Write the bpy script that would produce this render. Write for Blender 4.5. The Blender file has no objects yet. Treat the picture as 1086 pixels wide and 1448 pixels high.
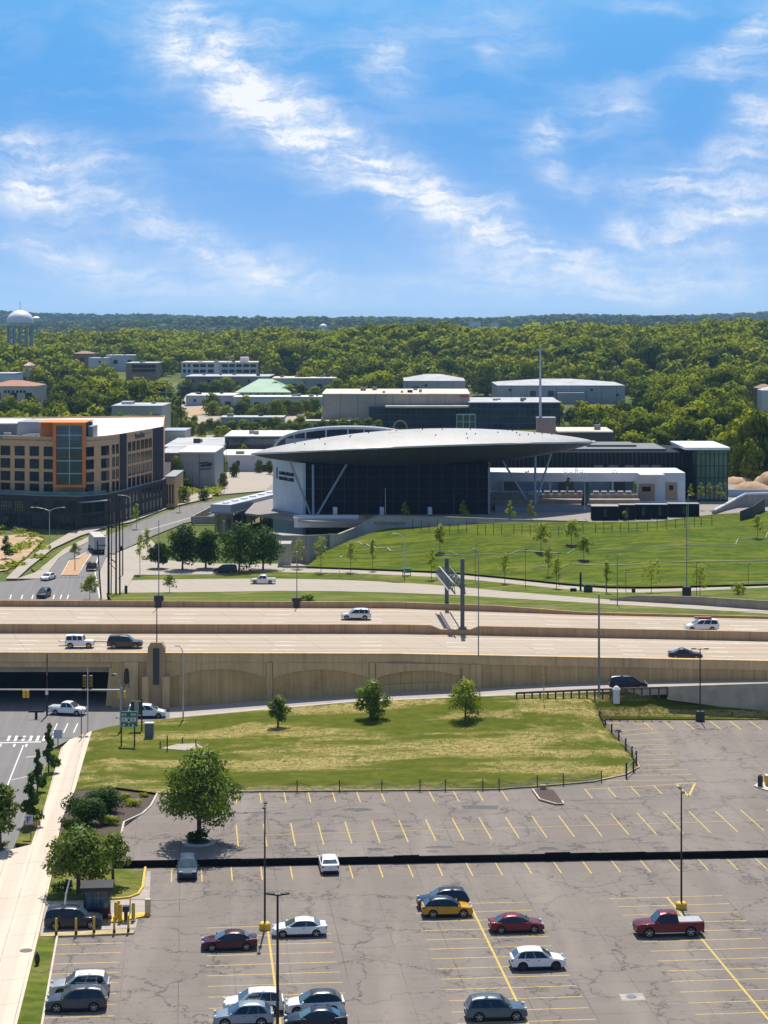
import bpy, bmesh, math, random
import numpy as np
from mathutils import Vector, Matrix
R = math.radians
SC = bpy.context.scene
COL = SC.collection
rng = random.Random(7)

# ------------------------------------------------------------------ camera
F, CX, HY, H = 2900.0, 543.0, 450.0, 54.0       # focal length in pixels, principal column, horizon row, camera height
cam_d = bpy.data.cameras.new('camera')
cam = bpy.data.objects.new('camera', cam_d)
COL.objects.link(cam)
cam.location = (0, 0, H)
cam.rotation_euler = (R(90), 0, 0)
cam_d.sensor_fit = 'VERTICAL'
cam_d.sensor_height = 36.0
cam_d.sensor_width = 27.0
cam_d.lens = 36.0 * F / 1448.0
cam_d.shift_y = -(724.0 - HY) / 1448.0
cam_d.clip_start = 1.0
cam_d.clip_end = 40000
SC.camera = cam

# ------------------------------------------------------------------ sun, sky, exposure
SUN_EL, SUN_AZ = R(61), R(1)                  # azimuth from +Y, negative towards -X
to_sun = Vector((math.sin(SUN_AZ) * math.cos(SUN_EL), math.cos(SUN_AZ) * math.cos(SUN_EL), math.sin(SUN_EL)))
sun_d = bpy.data.lights.new('sun', 'SUN')
sun_d.energy = 4.5
sun_d.angle = R(0.53)
sun_d.color = (1.0, 0.93, 0.82)
sun = bpy.data.objects.new('sun', sun_d)
COL.objects.link(sun)
sun.rotation_euler = to_sun.to_track_quat('Z', 'Y').to_euler()
SC.view_settings.view_transform = 'Standard'
SC.view_settings.look = 'None'
SC.view_settings.exposure = 0.40
SC.view_settings.gamma = 1.0
SC.cycles.max_bounces = 6
SC.cycles.diffuse_bounces = 3
SC.cycles.transparent_max_bounces = 6
SC.cycles.volume_bounces = 1
SC.cycles.use_denoising = True
SC.cycles.use_fast_gi = False

world = bpy.data.worlds.new('World')
SC.world = world
world.use_nodes = True


def sky():
    nt = world.node_tree
    N, L = nt.nodes, nt.links
    N.clear()
    out = N.new('ShaderNodeOutputWorld')
    bg = N.new('ShaderNodeBackground')
    bg.inputs['Strength'].default_value = 0.10
    L.new(bg.outputs[0], out.inputs[0])

    def val(x):
        return x

    def M(op, a, b=None, c=None):
        n = N.new('ShaderNodeMath')
        n.operation = op
        for i, x in enumerate((a, b, c)):
            if x is None:
                continue
            if isinstance(x, (int, float)):
                n.inputs[i].default_value = x
            else:
                L.new(x, n.inputs[i])
        return n.outputs[0]

    tc = N.new('ShaderNodeTexCoord')
    sep = N.new('ShaderNodeSeparateXYZ')
    L.new(tc.outputs['Generated'], sep.inputs[0])
    x, y, z = sep.outputs
    # the sky darkens faster with height here than over a standard atmosphere: lift the looked-up direction
    comb = N.new('ShaderNodeCombineXYZ')
    L.new(x, comb.inputs[0])
    L.new(y, comb.inputs[1])
    L.new(M('ADD', M('MULTIPLY', M('MAXIMUM', z, 0.0), SKY_K), SKY_O), comb.inputs[2])
    st = N.new('ShaderNodeTexSky')
    st.sky_type = 'NISHITA'
    st.sun_disc = False
    st.sun_elevation = SUN_EL
    st.sun_rotation = SUN_AZ
    st.altitude = 200
    st.air_density = 1.0
    st.dust_density = 0.6
    st.ozone_density = 1.0
    L.new(comb.outputs[0], st.inputs[0])
    hsv = N.new('ShaderNodeHueSaturation')
    hsv.inputs['Saturation'].default_value = SKY_SAT
    hsv.inputs['Value'].default_value = SKY_VAL
    tn = N.new('ShaderNodeMix')
    tn.data_type = 'RGBA'
    tn.blend_type = 'MULTIPLY'
    tn.inputs[0].default_value = 1.0
    L.new(st.outputs[0], tn.inputs[6])
    def tmix(fac, a_, b_):
        n = N.new('ShaderNodeMix')
        n.data_type = 'RGBA'
        L.new(fac, n.inputs[0])
        for i, c_ in ((6, a_), (7, b_)):
            if isinstance(c_, tuple):
                n.inputs[i].default_value = c_
            else:
                L.new(c_, n.inputs[i])
        return n.outputs[2]

    def ramp(a_, b_):
        n = N.new('ShaderNodeMapRange')
        n.interpolation_type = 'SMOOTHSTEP'
        L.new(z, n.inputs[0])
        n.inputs[1].default_value = a_
        n.inputs[2].default_value = b_
        return n.outputs[0]
    L.new(tmix(ramp(0.28, 0.7), tmix(ramp(-0.02, 0.16), SKY_T0, SKY_T1), SKY_T2), tn.inputs[7])
    L.new(tn.outputs[2], hsv.inputs['Color'])
    # cirrus: direction -> (u, v) on the plane of the heavens ahead
    yy = M('MAXIMUM', M('ABSOLUTE', y), 0.05)
    u = M('DIVIDE', x, yy)
    v = M('DIVIDE', z, yy)
    uv = N.new('ShaderNodeCombineXYZ')
    L.new(u, uv.inputs[0])
    L.new(v, uv.inputs[1])

    def noise(vec, scale, detail, rough, dist=0.0):
        n = N.new('ShaderNodeTexNoise')
        n.inputs['Scale'].default_value = scale
        n.inputs['Detail'].default_value = detail
        n.inputs['Roughness'].default_value = rough
        n.inputs['Distortion'].default_value = dist
        L.new(vec, n.inputs['Vector'])
        return n

    def mapping(vec, rot, sc, loc=(0, 0, 0)):
        n = N.new('ShaderNodeMapping')
        n.vector_type = 'POINT'
        n.inputs['Rotation'].default_value = (0, 0, rot)
        n.inputs['Scale'].default_value = sc
        n.inputs['Location'].default_value = loc
        L.new(vec, n.inputs['Vector'])
        return n.outputs[0]
    # warp
    w = noise(uv.outputs[0], 20.0, 6, 0.62)
    wv = N.new('ShaderNodeVectorMath')
    wv.operation = 'SUBTRACT'
    L.new(w.outputs['Color'], wv.inputs[0])
    wv.inputs[1].default_value = (0.5, 0.5, 0.5)
    ws = N.new('ShaderNodeVectorMath')
    ws.operation = 'SCALE'
    L.new(wv.outputs[0], ws.inputs[0])
    ws.inputs['Scale'].default_value = 0.030
    wa = N.new('ShaderNodeVectorMath')
    wa.operation = 'ADD'
    L.new(uv.outputs[0], wa.inputs[0])
    L.new(ws.outputs[0], wa.inputs[1])
    P2 = wa.outputs[0]
    s2 = N.new('ShaderNodeSeparateXYZ')
    L.new(P2, s2.inputs[0])
    pu, pv = s2.outputs[0], s2.outputs[1]
    total = None
    # (centre, half length, half width, angle of the long axis, strength), all in degrees of sky written as picture units / F
    for cx_, cy_, la, lb, an, am in CLOUDS:
        du = M('SUBTRACT', pu, (cx_ - CX) / F)
        dv = M('SUBTRACT', pv, (HY - cy_) / F)
        c, s = math.cos(an), math.sin(an)
        a = M('ADD', M('MULTIPLY', du, c * F / la), M('MULTIPLY', dv, s * F / la))
        b = M('ADD', M('MULTIPLY', du, -s * F / lb), M('MULTIPLY', dv, c * F / lb))
        d = M('ADD', M('MULTIPLY', a, a), M('MULTIPLY', b, b))
        g = M('MULTIPLY', M('EXPONENT', M('MULTIPLY', d, -1.0)), am)
        total = g if total is None else M('ADD', total, g)
    f1 = noise(mapping(P2, R(32), (17, 120, 1)), 1.0, 7, 0.66, 0.3)      # long fibres falling to the right
    f2 = noise(mapping(P2, R(-28), (45, 130, 1)), 1.0, 6, 0.64, 0.4)    # cross wisps
    f3 = noise(P2, 60.0, 7, 0.66, 0.3)                                  # fluff
    f = M('ADD', M('ADD', M('MULTIPLY', f1.outputs[0], 0.50), M('MULTIPLY', f2.outputs[0], 0.20)), M('MULTIPLY', f3.outputs[0], 0.30))
    fm = N.new('ShaderNodeMapRange')
    fm.interpolation_type = 'SMOOTHSTEP'
    L.new(f, fm.inputs[0])
    fm.inputs[1].default_value = 0.35
    fm.inputs[2].default_value = 0.71
    body = M('MULTIPLY', total, M('ADD', M('MULTIPLY', M('POWER', fm.outputs[0], 1.25), 1.10), 0.11))
    veil = noise(mapping(P2, R(14), (10, 40, 1)), 1.0, 6, 0.62, 0.4)
    vm = N.new('ShaderNodeMapRange')
    L.new(veil.outputs[0], vm.inputs[0])
    vm.inputs[1].default_value = 0.48
    vm.inputs[2].default_value = 0.85
    vm.inputs[4].default_value = 0.22
    mask = M('MINIMUM', M('ADD', body, vm.outputs[0]), 0.93)
    mask = M('MULTIPLY', mask, M('GREATER_THAN', z, 0.0))
    mix = N.new('ShaderNodeMix')
    mix.data_type = 'RGBA'
    L.new(mask, mix.inputs[0])
    L.new(hsv.outputs[0], mix.inputs[6])
    mix.inputs[7].default_value = CLOUD_COL
    L.new(mix.outputs[2], bg.inputs[0])


SKY_SAT, SKY_VAL, SKY_K, SKY_O = 1.12, 1.0, 3.4, 0.13
SKY_T0, SKY_T1, SKY_T2 = (0.85, 0.86, 0.91, 1), (0.56, 0.98, 1.17, 1), (1.30, 1.13, 0.98, 1)
HAZE = 4.2e-5
CLOUD_COL = (7.4, 7.55, 7.8, 1)
CLOUDS = [
    (290, 70, 95, 52, R(-40), 0.85), (350, 125, 90, 50, R(-42), 1.0), (410, 175, 110, 42, R(-38), 1.0), (490, 215, 90, 34, R(-30), 0.85), (570, 255, 100, 34, R(-30), 0.95), (650, 300, 90, 30, R(-26), 0.95), (700, 325, 50, 24, R(-14), 0.6),
    (250, 30, 80, 60, R(-60), 0.45), (400, 45, 50, 26, R(-20), 0.4), (535, 85, 60, 44, R(-55), 0.62), (600, 55, 60, 22, R(20), 0.3),
    (75, 265, 80, 44, R(-8), 0.95), (30, 235, 70, 50, R(10), 0.5), (150, 230, 90, 26, R(-25), 0.45), (15, 192, 40, 14, R(0), 0.6), (240, 325, 110, 26, R(-22), 0.7), (370, 375, 90, 28, R(-12), 0.75), (130, 370, 140, 24, R(-14), 0.55), (60, 350, 90, 18, R(-8), 0.4),
    (770, 190, 34, 24, R(20), 0.95), (785, 240, 26, 18, R(20), 0.7), (855, 140, 44, 22, R(0), 0.55), (885, 165, 34, 20, R(10), 0.65), (845, 175, 20, 14, R(0), 0.4), (905, 215, 30, 12, R(0), 0.35), (812, 268, 24, 12, R(0), 0.45), (840, 250, 30, 12, R(10), 0.4),
    (1078, 165, 40, 40, R(60), 1.0), (1040, 220, 60, 22, R(10), 0.8), (945, 262, 64, 24, R(10), 0.85), (1045, 285, 66, 28, R(8), 1.0), (970, 328, 80, 28, R(8), 1.0), (1060, 340, 60, 20, R(12), 0.5), (1040, 80, 80, 22, R(18), 0.7), (1075, 30, 44, 18, R(30), 0.7), (1060, 110, 60, 12, R(8), 0.4),
    (880, 325, 26, 18, R(-50), 0.5), (760, 385, 130, 30, R(-8), 0.7), (800, 360, 80, 20, R(-8), 0.5), (960, 395, 150, 24, R(4), 0.6), (560, 402, 120, 16, R(0), 0.4), (300, 405, 120, 14, R(0), 0.3), (720, 30, 80, 50, R(-40), 0.25), (690, 70, 30, 14, R(-30), 0.4), (920, 8, 60, 12, R(0), 0.4),
]
sky()


# ------------------------------------------------------------------ projecting helpers (a photograph point to a place on a level plane)
def P(px, py, z=0.0):
    Y = F * (H - z) / (py - HY)
    return ((px - CX) * Y / F, Y, z)


def PY(px, py, Y):
    return ((px - CX) * Y / F, Y, H - (py - HY) * Y / F)


def XA(px, Y):
    return (px - CX) * Y / F


def ZA(py, Y):
    return H - (py - HY) * Y / F


def lerp(a, b, t):
    return a + (b - a) * t


def vl(a, b, t):
    return tuple(lerp(p, q, t) for p, q in zip(a, b))


def sstep(a, b, x):
    t = min(1.0, max(0.0, (x - a) / (b - a)))
    return t * t * (3 - 2 * t)


# ------------------------------------------------------------------ mesh builder
class MB:
    def __init__(s):
        s.v, s.f, s.m = [], [], []

    def add(s, vs, fs, mi=0):
        o = len(s.v)
        s.v += [tuple(p) for p in vs]
        for f in fs:
            s.f.append(tuple(i + o for i in f))
            s.m.append(mi)
        return s

    def box(s, x0, x1, y0, y1, z0, z1, mi=0):
        return s.add([(x0, y0, z0), (x1, y0, z0), (x1, y1, z0), (x0, y1, z0), (x0, y0, z1), (x1, y0, z1), (x1, y1, z1), (x0, y1, z1)],
                     [(0, 3, 2, 1), (4, 5, 6, 7), (0, 1, 5, 4), (1, 2, 6, 5), (2, 3, 7, 6), (3, 0, 4, 7)], mi)

    def obox(s, c, size, rz=0.0, mi=0):
        ca, sa = math.cos(rz), math.sin(rz)
        hx, hy, hz = size[0] / 2, size[1] / 2, size[2] / 2
        vs = [(c[0] + x * ca - y * sa, c[1] + x * sa + y * ca, c[2] + z) for z in (-hz, hz) for x, y in ((-hx, -hy), (hx, -hy), (hx, hy), (-hx, hy))]
        return s.add(vs, [(0, 3, 2, 1), (4, 5, 6, 7), (0, 1, 5, 4), (1, 2, 6, 5), (2, 3, 7, 6), (3, 0, 4, 7)], mi)

    def beam(s, a, b, w, h, mi=0):
        a, b = Vector(a), Vector(b)
        d = (b - a).normalized()
        up = Vector((0, 0, 1)) if abs(d.z) < 0.95 else Vector((0, 1, 0))
        t = d.cross(up).normalized() * (w / 2)
        n = t.cross(d).normalized() * (h / 2)
        vs = [p + i * t + j * n for p in (a, b) for i, j in ((-1, -1), (1, -1), (1, 1), (-1, 1))]
        return s.add(vs, [(3, 2, 1, 0), (4, 5, 6, 7), (0, 1, 5, 4), (1, 2, 6, 5), (2, 3, 7, 6), (3, 0, 4, 7)], mi)

    def tube(s, pts, r, n=8, mi=0, cap=True):
        pts = [Vector(p) for p in pts]
        rs = r if isinstance(r, (list, tuple)) else [r] * len(pts)
        rings = []
        t0 = None
        for i, p in enumerate(pts):
            d = (pts[min(i + 1, len(pts) - 1)] - pts[max(i - 1, 0)]).normalized()
            if t0 is None:
                up = Vector((0, 0, 1)) if abs(d.z) < 0.9 else Vector((1, 0, 0))
                t0 = d.cross(up).normalized()
            t0 = (t0 - d * t0.dot(d)).normalized()
            b = d.cross(t0)
            rings.append([p + (t0 * math.cos(2 * math.pi * k / n) + b * math.sin(2 * math.pi * k / n)) * rs[i] for k in range(n)])
        vs = [q for ring in rings for q in ring]
        fs = [(i * n + k, i * n + (k + 1) % n, (i + 1) * n + (k + 1) % n, (i + 1) * n + k) for i in range(len(pts) - 1) for k in range(n)]
        if cap:
            fs += [tuple(reversed(range(n))), tuple(range((len(pts) - 1) * n, len(pts) * n))]
        return s.add(vs, fs, mi)

    def lathe(s, prof, n=16, mi=0, o=(0, 0, 0), axis='z'):
        vs = []
        for r, h in prof:
            for k in range(n):
                a = 2 * math.pi * k / n
                p = (r * math.cos(a), r * math.sin(a), h)
                if axis == 'y':
                    p = (p[0], p[2], p[1])
                elif axis == 'x':
                    p = (p[2], p[0], p[1])
                vs.append((p[0] + o[0], p[1] + o[1], p[2] + o[2]))
        fs = [(i * n + k, i * n + (k + 1) % n, (i + 1) * n + (k + 1) % n, (i + 1) * n + k) for i in range(len(prof) - 1) for k in range(n)]
        if prof[0][0] > 1e-4:
            fs.append(tuple(reversed(range(n))))
        if prof[-1][0] > 1e-4:
            fs.append(tuple(range((len(prof) - 1) * n, len(prof) * n)))
        return s.add(vs, fs, mi)

    def prism(s, poly, z0, z1, mi=0):
        n = len(poly)
        vs = [(p[0], p[1], z0) for p in poly] + [(p[0], p[1], z1) for p in poly]
        return s.add(vs, [tuple(reversed(range(n))), tuple(range(n, 2 * n))] + [(i, (i + 1) % n, n + (i + 1) % n, n + i) for i in range(n)], mi)

    def slab(s, pts, t, mi=0, mside=None):
        """pts: 3-D outline of the top; t: thickness downwards"""
        n = len(pts)
        vs = [tuple(p) for p in pts] + [(p[0], p[1], p[2] - t) for p in pts]
        s.add(vs, [tuple(range(n)), tuple(reversed(range(n, 2 * n)))], mi)
        return s.add(vs, [(i, n + i, n + (i + 1) % n, (i + 1) % n) for i in range(n)], mi if mside is None else mside)

    def sheet(s, pts, mi=0):
        return s.add(pts, [tuple(range(len(pts)))], mi)

    def strip(s, A, B, mi=0):
        n = len(A)
        return s.add(list(A) + list(B), [(i, i + 1, n + i + 1, n + i) for i in range(n - 1)], mi)

    def wall(s, base, z0, z1, t, mi=0, closed=False):
        """a wall of thickness t along a plan polyline; z0, z1 number or list"""
        n = len(base)
        z0 = z0 if isinstance(z0, (list, tuple)) else [z0] * n
        z1 = z1 if isinstance(z1, (list, tuple)) else [z1] * n
        nor = []
        for i in range(n):
            a, b = base[max(i - 1, 0)], base[min(i + 1, n - 1)]
            d = Vector((b[0] - a[0], b[1] - a[1])).normalized()
            nor.append((-d.y * t, d.x * t))
        vs = []
        for i in range(n):
            x, y = base[i][0], base[i][1]
            vs += [(x, y, z0[i]), (x, y, z1[i]), (x + nor[i][0], y + nor[i][1], z1[i]), (x + nor[i][0], y + nor[i][1], z0[i])]
        fs = [(0, 1, 2, 3), tuple(4 * (n - 1) + k for k in (3, 2, 1, 0))]
        for i in range(n - 1):
            for k in range(4):
                fs.append((4 * i + k, 4 * (i + 1) + k, 4 * (i + 1) + (k + 1) % 4, 4 * i + (k + 1) % 4))
        return s.add(vs, fs, mi)

    def ball(s, c, r, n=10, mi=0):
        r = r if isinstance(r, (list, tuple)) else (r, r, r)
        prof = [(math.sin(math.pi * i / n), -math.cos(math.pi * i / n)) for i in range(n + 1)]
        o = len(s.v)
        s.lathe([(max(a, 1e-5), b) for a, b in prof], 2 * n, mi)
        for i in range(o, len(s.v)):
            x, y, z = s.v[i]
            s.v[i] = (x * r[0] + c[0], y * r[1] + c[1], z * r[2] + c[2])
        return s

    def build(s, name, mats, parent=None, smooth=None, bevel=0.0):
        me = bpy.data.meshes.new(name)
        me.from_pydata(s.v, [], s.f)
        for m in (mats if isinstance(mats, (list, tuple)) else [mats]):
            me.materials.append(m)
        for p, mi in zip(me.polygons, s.m):
            p.material_index = mi
        bm = bmesh.new()
        bm.from_mesh(me)
        bmesh.ops.recalc_face_normals(bm, faces=bm.faces)
        if bevel:
            ed = [e for e in bm.edges if e.is_manifold and e.calc_face_angle(0) > 0.5]
            bmesh.ops.bevel(bm, geom=ed, offset=bevel, segments=2, profile=0.6, affect='EDGES', clamp_overlap=True)
        bm.to_mesh(me)
        bm.free()
        if smooth:
            for p in me.polygons:
                p.use_smooth = True
            me.set_sharp_from_angle(angle=R(smooth))
        o = bpy.data.objects.new(name, me)
        COL.objects.link(o)
        if parent:
            o.parent = parent
        return o


def tag(o, label=None, cat=None, group=None, kind=None):
    if label:
        o['label'] = label
    if cat:
        o['category'] = cat
    if group:
        o['group'] = group
    if kind:
        o['kind'] = kind
    return o


def thing(name, label, cat, loc=(0, 0, 0), rz=0.0, group=None):
    o = bpy.data.objects.new(name, None)
    o.empty_display_size = 0.2
    COL.objects.link(o)
    o.location = loc
    o.rotation_euler = (0, 0, rz)
    return tag(o, label, cat, group)


def struct(o):
    o['kind'] = 'structure'
    return o


def stuff(o):
    o['kind'] = 'stuff'
    return o


KIDS = {}


def copy_tree(o, loc, rz=0.0, label=None, scale=None, group=None):
    """a thing with copies of its parts and sub-parts"""
    def rec(src, par):
        c = src.copy()
        COL.objects.link(c)
        if par is not None:
            c.parent = par
        for ch in src.children:
            rec(ch, c)
        return c
    r = rec(o, None)
    r.location = loc
    r.rotation_euler = (0, 0, rz)
    if scale:
        r.scale = (scale,) * 3 if isinstance(scale, (int, float)) else scale
    if label:
        r['label'] = label
    if group:
        r['group'] = group
    return r


# ------------------------------------------------------------------ materials
MATS = {}


def mat(name, col, rough=0.8, metal=0.0, var=0.12, scale=2.0, bump=0.0, bscale=None, coat=0.0, spec=0.5, rnd=0.0, detail=5, coords='Object'):
    """plain procedural surface: base colour mottled by noise, optional bump"""
    if name in MATS:
        return MATS[name]
    m = bpy.data.materials.new(name)
    m.use_nodes = True
    N, L = m.node_tree.nodes, m.node_tree.links
    b = N['Principled BSDF']
    b.inputs['Roughness'].default_value = rough
    b.inputs['Metallic'].default_value = metal
    b.inputs['Specular IOR Level'].default_value = spec
    if coat:
        b.inputs['Coat Weight'].default_value = coat
        b.inputs['Coat Roughness'].default_value = 0.05
    tc = N.new('ShaderNodeTexCoord')
    no = N.new('ShaderNodeTexNoise')
    no.inputs['Scale'].default_value = scale
    no.inputs['Detail'].default_value = detail
    no.inputs['Roughness'].default_value = 0.6
    L.new(tc.outputs[coords], no.inputs['Vector'])
    mr = N.new('ShaderNodeMapRange')
    L.new(no.outputs[0], mr.inputs[0])
    mr.inputs[1].default_value = 0.3
    mr.inputs[2].default_value = 0.7
    mr.inputs[3].default_value = 1 - var
    mr.inputs[4].default_value = 1 + var
    v = mr.outputs[0]
    if rnd:
        oi = N.new('ShaderNodeObjectInfo')
        r2 = N.new('ShaderNodeMapRange')
        L.new(oi.outputs['Random'], r2.inputs[0])
        r2.inputs[3].default_value = 1 - rnd
        r2.inputs[4].default_value = 1 + rnd
        mm = N.new('ShaderNodeMath')
        mm.operation = 'MULTIPLY'
        L.new(v, mm.inputs[0])
        L.new(r2.outputs[0], mm.inputs[1])
        v = mm.outputs[0]
    mx = N.new('ShaderNodeVectorMath')
    mx.operation = 'SCALE'
    mx.inputs[0].default_value = col[:3]
    L.new(v, mx.inputs['Scale'])
    L.new(mx.outputs[0], b.inputs['Base Color'])
    if bump:
        n2 = N.new('ShaderNodeTexNoise')
        n2.inputs['Scale'].default_value = bscale or scale * 6
        n2.inputs['Detail'].default_value = 4
        L.new(tc.outputs[coords], n2.inputs['Vector'])
        bp = N.new('ShaderNodeBump')
        bp.inputs['Strength'].default_value = bump
        bp.inputs['Distance'].default_value = 0.05
        L.new(n2.outputs[0], bp.inputs['Height'])
        L.new(bp.outputs[0], b.inputs['Normal'])
    MATS[name] = m
    return m


class NG:
    """tiny helper for richer node materials"""
    def __init__(s, name, rough=0.85, spec=0.3):
        s.m = bpy.data.materials.new(name)
        s.m.use_nodes = True
        s.N, s.L = s.m.node_tree.nodes, s.m.node_tree.links
        s.b = s.N['Principled BSDF']
        s.b.inputs['Roughness'].default_value = rough
        s.b.inputs['Specular IOR Level'].default_value = spec
        s.tc = s.N.new('ShaderNodeTexCoord')
        s.pos = s.tc.outputs['Object']
        MATS[name] = s.m

    def link(s, a, i):
        if isinstance(a, (int, float)):
            i.default_value = a
        elif isinstance(a, tuple):
            i.default_value = a if len(a) != 3 or i.type != 'RGBA' else a + (1,)
        else:
            s.L.new(a, i)

    def math(s, op, a, b=None, c=None, clamp=False):
        n = s.N.new('ShaderNodeMath')
        n.operation = op
        n.use_clamp = clamp
        for i, x in enumerate((a, b, c)):
            if x is not None:
                s.link(x, n.inputs[i])
        return n.outputs[0]

    def mapv(s, rot=(0, 0, 0), sc=(1, 1, 1), loc=(0, 0, 0), vec=None):
        n = s.N.new('ShaderNodeMapping')
        n.inputs['Rotation'].default_value = rot
        n.inputs['Scale'].default_value = sc
        n.inputs['Location'].default_value = loc
        s.L.new(vec or s.pos, n.inputs['Vector'])
        return n.outputs[0]

    def noise(s, scale, detail=5, rough=0.6, vec=None, dist=0.0, out=0):
        n = s.N.new('ShaderNodeTexNoise')
        n.inputs['Scale'].default_value = scale
        n.inputs['Detail'].default_value = detail
        n.inputs['Roughness'].default_value = rough
        n.inputs['Distortion'].default_value = dist
        s.L.new(vec or s.pos, n.inputs['Vector'])
        return n.outputs[out]

    def voro(s, scale, vec=None, feature='DISTANCE_TO_EDGE', out=0):
        n = s.N.new('ShaderNodeTexVoronoi')
        n.feature = feature
        n.inputs['Scale'].default_value = scale
        s.L.new(vec or s.pos, n.inputs['Vector'])
        return n.outputs[out]

    def warp(s, scale, amount, vec=None):
        c = s.noise(scale, 4, 0.6, vec, out=1)
        a = s.N.new('ShaderNodeVectorMath')
        a.operation = 'SUBTRACT'
        s.L.new(c, a.inputs[0])
        a.inputs[1].default_value = (0.5, 0.5, 0.5)
        b = s.N.new('ShaderNodeVectorMath')
        b.operation = 'SCALE'
        s.L.new(a.outputs[0], b.inputs[0])
        b.inputs['Scale'].default_value = amount
        d = s.N.new('ShaderNodeVectorMath')
        d.operation = 'ADD'
        s.L.new(vec or s.pos, d.inputs[0])
        s.L.new(b.outputs[0], d.inputs[1])
        return d.outputs[0]

    def rng(s, x, a, b, c=0.0, d=1.0, smooth=False):
        n = s.N.new('ShaderNodeMapRange')
        if smooth:
            n.interpolation_type = 'SMOOTHSTEP'
        s.L.new(x, n.inputs[0])
        for i, k in enumerate((a, b, c, d)):
            n.inputs[i + 1].default_value = k
        return n.outputs[0]

    def mix(s, f, a, b, mode='MIX'):
        n = s.N.new('ShaderNodeMix')
        n.data_type = 'RGBA'
        n.blend_type = mode
        s.link(f, n.inputs[0])
        s.link(a, n.inputs[6])
        s.link(b, n.inputs[7])
        return n.outputs[2]

    def sepx(s, vec=None):
        n = s.N.new('ShaderNodeSeparateXYZ')
        s.L.new(vec or s.pos, n.inputs[0])
        return n.outputs

    def done(s, col, bump=None, bstr=0.3, bdist=0.05):
        s.link(col, s.b.inputs['Base Color'])
        if bump is not None:
            bp = s.N.new('ShaderNodeBump')
            bp.inputs['Strength'].default_value = bstr
            bp.inputs['Distance'].default_value = bdist
            s.L.new(bump, bp.inputs['Height'])
            s.L.new(bp.outputs[0], s.b.inputs['Normal'])
        return s.m


LOT_ROT = math.atan2(0.096, 1.0)                 # the car park and street run 5.5 degrees off the camera's axis
DIRD = Vector((-0.096, 1.0, 0)).normalized()     # along the street, away from the camera
DIRC = Vector((1.0, 0.096, 0)).normalized()      # across it


def m_asphalt_lot():
    g = NG('worn_asphalt', 0.9, 0.25)
    big = g.noise(0.06, 4, 0.6)
    mid = g.noise(0.5, 6, 0.65)
    fine = g.noise(14.0, 4, 0.7)
    drip = g.noise(1.0, 5, 0.6, g.mapv(rot=(0, 0, -LOT_ROT), sc=(0.05, 0.9, 1)))
    col = g.mix(g.rng(big, 0.35, 0.65), (0.188, 0.158, 0.138), (0.238, 0.203, 0.179))
    col = g.mix(g.rng(mid, 0.35, 0.75, 0.0, 0.5), col, (0.19, 0.172, 0.158))
    col = g.mix(g.rng(drip, 0.52, 0.72, 0.0, 0.35), col, (0.165, 0.15, 0.14))
    col = g.mix(g.rng(fine, 0.3, 0.75, 0.0, 0.45), col, (0.15, 0.138, 0.128))
    # cracks: two nets, warped, broken up by noise
    w1 = g.warp(0.35, 5.5)
    w1 = g.warp(2.0, 0.9, w1)
    c1 = g.voro(0.105, w1)
    l1 = g.rng(c1, 0.0, 0.015, 1.0, 0.0)
    w2 = g.warp(0.8, 3.0)
    w2 = g.warp(4.0, 0.45, w2)
    c2 = g.voro(0.33, w2)
    l2 = g.math('MULTIPLY', g.rng(c2, 0.0, 0.014, 1.0, 0.0), g.rng(g.noise(0.10, 3, 0.6), 0.40, 0.52, 0.0, 0.9))
    # straight paving joints along and across the lot
    rv = g.mapv(rot=(0, 0, -LOT_ROT))
    sx = g.sepx(rv)
    jx = g.math('ABSOLUTE', g.math('SUBTRACT', g.math('FRACT', g.math('DIVIDE', g.math('ADD', sx[0], 3.0), 4.6)), 0.5))
    jy = g.math('ABSOLUTE', g.math('SUBTRACT', g.math('FRACT', g.math('DIVIDE', g.math('ADD', sx[1], g.math('MULTIPLY', g.noise(0.8, 3), 0.8)), 3.7)), 0.5))
    j = g.math('MAXIMUM', g.math('LESS_THAN', jx, 0.0065), g.math('LESS_THAN', jy, 0.009))
    j = g.math('MULTIPLY', j, g.rng(g.noise(0.12, 3, 0.6), 0.40, 0.56, 0.0, 0.75))
    crack = g.math('MAXIMUM', g.math('MAXIMUM', g.math('MULTIPLY', l1, 0.95), l2), j)
    halo = g.math('MULTIPLY', g.rng(c1, 0.0, 0.05, 0.35, 0.0), g.rng(mid, 0.4, 0.6))
    col = g.mix(halo, col, (0.14, 0.135, 0.135))
    col = g.mix(g.math('MULTIPLY', crack, 0.9), col, (0.045, 0.042, 0.044))
    stain = g.rng(g.noise(0.22, 3, 0.5, g.mapv(loc=(40, 3, 0))), 0.66, 0.74, 0.0, 0.4)
    col = g.mix(stain, col, (0.11, 0.105, 0.105))
    oil = g.math('MULTIPLY', g.rng(g.noise(0.75, 3, 0.5, g.mapv(loc=(11, 8, 0))), 0.67, 0.76, 0.0, 0.55), g.rng(big, 0.42, 0.55))
    col = g.mix(oil, col, (0.075, 0.068, 0.064))
    worn = g.noise(1.0, 4, 0.6, g.mapv(rot=(0, 0, -LOT_ROT), sc=(0.25, 0.03, 1), loc=(5, 2, 0)))
    col = g.mix(g.rng(worn, 0.48, 0.66, 0, 0.35), col, (0.29, 0.256, 0.228))
    return g.done(col, fine, 0.25, 0.02)


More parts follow.
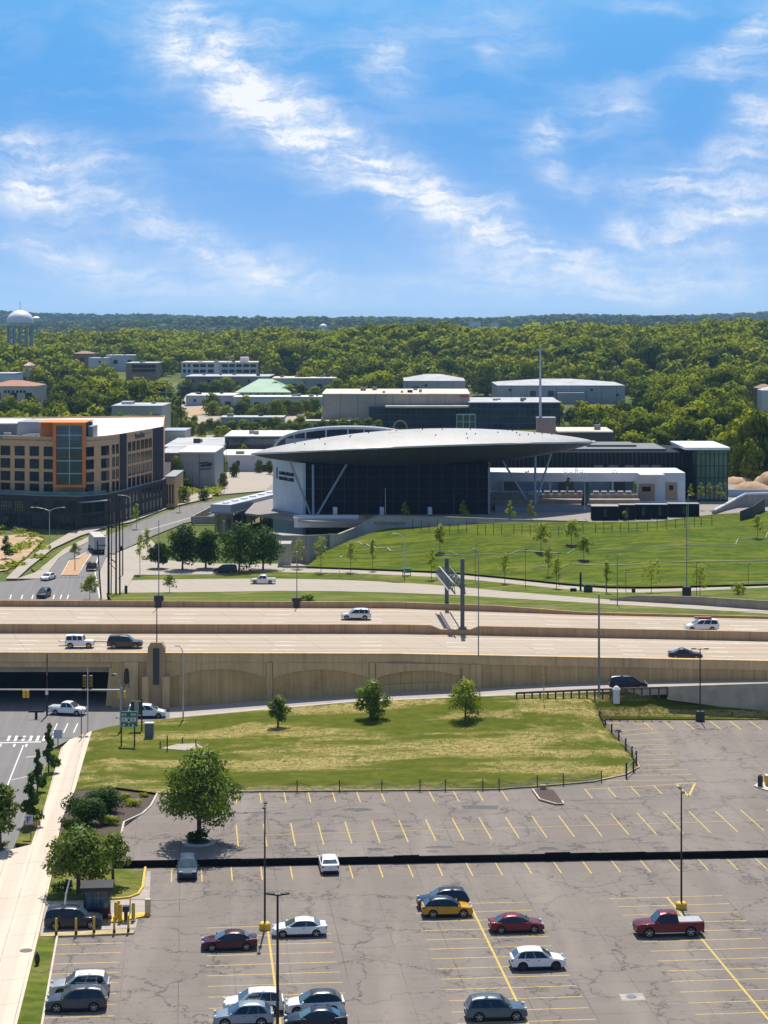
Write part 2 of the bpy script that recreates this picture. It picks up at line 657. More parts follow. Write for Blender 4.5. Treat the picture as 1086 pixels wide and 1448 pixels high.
def m_road(name, base, dark, var=0.5, tint=(0.3, 0.2, 0.12), joints=True, along=(1, 0.0), lanes=3.6, stain=0.35):
    g = NG(name, 0.85, 0.25)
    rot = math.atan2(along[1], along[0])
    rv = g.mapv(rot=(0, 0, -rot))
    streak = g.noise(1.0, 6, 0.62, g.mapv(sc=(0.02, 1.1, 1), vec=rv))
    blot = g.noise(0.12, 5, 0.6)
    fine = g.noise(6.0, 5, 0.7)
    col = g.mix(g.math('MULTIPLY', g.rng(streak, 0.35, 0.7), var), base, dark)
    col = g.mix(g.rng(blot, 0.5, 0.75, 0, stain), col, tint)
    col = g.mix(g.rng(fine, 0.4, 0.75, 0, 0.3), col, dark)
    if joints:
        s = g.sepx(rv)
        wl = g.math('ABSOLUTE', g.math('SUBTRACT', g.math('FRACT', g.math('DIVIDE', g.math('ADD', s[1], g.math('MULTIPLY', s[0], 0.012)), lanes)), 0.5))
        col = g.mix(g.math('MULTIPLY', g.rng(wl, 0.12, 0.34, 0.0, 1.0, True), g.rng(streak, 0.3, 0.6, 0.05, 0.42)), col, (dark[0] * .78, dark[1] * .78, dark[2] * .8))
        jx = g.math('LESS_THAN', g.math('ABSOLUTE', g.math('SUBTRACT', g.math('FRACT', g.math('DIVIDE', g.math('ADD', s[0], g.math('MULTIPLY', s[1], 0.32)), 6.1)), 0.5)), 0.006)
        jy = g.math('LESS_THAN', g.math('ABSOLUTE', g.math('SUBTRACT', g.math('FRACT', g.math('DIVIDE', s[1], lanes)), 0.5)), 0.012)
        j = g.math('MULTIPLY', g.math('MAXIMUM', jx, jy), g.rng(g.noise(0.15, 3), 0.35, 0.6, 0.15, 0.75))
        col = g.mix(j, col, (0.12, 0.095, 0.08))
    return g.done(col, fine, 0.15, 0.02)


def m_concrete_wall(name, base, dark, flutes=0.0, rust=(0.2, 0.12, 0.06)):
    g = NG(name, 0.9, 0.2)
    s = g.sepx()
    run = g.noise(1.0, 6, 0.65, g.mapv(sc=(1.3, 1.3, 0.10)))
    blot = g.noise(0.3, 5, 0.6)
    fine = g.noise(5.0, 5, 0.7)
    col = g.mix(g.rng(run, 0.35, 0.7, 0, 0.75), base, dark)
    col = g.mix(g.rng(blot, 0.45, 0.75, 0, 0.35), col, rust)
    col = g.mix(g.rng(fine, 0.4, 0.8, 0, 0.35), col, dark)
    runs = g.noise(1.0, 4, 0.6, g.mapv(sc=(3.0, 3.0, 0.05)))
    col = g.mix(g.rng(runs, 0.55, 0.70, 0, 0.42), col, (dark[0] * 0.45, dark[1] * 0.45, dark[2] * 0.5))
    if flutes:
        jx = g.math('LESS_THAN', g.math('ABSOLUTE', g.math('SUBTRACT', g.math('FRACT', g.math('DIVIDE', s[0], flutes)), 0.5)), 0.02)
        col = g.mix(g.math('MULTIPLY', jx, 0.55), col, (dark[0] * 0.4, dark[1] * 0.4, dark[2] * 0.4))
    return g.done(col, fine, 0.2, 0.03)


def m_grass(name, a, b, dry, dryness, streak_rot=0.0, streaks=0.5, band=0.0):
    g = NG(name, 0.95, 0.1)
    big = g.noise(0.09, 4, 0.6)
    mid = g.noise(0.7, 6, 0.68)
    fine = g.noise(9.0, 5, 0.75)
    w = g.warp(0.5, 3.0)
    cl = g.noise(1.6, 6, 0.7, g.mapv(rot=(0, 0, streak_rot), sc=(0.35, 1.6, 1), vec=w))
    curl = g.math('ABSOLUTE', g.math('SUBTRACT', g.noise(0.55, 3, 0.55, g.warp(0.4, 6.0), dist=2.2), 0.5))
    col = g.mix(g.rng(mid, 0.3, 0.7), a, b)
    col = g.mix(g.rng(fine, 0.35, 0.75, 0, 0.55), col, (a[0] * 0.5, a[1] * 0.5, a[2] * 0.5))
    if band:
        big = g.noise(1.0, 4, 0.6, g.mapv(sc=(0.022, 0.13, 1), loc=(1.3, 0.4, 0)))
    pat = g.noise(0.22, 4, 0.6, g.mapv(sc=(0.6, 1.5, 1), loc=(7, 3, 0)))
    col = g.mix(g.rng(pat, 0.42, 0.66, 0, 0.6), col, (a[0] * 0.72, a[1] * 0.8, a[2] * 0.7))
    if not band:
        mow = g.noise(1.0, 4, 0.6, g.mapv(rot=(0, 0, streak_rot), sc=(0.03, 0.55, 1), vec=g.warp(0.06, 9.0)))
        col = g.mix(g.rng(mow, 0.45, 0.62, 0, 0.6), col, (b[0] * 1.45, b[1] * 1.25, b[2] * 1.3))
        col = g.mix(g.rng(mow, 0.50, 0.34, 0, 0.5), col, (a[0] * .7, a[1] * .72, a[2] * .7))
    d1 = g.math('MULTIPLY', g.rng(cl, 0.44, 0.62), g.rng(big, 0.62 - dryness * 0.3, 0.78 - dryness * 0.3))
    col = g.mix(g.math('MULTIPLY', d1, 0.8), col, dry)
    c2 = g.math('MULTIPLY', g.rng(curl, 0.0, 0.07, 1.0, 0.0), g.rng(big, 0.6 - dryness * 0.3, 0.7 - dryness * 0.3))
    col = g.mix(g.math('MULTIPLY', c2, streaks), col, (dry[0] * 1.25, dry[1] * 1.2, dry[2] * 1.2))
    return g.done(col, fine, 0.6, 0.12)


def m_leaf(name, cols, trans=0.35, rnd=0.25):
    g = NG(name, 0.55, 0.35)
    at = g.N.new('ShaderNodeAttribute')
    at.attribute_name = 'tint'
    oi = g.N.new('ShaderNodeObjectInfo')
    col = g.mix(g.rng(at.outputs['Fac'], 0.0, 1.0), cols[0], cols[1])
    col = g.mix(g.rng(oi.outputs['Random'], 0.0, 1.0, 0.0, rnd * 1.6), col, cols[2])
    hv = g.N.new('ShaderNodeHueSaturation')
    g.L.new(g.rng(oi.outputs['Random'], 0, 1, 1 - rnd, 1 + rnd), hv.inputs['Value'])
    g.L.new(col, hv.inputs['Color'])
    c = hv.outputs[0]
    g.link(c, g.b.inputs['Base Color'])
    t = g.N.new('ShaderNodeBsdfTranslucent')
    tm = g.mix(1.0, c, (1.3, 1.25, 0.5, 1), 'MULTIPLY')
    g.L.new(tm, t.inputs[0])
    ms = g.N.new('ShaderNodeMixShader')
    ms.inputs[0].default_value = trans
    out = g.N['Material Output']
    g.L.new(g.b.outputs[0], ms.inputs[1])
    g.L.new(t.outputs[0], ms.inputs[2])
    g.L.new(ms.outputs[0], out.inputs[0])
    return g.m


def m_glass(name, col=(0.02, 0.03, 0.035), rough=0.06, var=0.5, scale=0.35, spec=0.6):
    g = NG(name, rough, spec)
    n = g.noise(scale, 3, 0.5)
    return g.done(g.mix(g.rng(n, 0.35, 0.65, 0, var), col, (col[0] * 2.6, col[1] * 2.6, col[2] * 2.6)))


def m_ribbed(name, base, seam, axis=0, period=1.0, width=0.06, rough=0.5, metal=0.0):
    g = NG(name, rough, 0.4)
    g.b.inputs['Metallic'].default_value = metal
    s = g.sepx()
    fr = g.math('ABSOLUTE', g.math('SUBTRACT', g.math('FRACT', g.math('DIVIDE', s[axis], period)), 0.5))
    st = g.math('LESS_THAN', fr, width)
    n = g.noise(0.6, 5, 0.6)
    n2 = g.noise(1.0, 5, 0.6, g.mapv(sc=(1.2, 1.2, 0.08)))
    n3 = g.noise(0.13, 4, 0.6)
    col = g.mix(g.rng(n, 0.35, 0.7, 0, 0.4), base, (base[0] * 0.7, base[1] * 0.7, base[2] * 0.7))
    col = g.mix(g.rng(n3, 0.48, 0.68, 0, 0.45), col, (base[0] * 0.72, base[1] * 0.68, base[2] * 0.62))
    col = g.mix(g.rng(n2, 0.45, 0.7, 0, 0.3), col, (base[0] * 0.6, base[1] * 0.6, base[2] * 0.58))
    col = g.mix(st, col, seam)
    return g.done(col)


def m_brick(name, a, b, mortar):
    g = NG(name, 0.9, 0.2)
    n = g.noise(0.8, 5, 0.6)
    s = g.sepx()
    row = g.math('LESS_THAN', g.math('FRACT', g.math('DIVIDE', s[2], 0.3)), 0.22)
    fine = g.noise(4.0, 4, 0.7, g.mapv(sc=(1, 1, 3)))
    col = g.mix(g.rng(n, 0.3, 0.7), a, b)
    col = g.mix(g.rng(fine, 0.4, 0.7, 0, 0.5), col, (a[0] * 0.7, a[1] * 0.68, a[2] * 0.66))
    col = g.mix(g.math('MULTIPLY', row, 0.35), col, mortar)
    return g.done(col)

# ------------------------------------------------------------------ shared materials
M_LOT = m_asphalt_lot()
M_STREET = m_road('street_asphalt', (0.20, 0.195, 0.195), (0.13, 0.128, 0.13), 0.6, (0.24, 0.225, 0.21), False, (-0.096, 1.0), stain=0.4)
M_HWY = m_road('highway_concrete', (0.49, 0.415, 0.335), (0.35, 0.29, 0.225), 0.9, (0.47, 0.315, 0.19), True, (1, -0.01))
M_RAMP = m_road('ramp_concrete', (0.42, 0.38, 0.35), (0.30, 0.27, 0.25), 0.6, (0.36, 0.29, 0.22), True, (1, 0.0))
M_WALK = m_road('sidewalk_concrete', (0.64, 0.555, 0.45), (0.53, 0.455, 0.37), 0.5, (0.55, 0.43, 0.31), True, (-0.096, 1.0), 2.4)
M_FARWALK = m_road('pale_concrete', (0.42, 0.375, 0.315), (0.335, 0.30, 0.255), 0.5, (0.36, 0.29, 0.21), True, (1, 0.1))
M_WALL = m_concrete_wall('tan_concrete', (0.68, 0.455, 0.205), (0.49, 0.325, 0.145), 1.55)  # fluted; recess shade painted in as a tone darker than arches and pilasters
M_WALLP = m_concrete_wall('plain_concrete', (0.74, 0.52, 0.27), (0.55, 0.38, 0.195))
M_BARRIER = m_concrete_wall('barrier_concrete', (0.52, 0.365, 0.21), (0.35, 0.24, 0.135))
M_GREYC = m_concrete_wall('grey_concrete', (0.40, 0.38, 0.34), (0.29, 0.275, 0.245))
M_PALEWALL = m_concrete_wall('pale_retaining_concrete', (0.50, 0.48, 0.43), (0.38, 0.36, 0.31))
M_CURB = mat('curb_concrete', (0.52, 0.47, 0.40), 0.9, var=0.2, scale=1.5)
M_GRASS_DRY = m_grass('dry_slope_grass', (0.070, 0.098, 0.006), (0.150, 0.158, 0.012), (0.42, 0.325, 0.145), 0.46, 0.0, 0.8, 1)
M_LAWN = m_grass('lush_lawn_grass', (0.050, 0.092, 0.003), (0.112, 0.150, 0.007), (0.20, 0.165, 0.055), 0.16, 0.1, 0.3)
M_VERGE = m_grass('verge_grass', (0.075, 0.115, 0.012), (0.13, 0.165, 0.022), (0.28, 0.22, 0.10), 0.38, 0.0, 0.35)
M_MULCH = mat('brown_mulch', (0.075, 0.052, 0.040), 0.95, var=0.45, scale=6, bump=0.6)
M_DIRT = mat('tan_bare_earth', (0.42, 0.29, 0.175), 0.95, var=0.3, scale=0.3, bump=0.5, bscale=1.2)
M_YEL = mat('yellow_line_paint', (0.50, 0.36, 0.07), 0.7, var=0.3, scale=3)
M_YELD = mat('yellow_safety_paint', (0.62, 0.40, 0.03), 0.55, var=0.18, scale=3)
M_WHT = mat('white_line_paint', (0.72, 0.71, 0.68), 0.7, var=0.25, scale=2)
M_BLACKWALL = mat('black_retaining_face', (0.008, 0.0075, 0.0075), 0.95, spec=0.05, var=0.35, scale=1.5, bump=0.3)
M_POLE_BLACK = mat('black_pole_paint', (0.014, 0.014, 0.015), 0.45, var=0.2)
M_POLE_GREY = mat('galvanised_pole', (0.22, 0.24, 0.25), 0.5, 0.5, var=0.12)
M_POLE_SILVER = mat('silver_pole', (0.55, 0.56, 0.57), 0.4, 0.4, var=0.1)
M_DARKBOX = mat('dark_bronze_box', (0.035, 0.032, 0.03), 0.6, var=0.2)
M_WHITE = mat('white_wall', (0.74, 0.75, 0.76), 0.7, var=0.05, scale=0.5)
M_GALV = mat('galvanised_rail', (0.33, 0.34, 0.34), 0.5, 0.6)
M_WOOD = mat('weathered_post_wood', (0.11, 0.075, 0.045), 0.9, var=0.3, scale=4)
M_TARPOLE = mat('creosote_pole_wood', (0.030, 0.021, 0.017), 0.9, var=0.3, scale=2)

# ------------------------------------------------------------------ terrain
def terrain(X, Y):
    z = -0.32
    u = X / max(Y, 1.0)
    left = 12.0 * sstep(1260, 1560, Y) + 4 * sstep(1550, 2100, Y) - 8 * sstep(2200, 3200, Y)
    right = 3.0 * sstep(800, 1250, Y) + 21.0 * sstep(1230, 1680, Y) - 19 * sstep(1800, 2700, Y)
    k = sstep(-0.105, 0.0, u)
    z += lerp(left, right, k)
    z += 5.0 * sstep(640, 800, Y) * sstep(0.115, 0.16, u)
    z += 14 * math.sin(X / 610.0 + 1.2) * math.sin(Y / 830.0 + 0.4) * sstep(2600, 4000, Y)
    z += 10 * sstep(2800, 5200, Y)
    rd = 34 + 7 * math.sin(u * 23 + 0.6) + 5 * math.sin(u * 61 + 2.0) + 7 * sstep(0.0, 0.1, u)
    z += rd * math.exp(-((Y - 8600) / 900.0) ** 2)
    z += (16 + 5 * math.sin(u * 31 + 4)) * math.exp(-((Y - 6000) / 600.0) ** 2)
    return z


def ground():
    ys = []
    y = 60.0
    while y < 13500:
        ys.append(y)
        y += 30 if y < 600 else max(25.0, y * 0.032)
    us = [i / 60.0 for i in range(-24, 25)]
    vs, fs = [], []
    for y in ys:
        for u in us:
            x = u * (y + 150)
            vs.append((x, y, terrain(x, y)))
    n = len(us)
    for j in range(len(ys) - 1):
        for i in range(n - 1):
            fs.append((j * n + i, j * n + i + 1, (j + 1) * n + i + 1, (j + 1) * n + i))
    g = NG('countryside_ground', 0.95, 0.1)
    a = g.noise(0.012, 5, 0.65)
    b = g.noise(0.12, 6, 0.7)
    col = g.mix(g.rng(a, 0.40, 0.62), (0.075, 0.115, 0.022), (0.15, 0.16, 0.05))
    col = g.mix(g.rng(b, 0.5, 0.75, 0, 0.6), col, (0.045, 0.075, 0.018))
    col = g.mix(g.rng(a, 0.60, 0.70, 0, 0.35), col, (0.30, 0.25, 0.17))
    far = g.rng(g.sepx()[1], 1500, 2300)
    col = g.mix(far, col, g.mix(g.rng(g.noise(0.02, 6, 0.7), 0.4, 0.65), (0.030, 0.058, 0.014), (0.07, 0.105, 0.022)))
    g.done(col, b, 1.0, 1.5)
    mb = MB()
    mb.add(vs, fs)
    return struct(mb.build('ground', g.m, smooth=60))


ground()

# ------------------------------------------------------------------ car park
Z_UP = 0.68
UPPER = [(165, 1217), (172, 1172), (203, 1150), (222, 1122), (340, 1120), (480, 1119), (700, 1117), (760, 1113), (840, 1106), (885, 1096), (905, 1085),
         (898, 1073), (878, 1050), (858, 1033), (845, 1018.5), (1086, 1018), (1330, 1016.5), (1330, 1198)]
mb = MB()
mb.slab([P(x, y, Z_UP) for x, y in UPPER], 0.7)
struct(mb.build('upper_car_park_asphalt', M_LOT))
mb = MB()
mb.slab([P(x, y, 0.0) for x, y in [(150, 1224), (1330, 1203), (1500, 1700), (-30, 1700), (20, 1470), (55, 1321), (66, 1272), (74, 1232)]], 0.25)
struct(mb.build('lower_car_park_asphalt', M_LOT))

# low retaining wall between the two levels
rw = thing('retaining_wall', 'long low black retaining wall stepping between the two car park levels', 'wall')
mb = MB()
a, b = P(160, 1216.5, Z_UP), P(1078, 1200, Z_UP)
A0, B0 = P(165, 1217, Z_UP), P(1330, 1198, Z_UP)
a, b = vl(A0, B0, -.005), vl(A0, B0, .788)
a, b = (a[0], a[1] - .16, a[2]), (b[0], b[1] - .16, b[2])
mb.wall([a[:2], b[:2]], -0.1, Z_UP - 0.02, 0.15)
wface = mb.build('wall_face', M_BLACKWALL, rw)
mb = MB()
b2 = (B0[0], B0[1] - .16, Z_UP)
mb.wall([(b[0] + 0.01, b[1]), b2[:2]], -0.1, Z_UP + 0.03, 0.15)
mb.build('end_panel', mat('pale_block', (0.55, 0.5, 0.43), 0.9, var=0.15), rw)
mb = MB()
q = random.Random(3)
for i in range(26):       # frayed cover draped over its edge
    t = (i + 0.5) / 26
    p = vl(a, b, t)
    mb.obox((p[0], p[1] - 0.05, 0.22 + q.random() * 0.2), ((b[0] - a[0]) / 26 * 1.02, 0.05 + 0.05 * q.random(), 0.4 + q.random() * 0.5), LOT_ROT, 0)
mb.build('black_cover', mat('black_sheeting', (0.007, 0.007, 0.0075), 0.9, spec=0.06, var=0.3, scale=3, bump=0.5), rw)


def line(mb, a, b, w, mi=0):
    a, b = Vector(a), Vector(b)
    d = (b - a)
    n = Vector((-d.y, d.x, 0)).normalized() * (w / 2)
    mb.sheet([a - n, b - n, b + n, a + n], mi)


LW = 0.125
mb = MB()
q = random.Random(11)
up = Vector((0, 0, 0.005))


def stall_row(p0, p1, n, length, back=0.0, skip=()):
    """n lines evenly from p0 to p1 (world), running towards the camera"""
    for i in range(n):
        if i in skip:
            continue
        p = Vector(vl(p0, p1, i / (n - 1))) + up
        line(mb, p + DIRD * back, p - DIRD * (length + q.uniform(-0.15, 0.15)), LW)


# against the green fence
stall_row(P(333, 1121, Z_UP), P(709, 1118, Z_UP), 12, 4.9)
stall_row(P(826.7, 1115.6, Z_UP), P(923.7, 1110, Z_UP), 4, 4.6)
# double row in the middle of the upper level
stall_row(P(334, 1166.5, Z_UP), P(1120, 1143, Z_UP), 22, 9.2)
line(mb, Vector(P(335, 1182, Z_UP)) + up, Vector(P(1140, 1158, Z_UP)) + up, 0.08)
# right hand stalls by the retaining wall and under the lamp
for x in (909, 938.5, 967, 1004, 1032, 1060, 1090, 1118):
    p = Vector(P(x, 1019.5, Z_UP)) + up
    line(mb, p, p - DIRD * 5.6, 0.14)
# long stalls along the curved fence
for i in range(13):
    t = i / 12
    y = lerp(1023, 1104, t ** 1.1)
    xl = np.interp(y, [1018, 1033, 1050, 1073, 1085, 1096, 1106], [850, 868, 888, 906, 908, 890, 850])
    xr = lerp(912, 985, t)
    p = Vector(P(xl, y, Z_UP)) + up
    e = Vector(P(xr, y - 1.5 + (3 if i < 4 else 0) * -1.2, Z_UP)) + up
    line(mb, p, e, 0.13)
line(mb, Vector(P(830, 1116, Z_UP)) + up, Vector(P(958, 1108.5, Z_UP)) + up, 0.13)
T = [P(956, 1108, Z_UP), P(983, 1107, Z_UP), P(974, 1126, Z_UP), P(956, 1108, Z_UP)]
for i in range(3):
    line(mb, Vector(T[i]) + up, Vector(T[i + 1]) + up, 0.25)
# along the low wall on the lower level
stall_row(P(243, 1227.5), P(1105, 1209.5), 22, 5.0)
# three double blocks and the single row by the pavement
BLOCKS = [((378, 1309.8), 11, 10.9, 10), ((664, 1277.5), 0, 10.7, 14), ((943, 1268.5), 0, 10.6, 14)]
for (cx_, cy_), _o, ln, n in BLOCKS:
    p = Vector(P(cx_, cy_)) + up
    for i in range(n):
        c = p - DIRD * (2.66 * i)
        line(mb, c - DIRC * (ln / 2 + q.uniform(-.1, .1)), c + DIRC * (ln / 2 + q.uniform(-.1, .1)), LW)
    line(mb, p + Vector((0, 0, 0.004)), p - DIRD * (2.66 * n) + Vector((0, 0, 0.004)), 0.19)
for i in range(9):
    y = 1335 * 1.0
    c = Vector(P(80, 1336)) + up - DIRD * (2.66 * i)
    line(mb, c, c + DIRC * 5.6, LW)
struct(mb.build('parking_lines', M_YEL))

mb = MB()
q = random.Random(5)


def patch(px, py, w, h, z, jag=0.25):
    c = Vector(P(px, py, z)) + Vector((0, 0, 0.003))
    pts = []
    for k in range(12):
        a_ = 2 * math.pi * k / 12
        pts.append(c + Vector((math.cos(a_) * w / 2 * q.uniform(1 - jag, 1 + jag), math.sin(a_) * h / 2 * q.uniform(1 - jag, 1 + jag), 0)))
    mb.sheet(pts)


for px, py, w, h, z in [(505, 1145, 3.2, 1.6, Z_UP), (464, 1175, 2.2, .8, Z_UP), (570, 1168, 2.4, .8, Z_UP), (566, 1183, 1.6, 1.3, Z_UP), (531, 1201, 2.2, 1.2, Z_UP), (622, 1198, 3.2, .9, Z_UP), (612, 1204, 1.3, .8, Z_UP),
                        (775, 1200, 2.2, 1.2, Z_UP), (338, 1150, 1.8, .8, Z_UP), (365, 1149, 3.2, .8, Z_UP), (395, 1150, 1.3, .8, Z_UP), (860, 1136, 8, .35, Z_UP)]:
    patch(px, py, w, h, z)
c0 = [P(652, 1138.5, Z_UP), P(706, 1139, Z_UP), P(702, 1144.5, Z_UP), P(655, 1144, Z_UP)]
mb.sheet([Vector(p) + Vector((0, 0, 0.003)) for p in c0])
struct(mb.build('tar_patch', mat('tar_patch', (0.085, 0.082, 0.082), 0.85, var=0.35, scale=2)))
mb = MB()
mb.slab([Vector(p) + Vector((0, 0, 0.006)) for p in [P(875, 1406), P(908, 1404), P(914, 1414), P(880, 1415.5)]], 0.02)
struct(mb.build('concrete_drain_pad', mat('drain_pad', (0.34, 0.305, 0.265), .9, var=.25, scale=1.5)))
mb = MB()
p = P(893, 1409.5)
mb.lathe([(0.42, 0.0), (0.42, 0.02), (0.36, 0.02)], 16, 0, (p[0], p[1], 0.008))
tag(mb.build('manhole_cover', mat('drain_iron', (0.10, 0.13, 0.2), 0.5, 0.4)), 'round iron drain cover set in a pale concrete pad in the car park', 'manhole cover')
mb = MB()
p = P(37, 1344, 0.13)
mb.lathe([(0.55, 0.0), (0.55, 0.012), (0.5, 0.012)], 16, 0, (p[0], p[1], 0.128))
tag(mb.build('manhole_cover', mat('rusty_iron', (0.12, 0.10, 0.10), 0.6, 0.4)), 'round dark manhole cover set in the wide concrete pavement', 'manhole cover')


def curb(pts, w=0.16, h=0.15, name='kerb', m=None, ins=1):
    m_ = MB()
    m_.wall([p[:2] for p in pts], [p[2] - 0.1 for p in pts], [p[2] + h for p in pts], w * ins)
    return struct(m_.build(name, m or M_CURB))


curb([P(x, y, Z_UP) for x, y in UPPER[3:15]], 0.16, 0.14)
# ------------------------------------------------------------------ street, pavement, islands on the left
mb = MB()
mb.slab([P(x, y, 0.0) for x, y in [(-420, 1270), (-12, 1270), (22, 1192), (75, 1058), (98, 1046), (130, 1036), (155, 1028), (185, 1022), (250, 1015)]]
        + [(-28.5, 284.2, 0), (-38, 284.2, 0), (-40, 352, 0), (-100, 352, 0), (-100, 300, 0)], 0.2)
struct(mb.build('street', M_STREET))
mb = MB()
WALK_L = [(98, 1046), (86, 1058), (60, 1150), (44, 1194), (0, 1205), (-120, 1210), (-300, 1290), (-300, 1700), (-70, 1700), (24, 1448), (55, 1321), (75, 1228), (87, 1159), (106, 1117), (130, 1033.5)]
mb.slab([P(x, y, 0.12) for x, y in WALK_L], 0.3)
struct(mb.build('sidewalk', M_WALK))
mb = MB()
mb.slab([P(x, y, 0.13) for x, y in [(22, 1192), (75, 1058), (86, 1057), (60, 1150), (44, 1193.5)]], 0.25)
struct(mb.build('street_verge', M_VERGE))
mb = MB()
mb.slab([P(x, y, 0.10) for x, y in [(55, 1322), (80, 1322), (58, 1448), (20, 1640), (-30, 1640), (24, 1448)]], 0.3)
struct(mb.build('grass_strip', M_VERGE))
curb([P(x, y, 0.0) for x, y in [(80, 1322), (58, 1448), (20, 1640)]], 0.18, 0.14, m=M_CURB)
mb = MB()
for s in range(2):
    pass
for x in (12, 22, 33, 43, 53, 62, 72):      # crossing bars and stop lines
    line(mb, Vector(P(x + 2, 1040.5)) + up, Vector(P(x - 1, 1047.5)) + up, 0.35)
line(mb, Vector(P(-60, 1052)) + up, Vector(P(58, 1049)) + up, 0.45)
line(mb, Vector(P(33, 1054)) + up, Vector(P(10, 1112)) + up, 0.14)
line(mb, Vector(P(16, 1103)) + up, Vector(P(38, 1098)) + up, 0.14)
line(mb, Vector(P(36, 1071)) + up, Vector(P(55, 1068.5)) + up, 0.22)
for x in (-30, 0, 20, 37):
    line(mb, Vector(P(x + 1, 1052)) + up, Vector(P(x - 0.5, 1056)) + up, 0.25)
for x in (75, 90, 104):
    line(mb, Vector(P(x, 1036)) + up, Vector(P(x + 6, 1023)) + up, 0.14)
struct(mb.build('road_markings', M_WHT))
# island with two trees beside the pay booth, yellow kerb
mb = MB()
ISL = [(75, 1228), (203, 1229), (199, 1256), (193, 1264), (180, 1269), (160, 1270.5), (66, 1272)]
mb.slab([P(x, y, 0.13) for x, y in ISL], 0.25)
struct(mb.build('grass_island', M_VERGE))
curb([P(x, y, 0.0) for x, y in [(204, 1228), (200, 1256), (194, 1265), (181, 1270), (158, 1272)]], 0.22, 0.17, m=M_YELD, name='yellow_kerb')
mb = MB()
mb.slab([P(x, y, 0.012) for x, y in [(66, 1272.5), (160, 1271.5), (182, 1271), (196, 1266), (203, 1250), (208, 1232), (213, 1232), (211, 1286), (195, 1300), (192, 1312), (57, 1319)]], 0.2)
struct(mb.build('gate_lane', M_RAMP))
mb = MB()
mb.slab([P(x, y, 0.16) for x, y in [(57, 1319), (180, 1313.5), (191, 1315.5), (189, 1319), (120, 1322), (57, 1324)]], 0.2)
struct(mb.build('kerb_island', mat('straw_kerb', (0.42, 0.33, 0.17), 0.9, var=0.3, scale=1.2)))
mb = MB()
mb.slab([P(x, y, 0.14) for x, y in [(152, 1296), (166, 1292), (190, 1291), (209, 1289), (213, 1293), (190, 1298), (166, 1303), (152, 1303)]], 0.16)
struct(mb.build('yellow_kerb', M_YELD))
# mulch bed
mb = MB()
mb.slab([P(x, y, 0.55) for x, y in [(87, 1160), (98, 1140), (106, 1118.5), (165, 1114), (221, 1122.5), (203, 1149), (172, 1170), (166, 1190), (140, 1210), (75, 1229)]], 0.5)
struct(mb.build('mulch_bed', M_MULCH))
curb([P(x, y, Z_UP) for x, y in [(221, 1123), (212, 1140), (200, 1151), (174, 1163), (170, 1180), (166, 1200)]], 0.2, 0.12)

# ------------------------------------------------------------------ dry grass slope between car park and ramp
def ramp_z(px):
    return float(np.interp(px, [250, 500, 650, 720, 800, 870, 1086, 1350], [0, 1.7, 2.6, 3.2, 3.7, 4.05, 4.8, 6.2]))


def grid(rows, name, m, wob=0.0, seed=1, smooth=70):
    """rows: list of equal-length world polylines"""
    q_ = random.Random(seed)
    n = len(rows[0])
    vs = []
    for j, r in enumerate(rows):
        for i, p in enumerate(r):
            k = wob if 0 < j < len(rows) - 1 else 0
            vs.append((p[0], p[1], p[2] + q_.uniform(-k, k)))
    fs = [(j * n + i, j * n + i + 1, (j + 1) * n + i + 1, (j + 1) * n + i) for j in range(len(rows) - 1) for i in range(n - 1)]
    m_ = MB()
    m_.add(vs, fs)
    return m_.build(name, m, smooth=smooth)


def resample(pts, n):
    d = [0]
    for a_, b_ in zip(pts, pts[1:]):
        d.append(d[-1] + math.dist(a_, b_))
    out = []
    for i in range(n):
        t = d[-1] * i / (n - 1)
        out.append(tuple(np.interp(t, d, [p[k] for p in pts]) for k in range(3)))
    return out


LO = [(106, 1118, .3), (165, 1113.5, .8), (222, 1121, .8), (340, 1119, .8), (480, 1118, .8), (700, 1116, .8), (760, 1112, .8), (840, 1105, .8), (885, 1095, .8), (905, 1084, .8), (899, 1072, .8), (879, 1049, .8), (859, 1032, .8), (847, 1017.5, .8), (885, 1017.4, .8), (945, 1017.2, .8), (1086, 1017, .8), (1330, 1016, .78)]
HI = [(130, 1034, .12), (152, 1028, .1), (185, 1022, .1), (250, 1015, .1), (370, 1003.8, None), (520, 991.6, None), (600, 988, None), (680, 985, None), (725, 983.2, None), (755, 982, None), (780, 980.8, None), (803, 979.8, None), (824, 978.9, None), (846, 977.6, None), (885, 976.2, None), (940, 979, 3.5), (1086, 998, 1.75), (1330, 1008, 1.2)]
lo = [P(x, y, z) for x, y, z in LO]
hi = [P(x, y, ramp_z(x) if z is None else z) for x, y, z in HI]
rows = []
for j in range(13):
    t = j / 12
    rows.append([(lerp(a_[0], b_[0], t), lerp(a_[1], b_[1], t), lerp(a_[2], b_[2], t) + 0.5 * math.sin(math.pi * t) * math.sin(i * 1.7) * 0.4) for i, (a_, b_) in enumerate(zip(lo, hi))])
# refine across
rows2 = []
for r in rows:
    o = []
    for a_, b_ in zip(r, r[1:]):
        o += [vl(a_, b_, k / 3) for k in range(3)]
    rows2.append(o + [r[-1]])
struct(grid(rows2, 'grass_slope', M_GRASS_DRY, 0.08, 3))


def slope_z(X, Y):
    """height of the dry slope near a point (nearest grid vertex)"""
    best = min((p for r in rows2 for p in r), key=lambda p: (p[0] - X) ** 2 + (p[1] - Y) ** 2)
    return best[2]


# ------------------------------------------------------------------ highway
HPX = [-260, 0, 560, 820, 1086, 1380]
NEAR = [286.5, 286, 285, 282, 279, 275.5]
MEDN = [310, 309.5, 309, 305.4, 301.7, 297.5]
FARB = [338.5, 338, 336, 328.5, 324, 318]
ZH = 6.5


def hy(arr, px):
    return float(np.interp(px, HPX, arr))


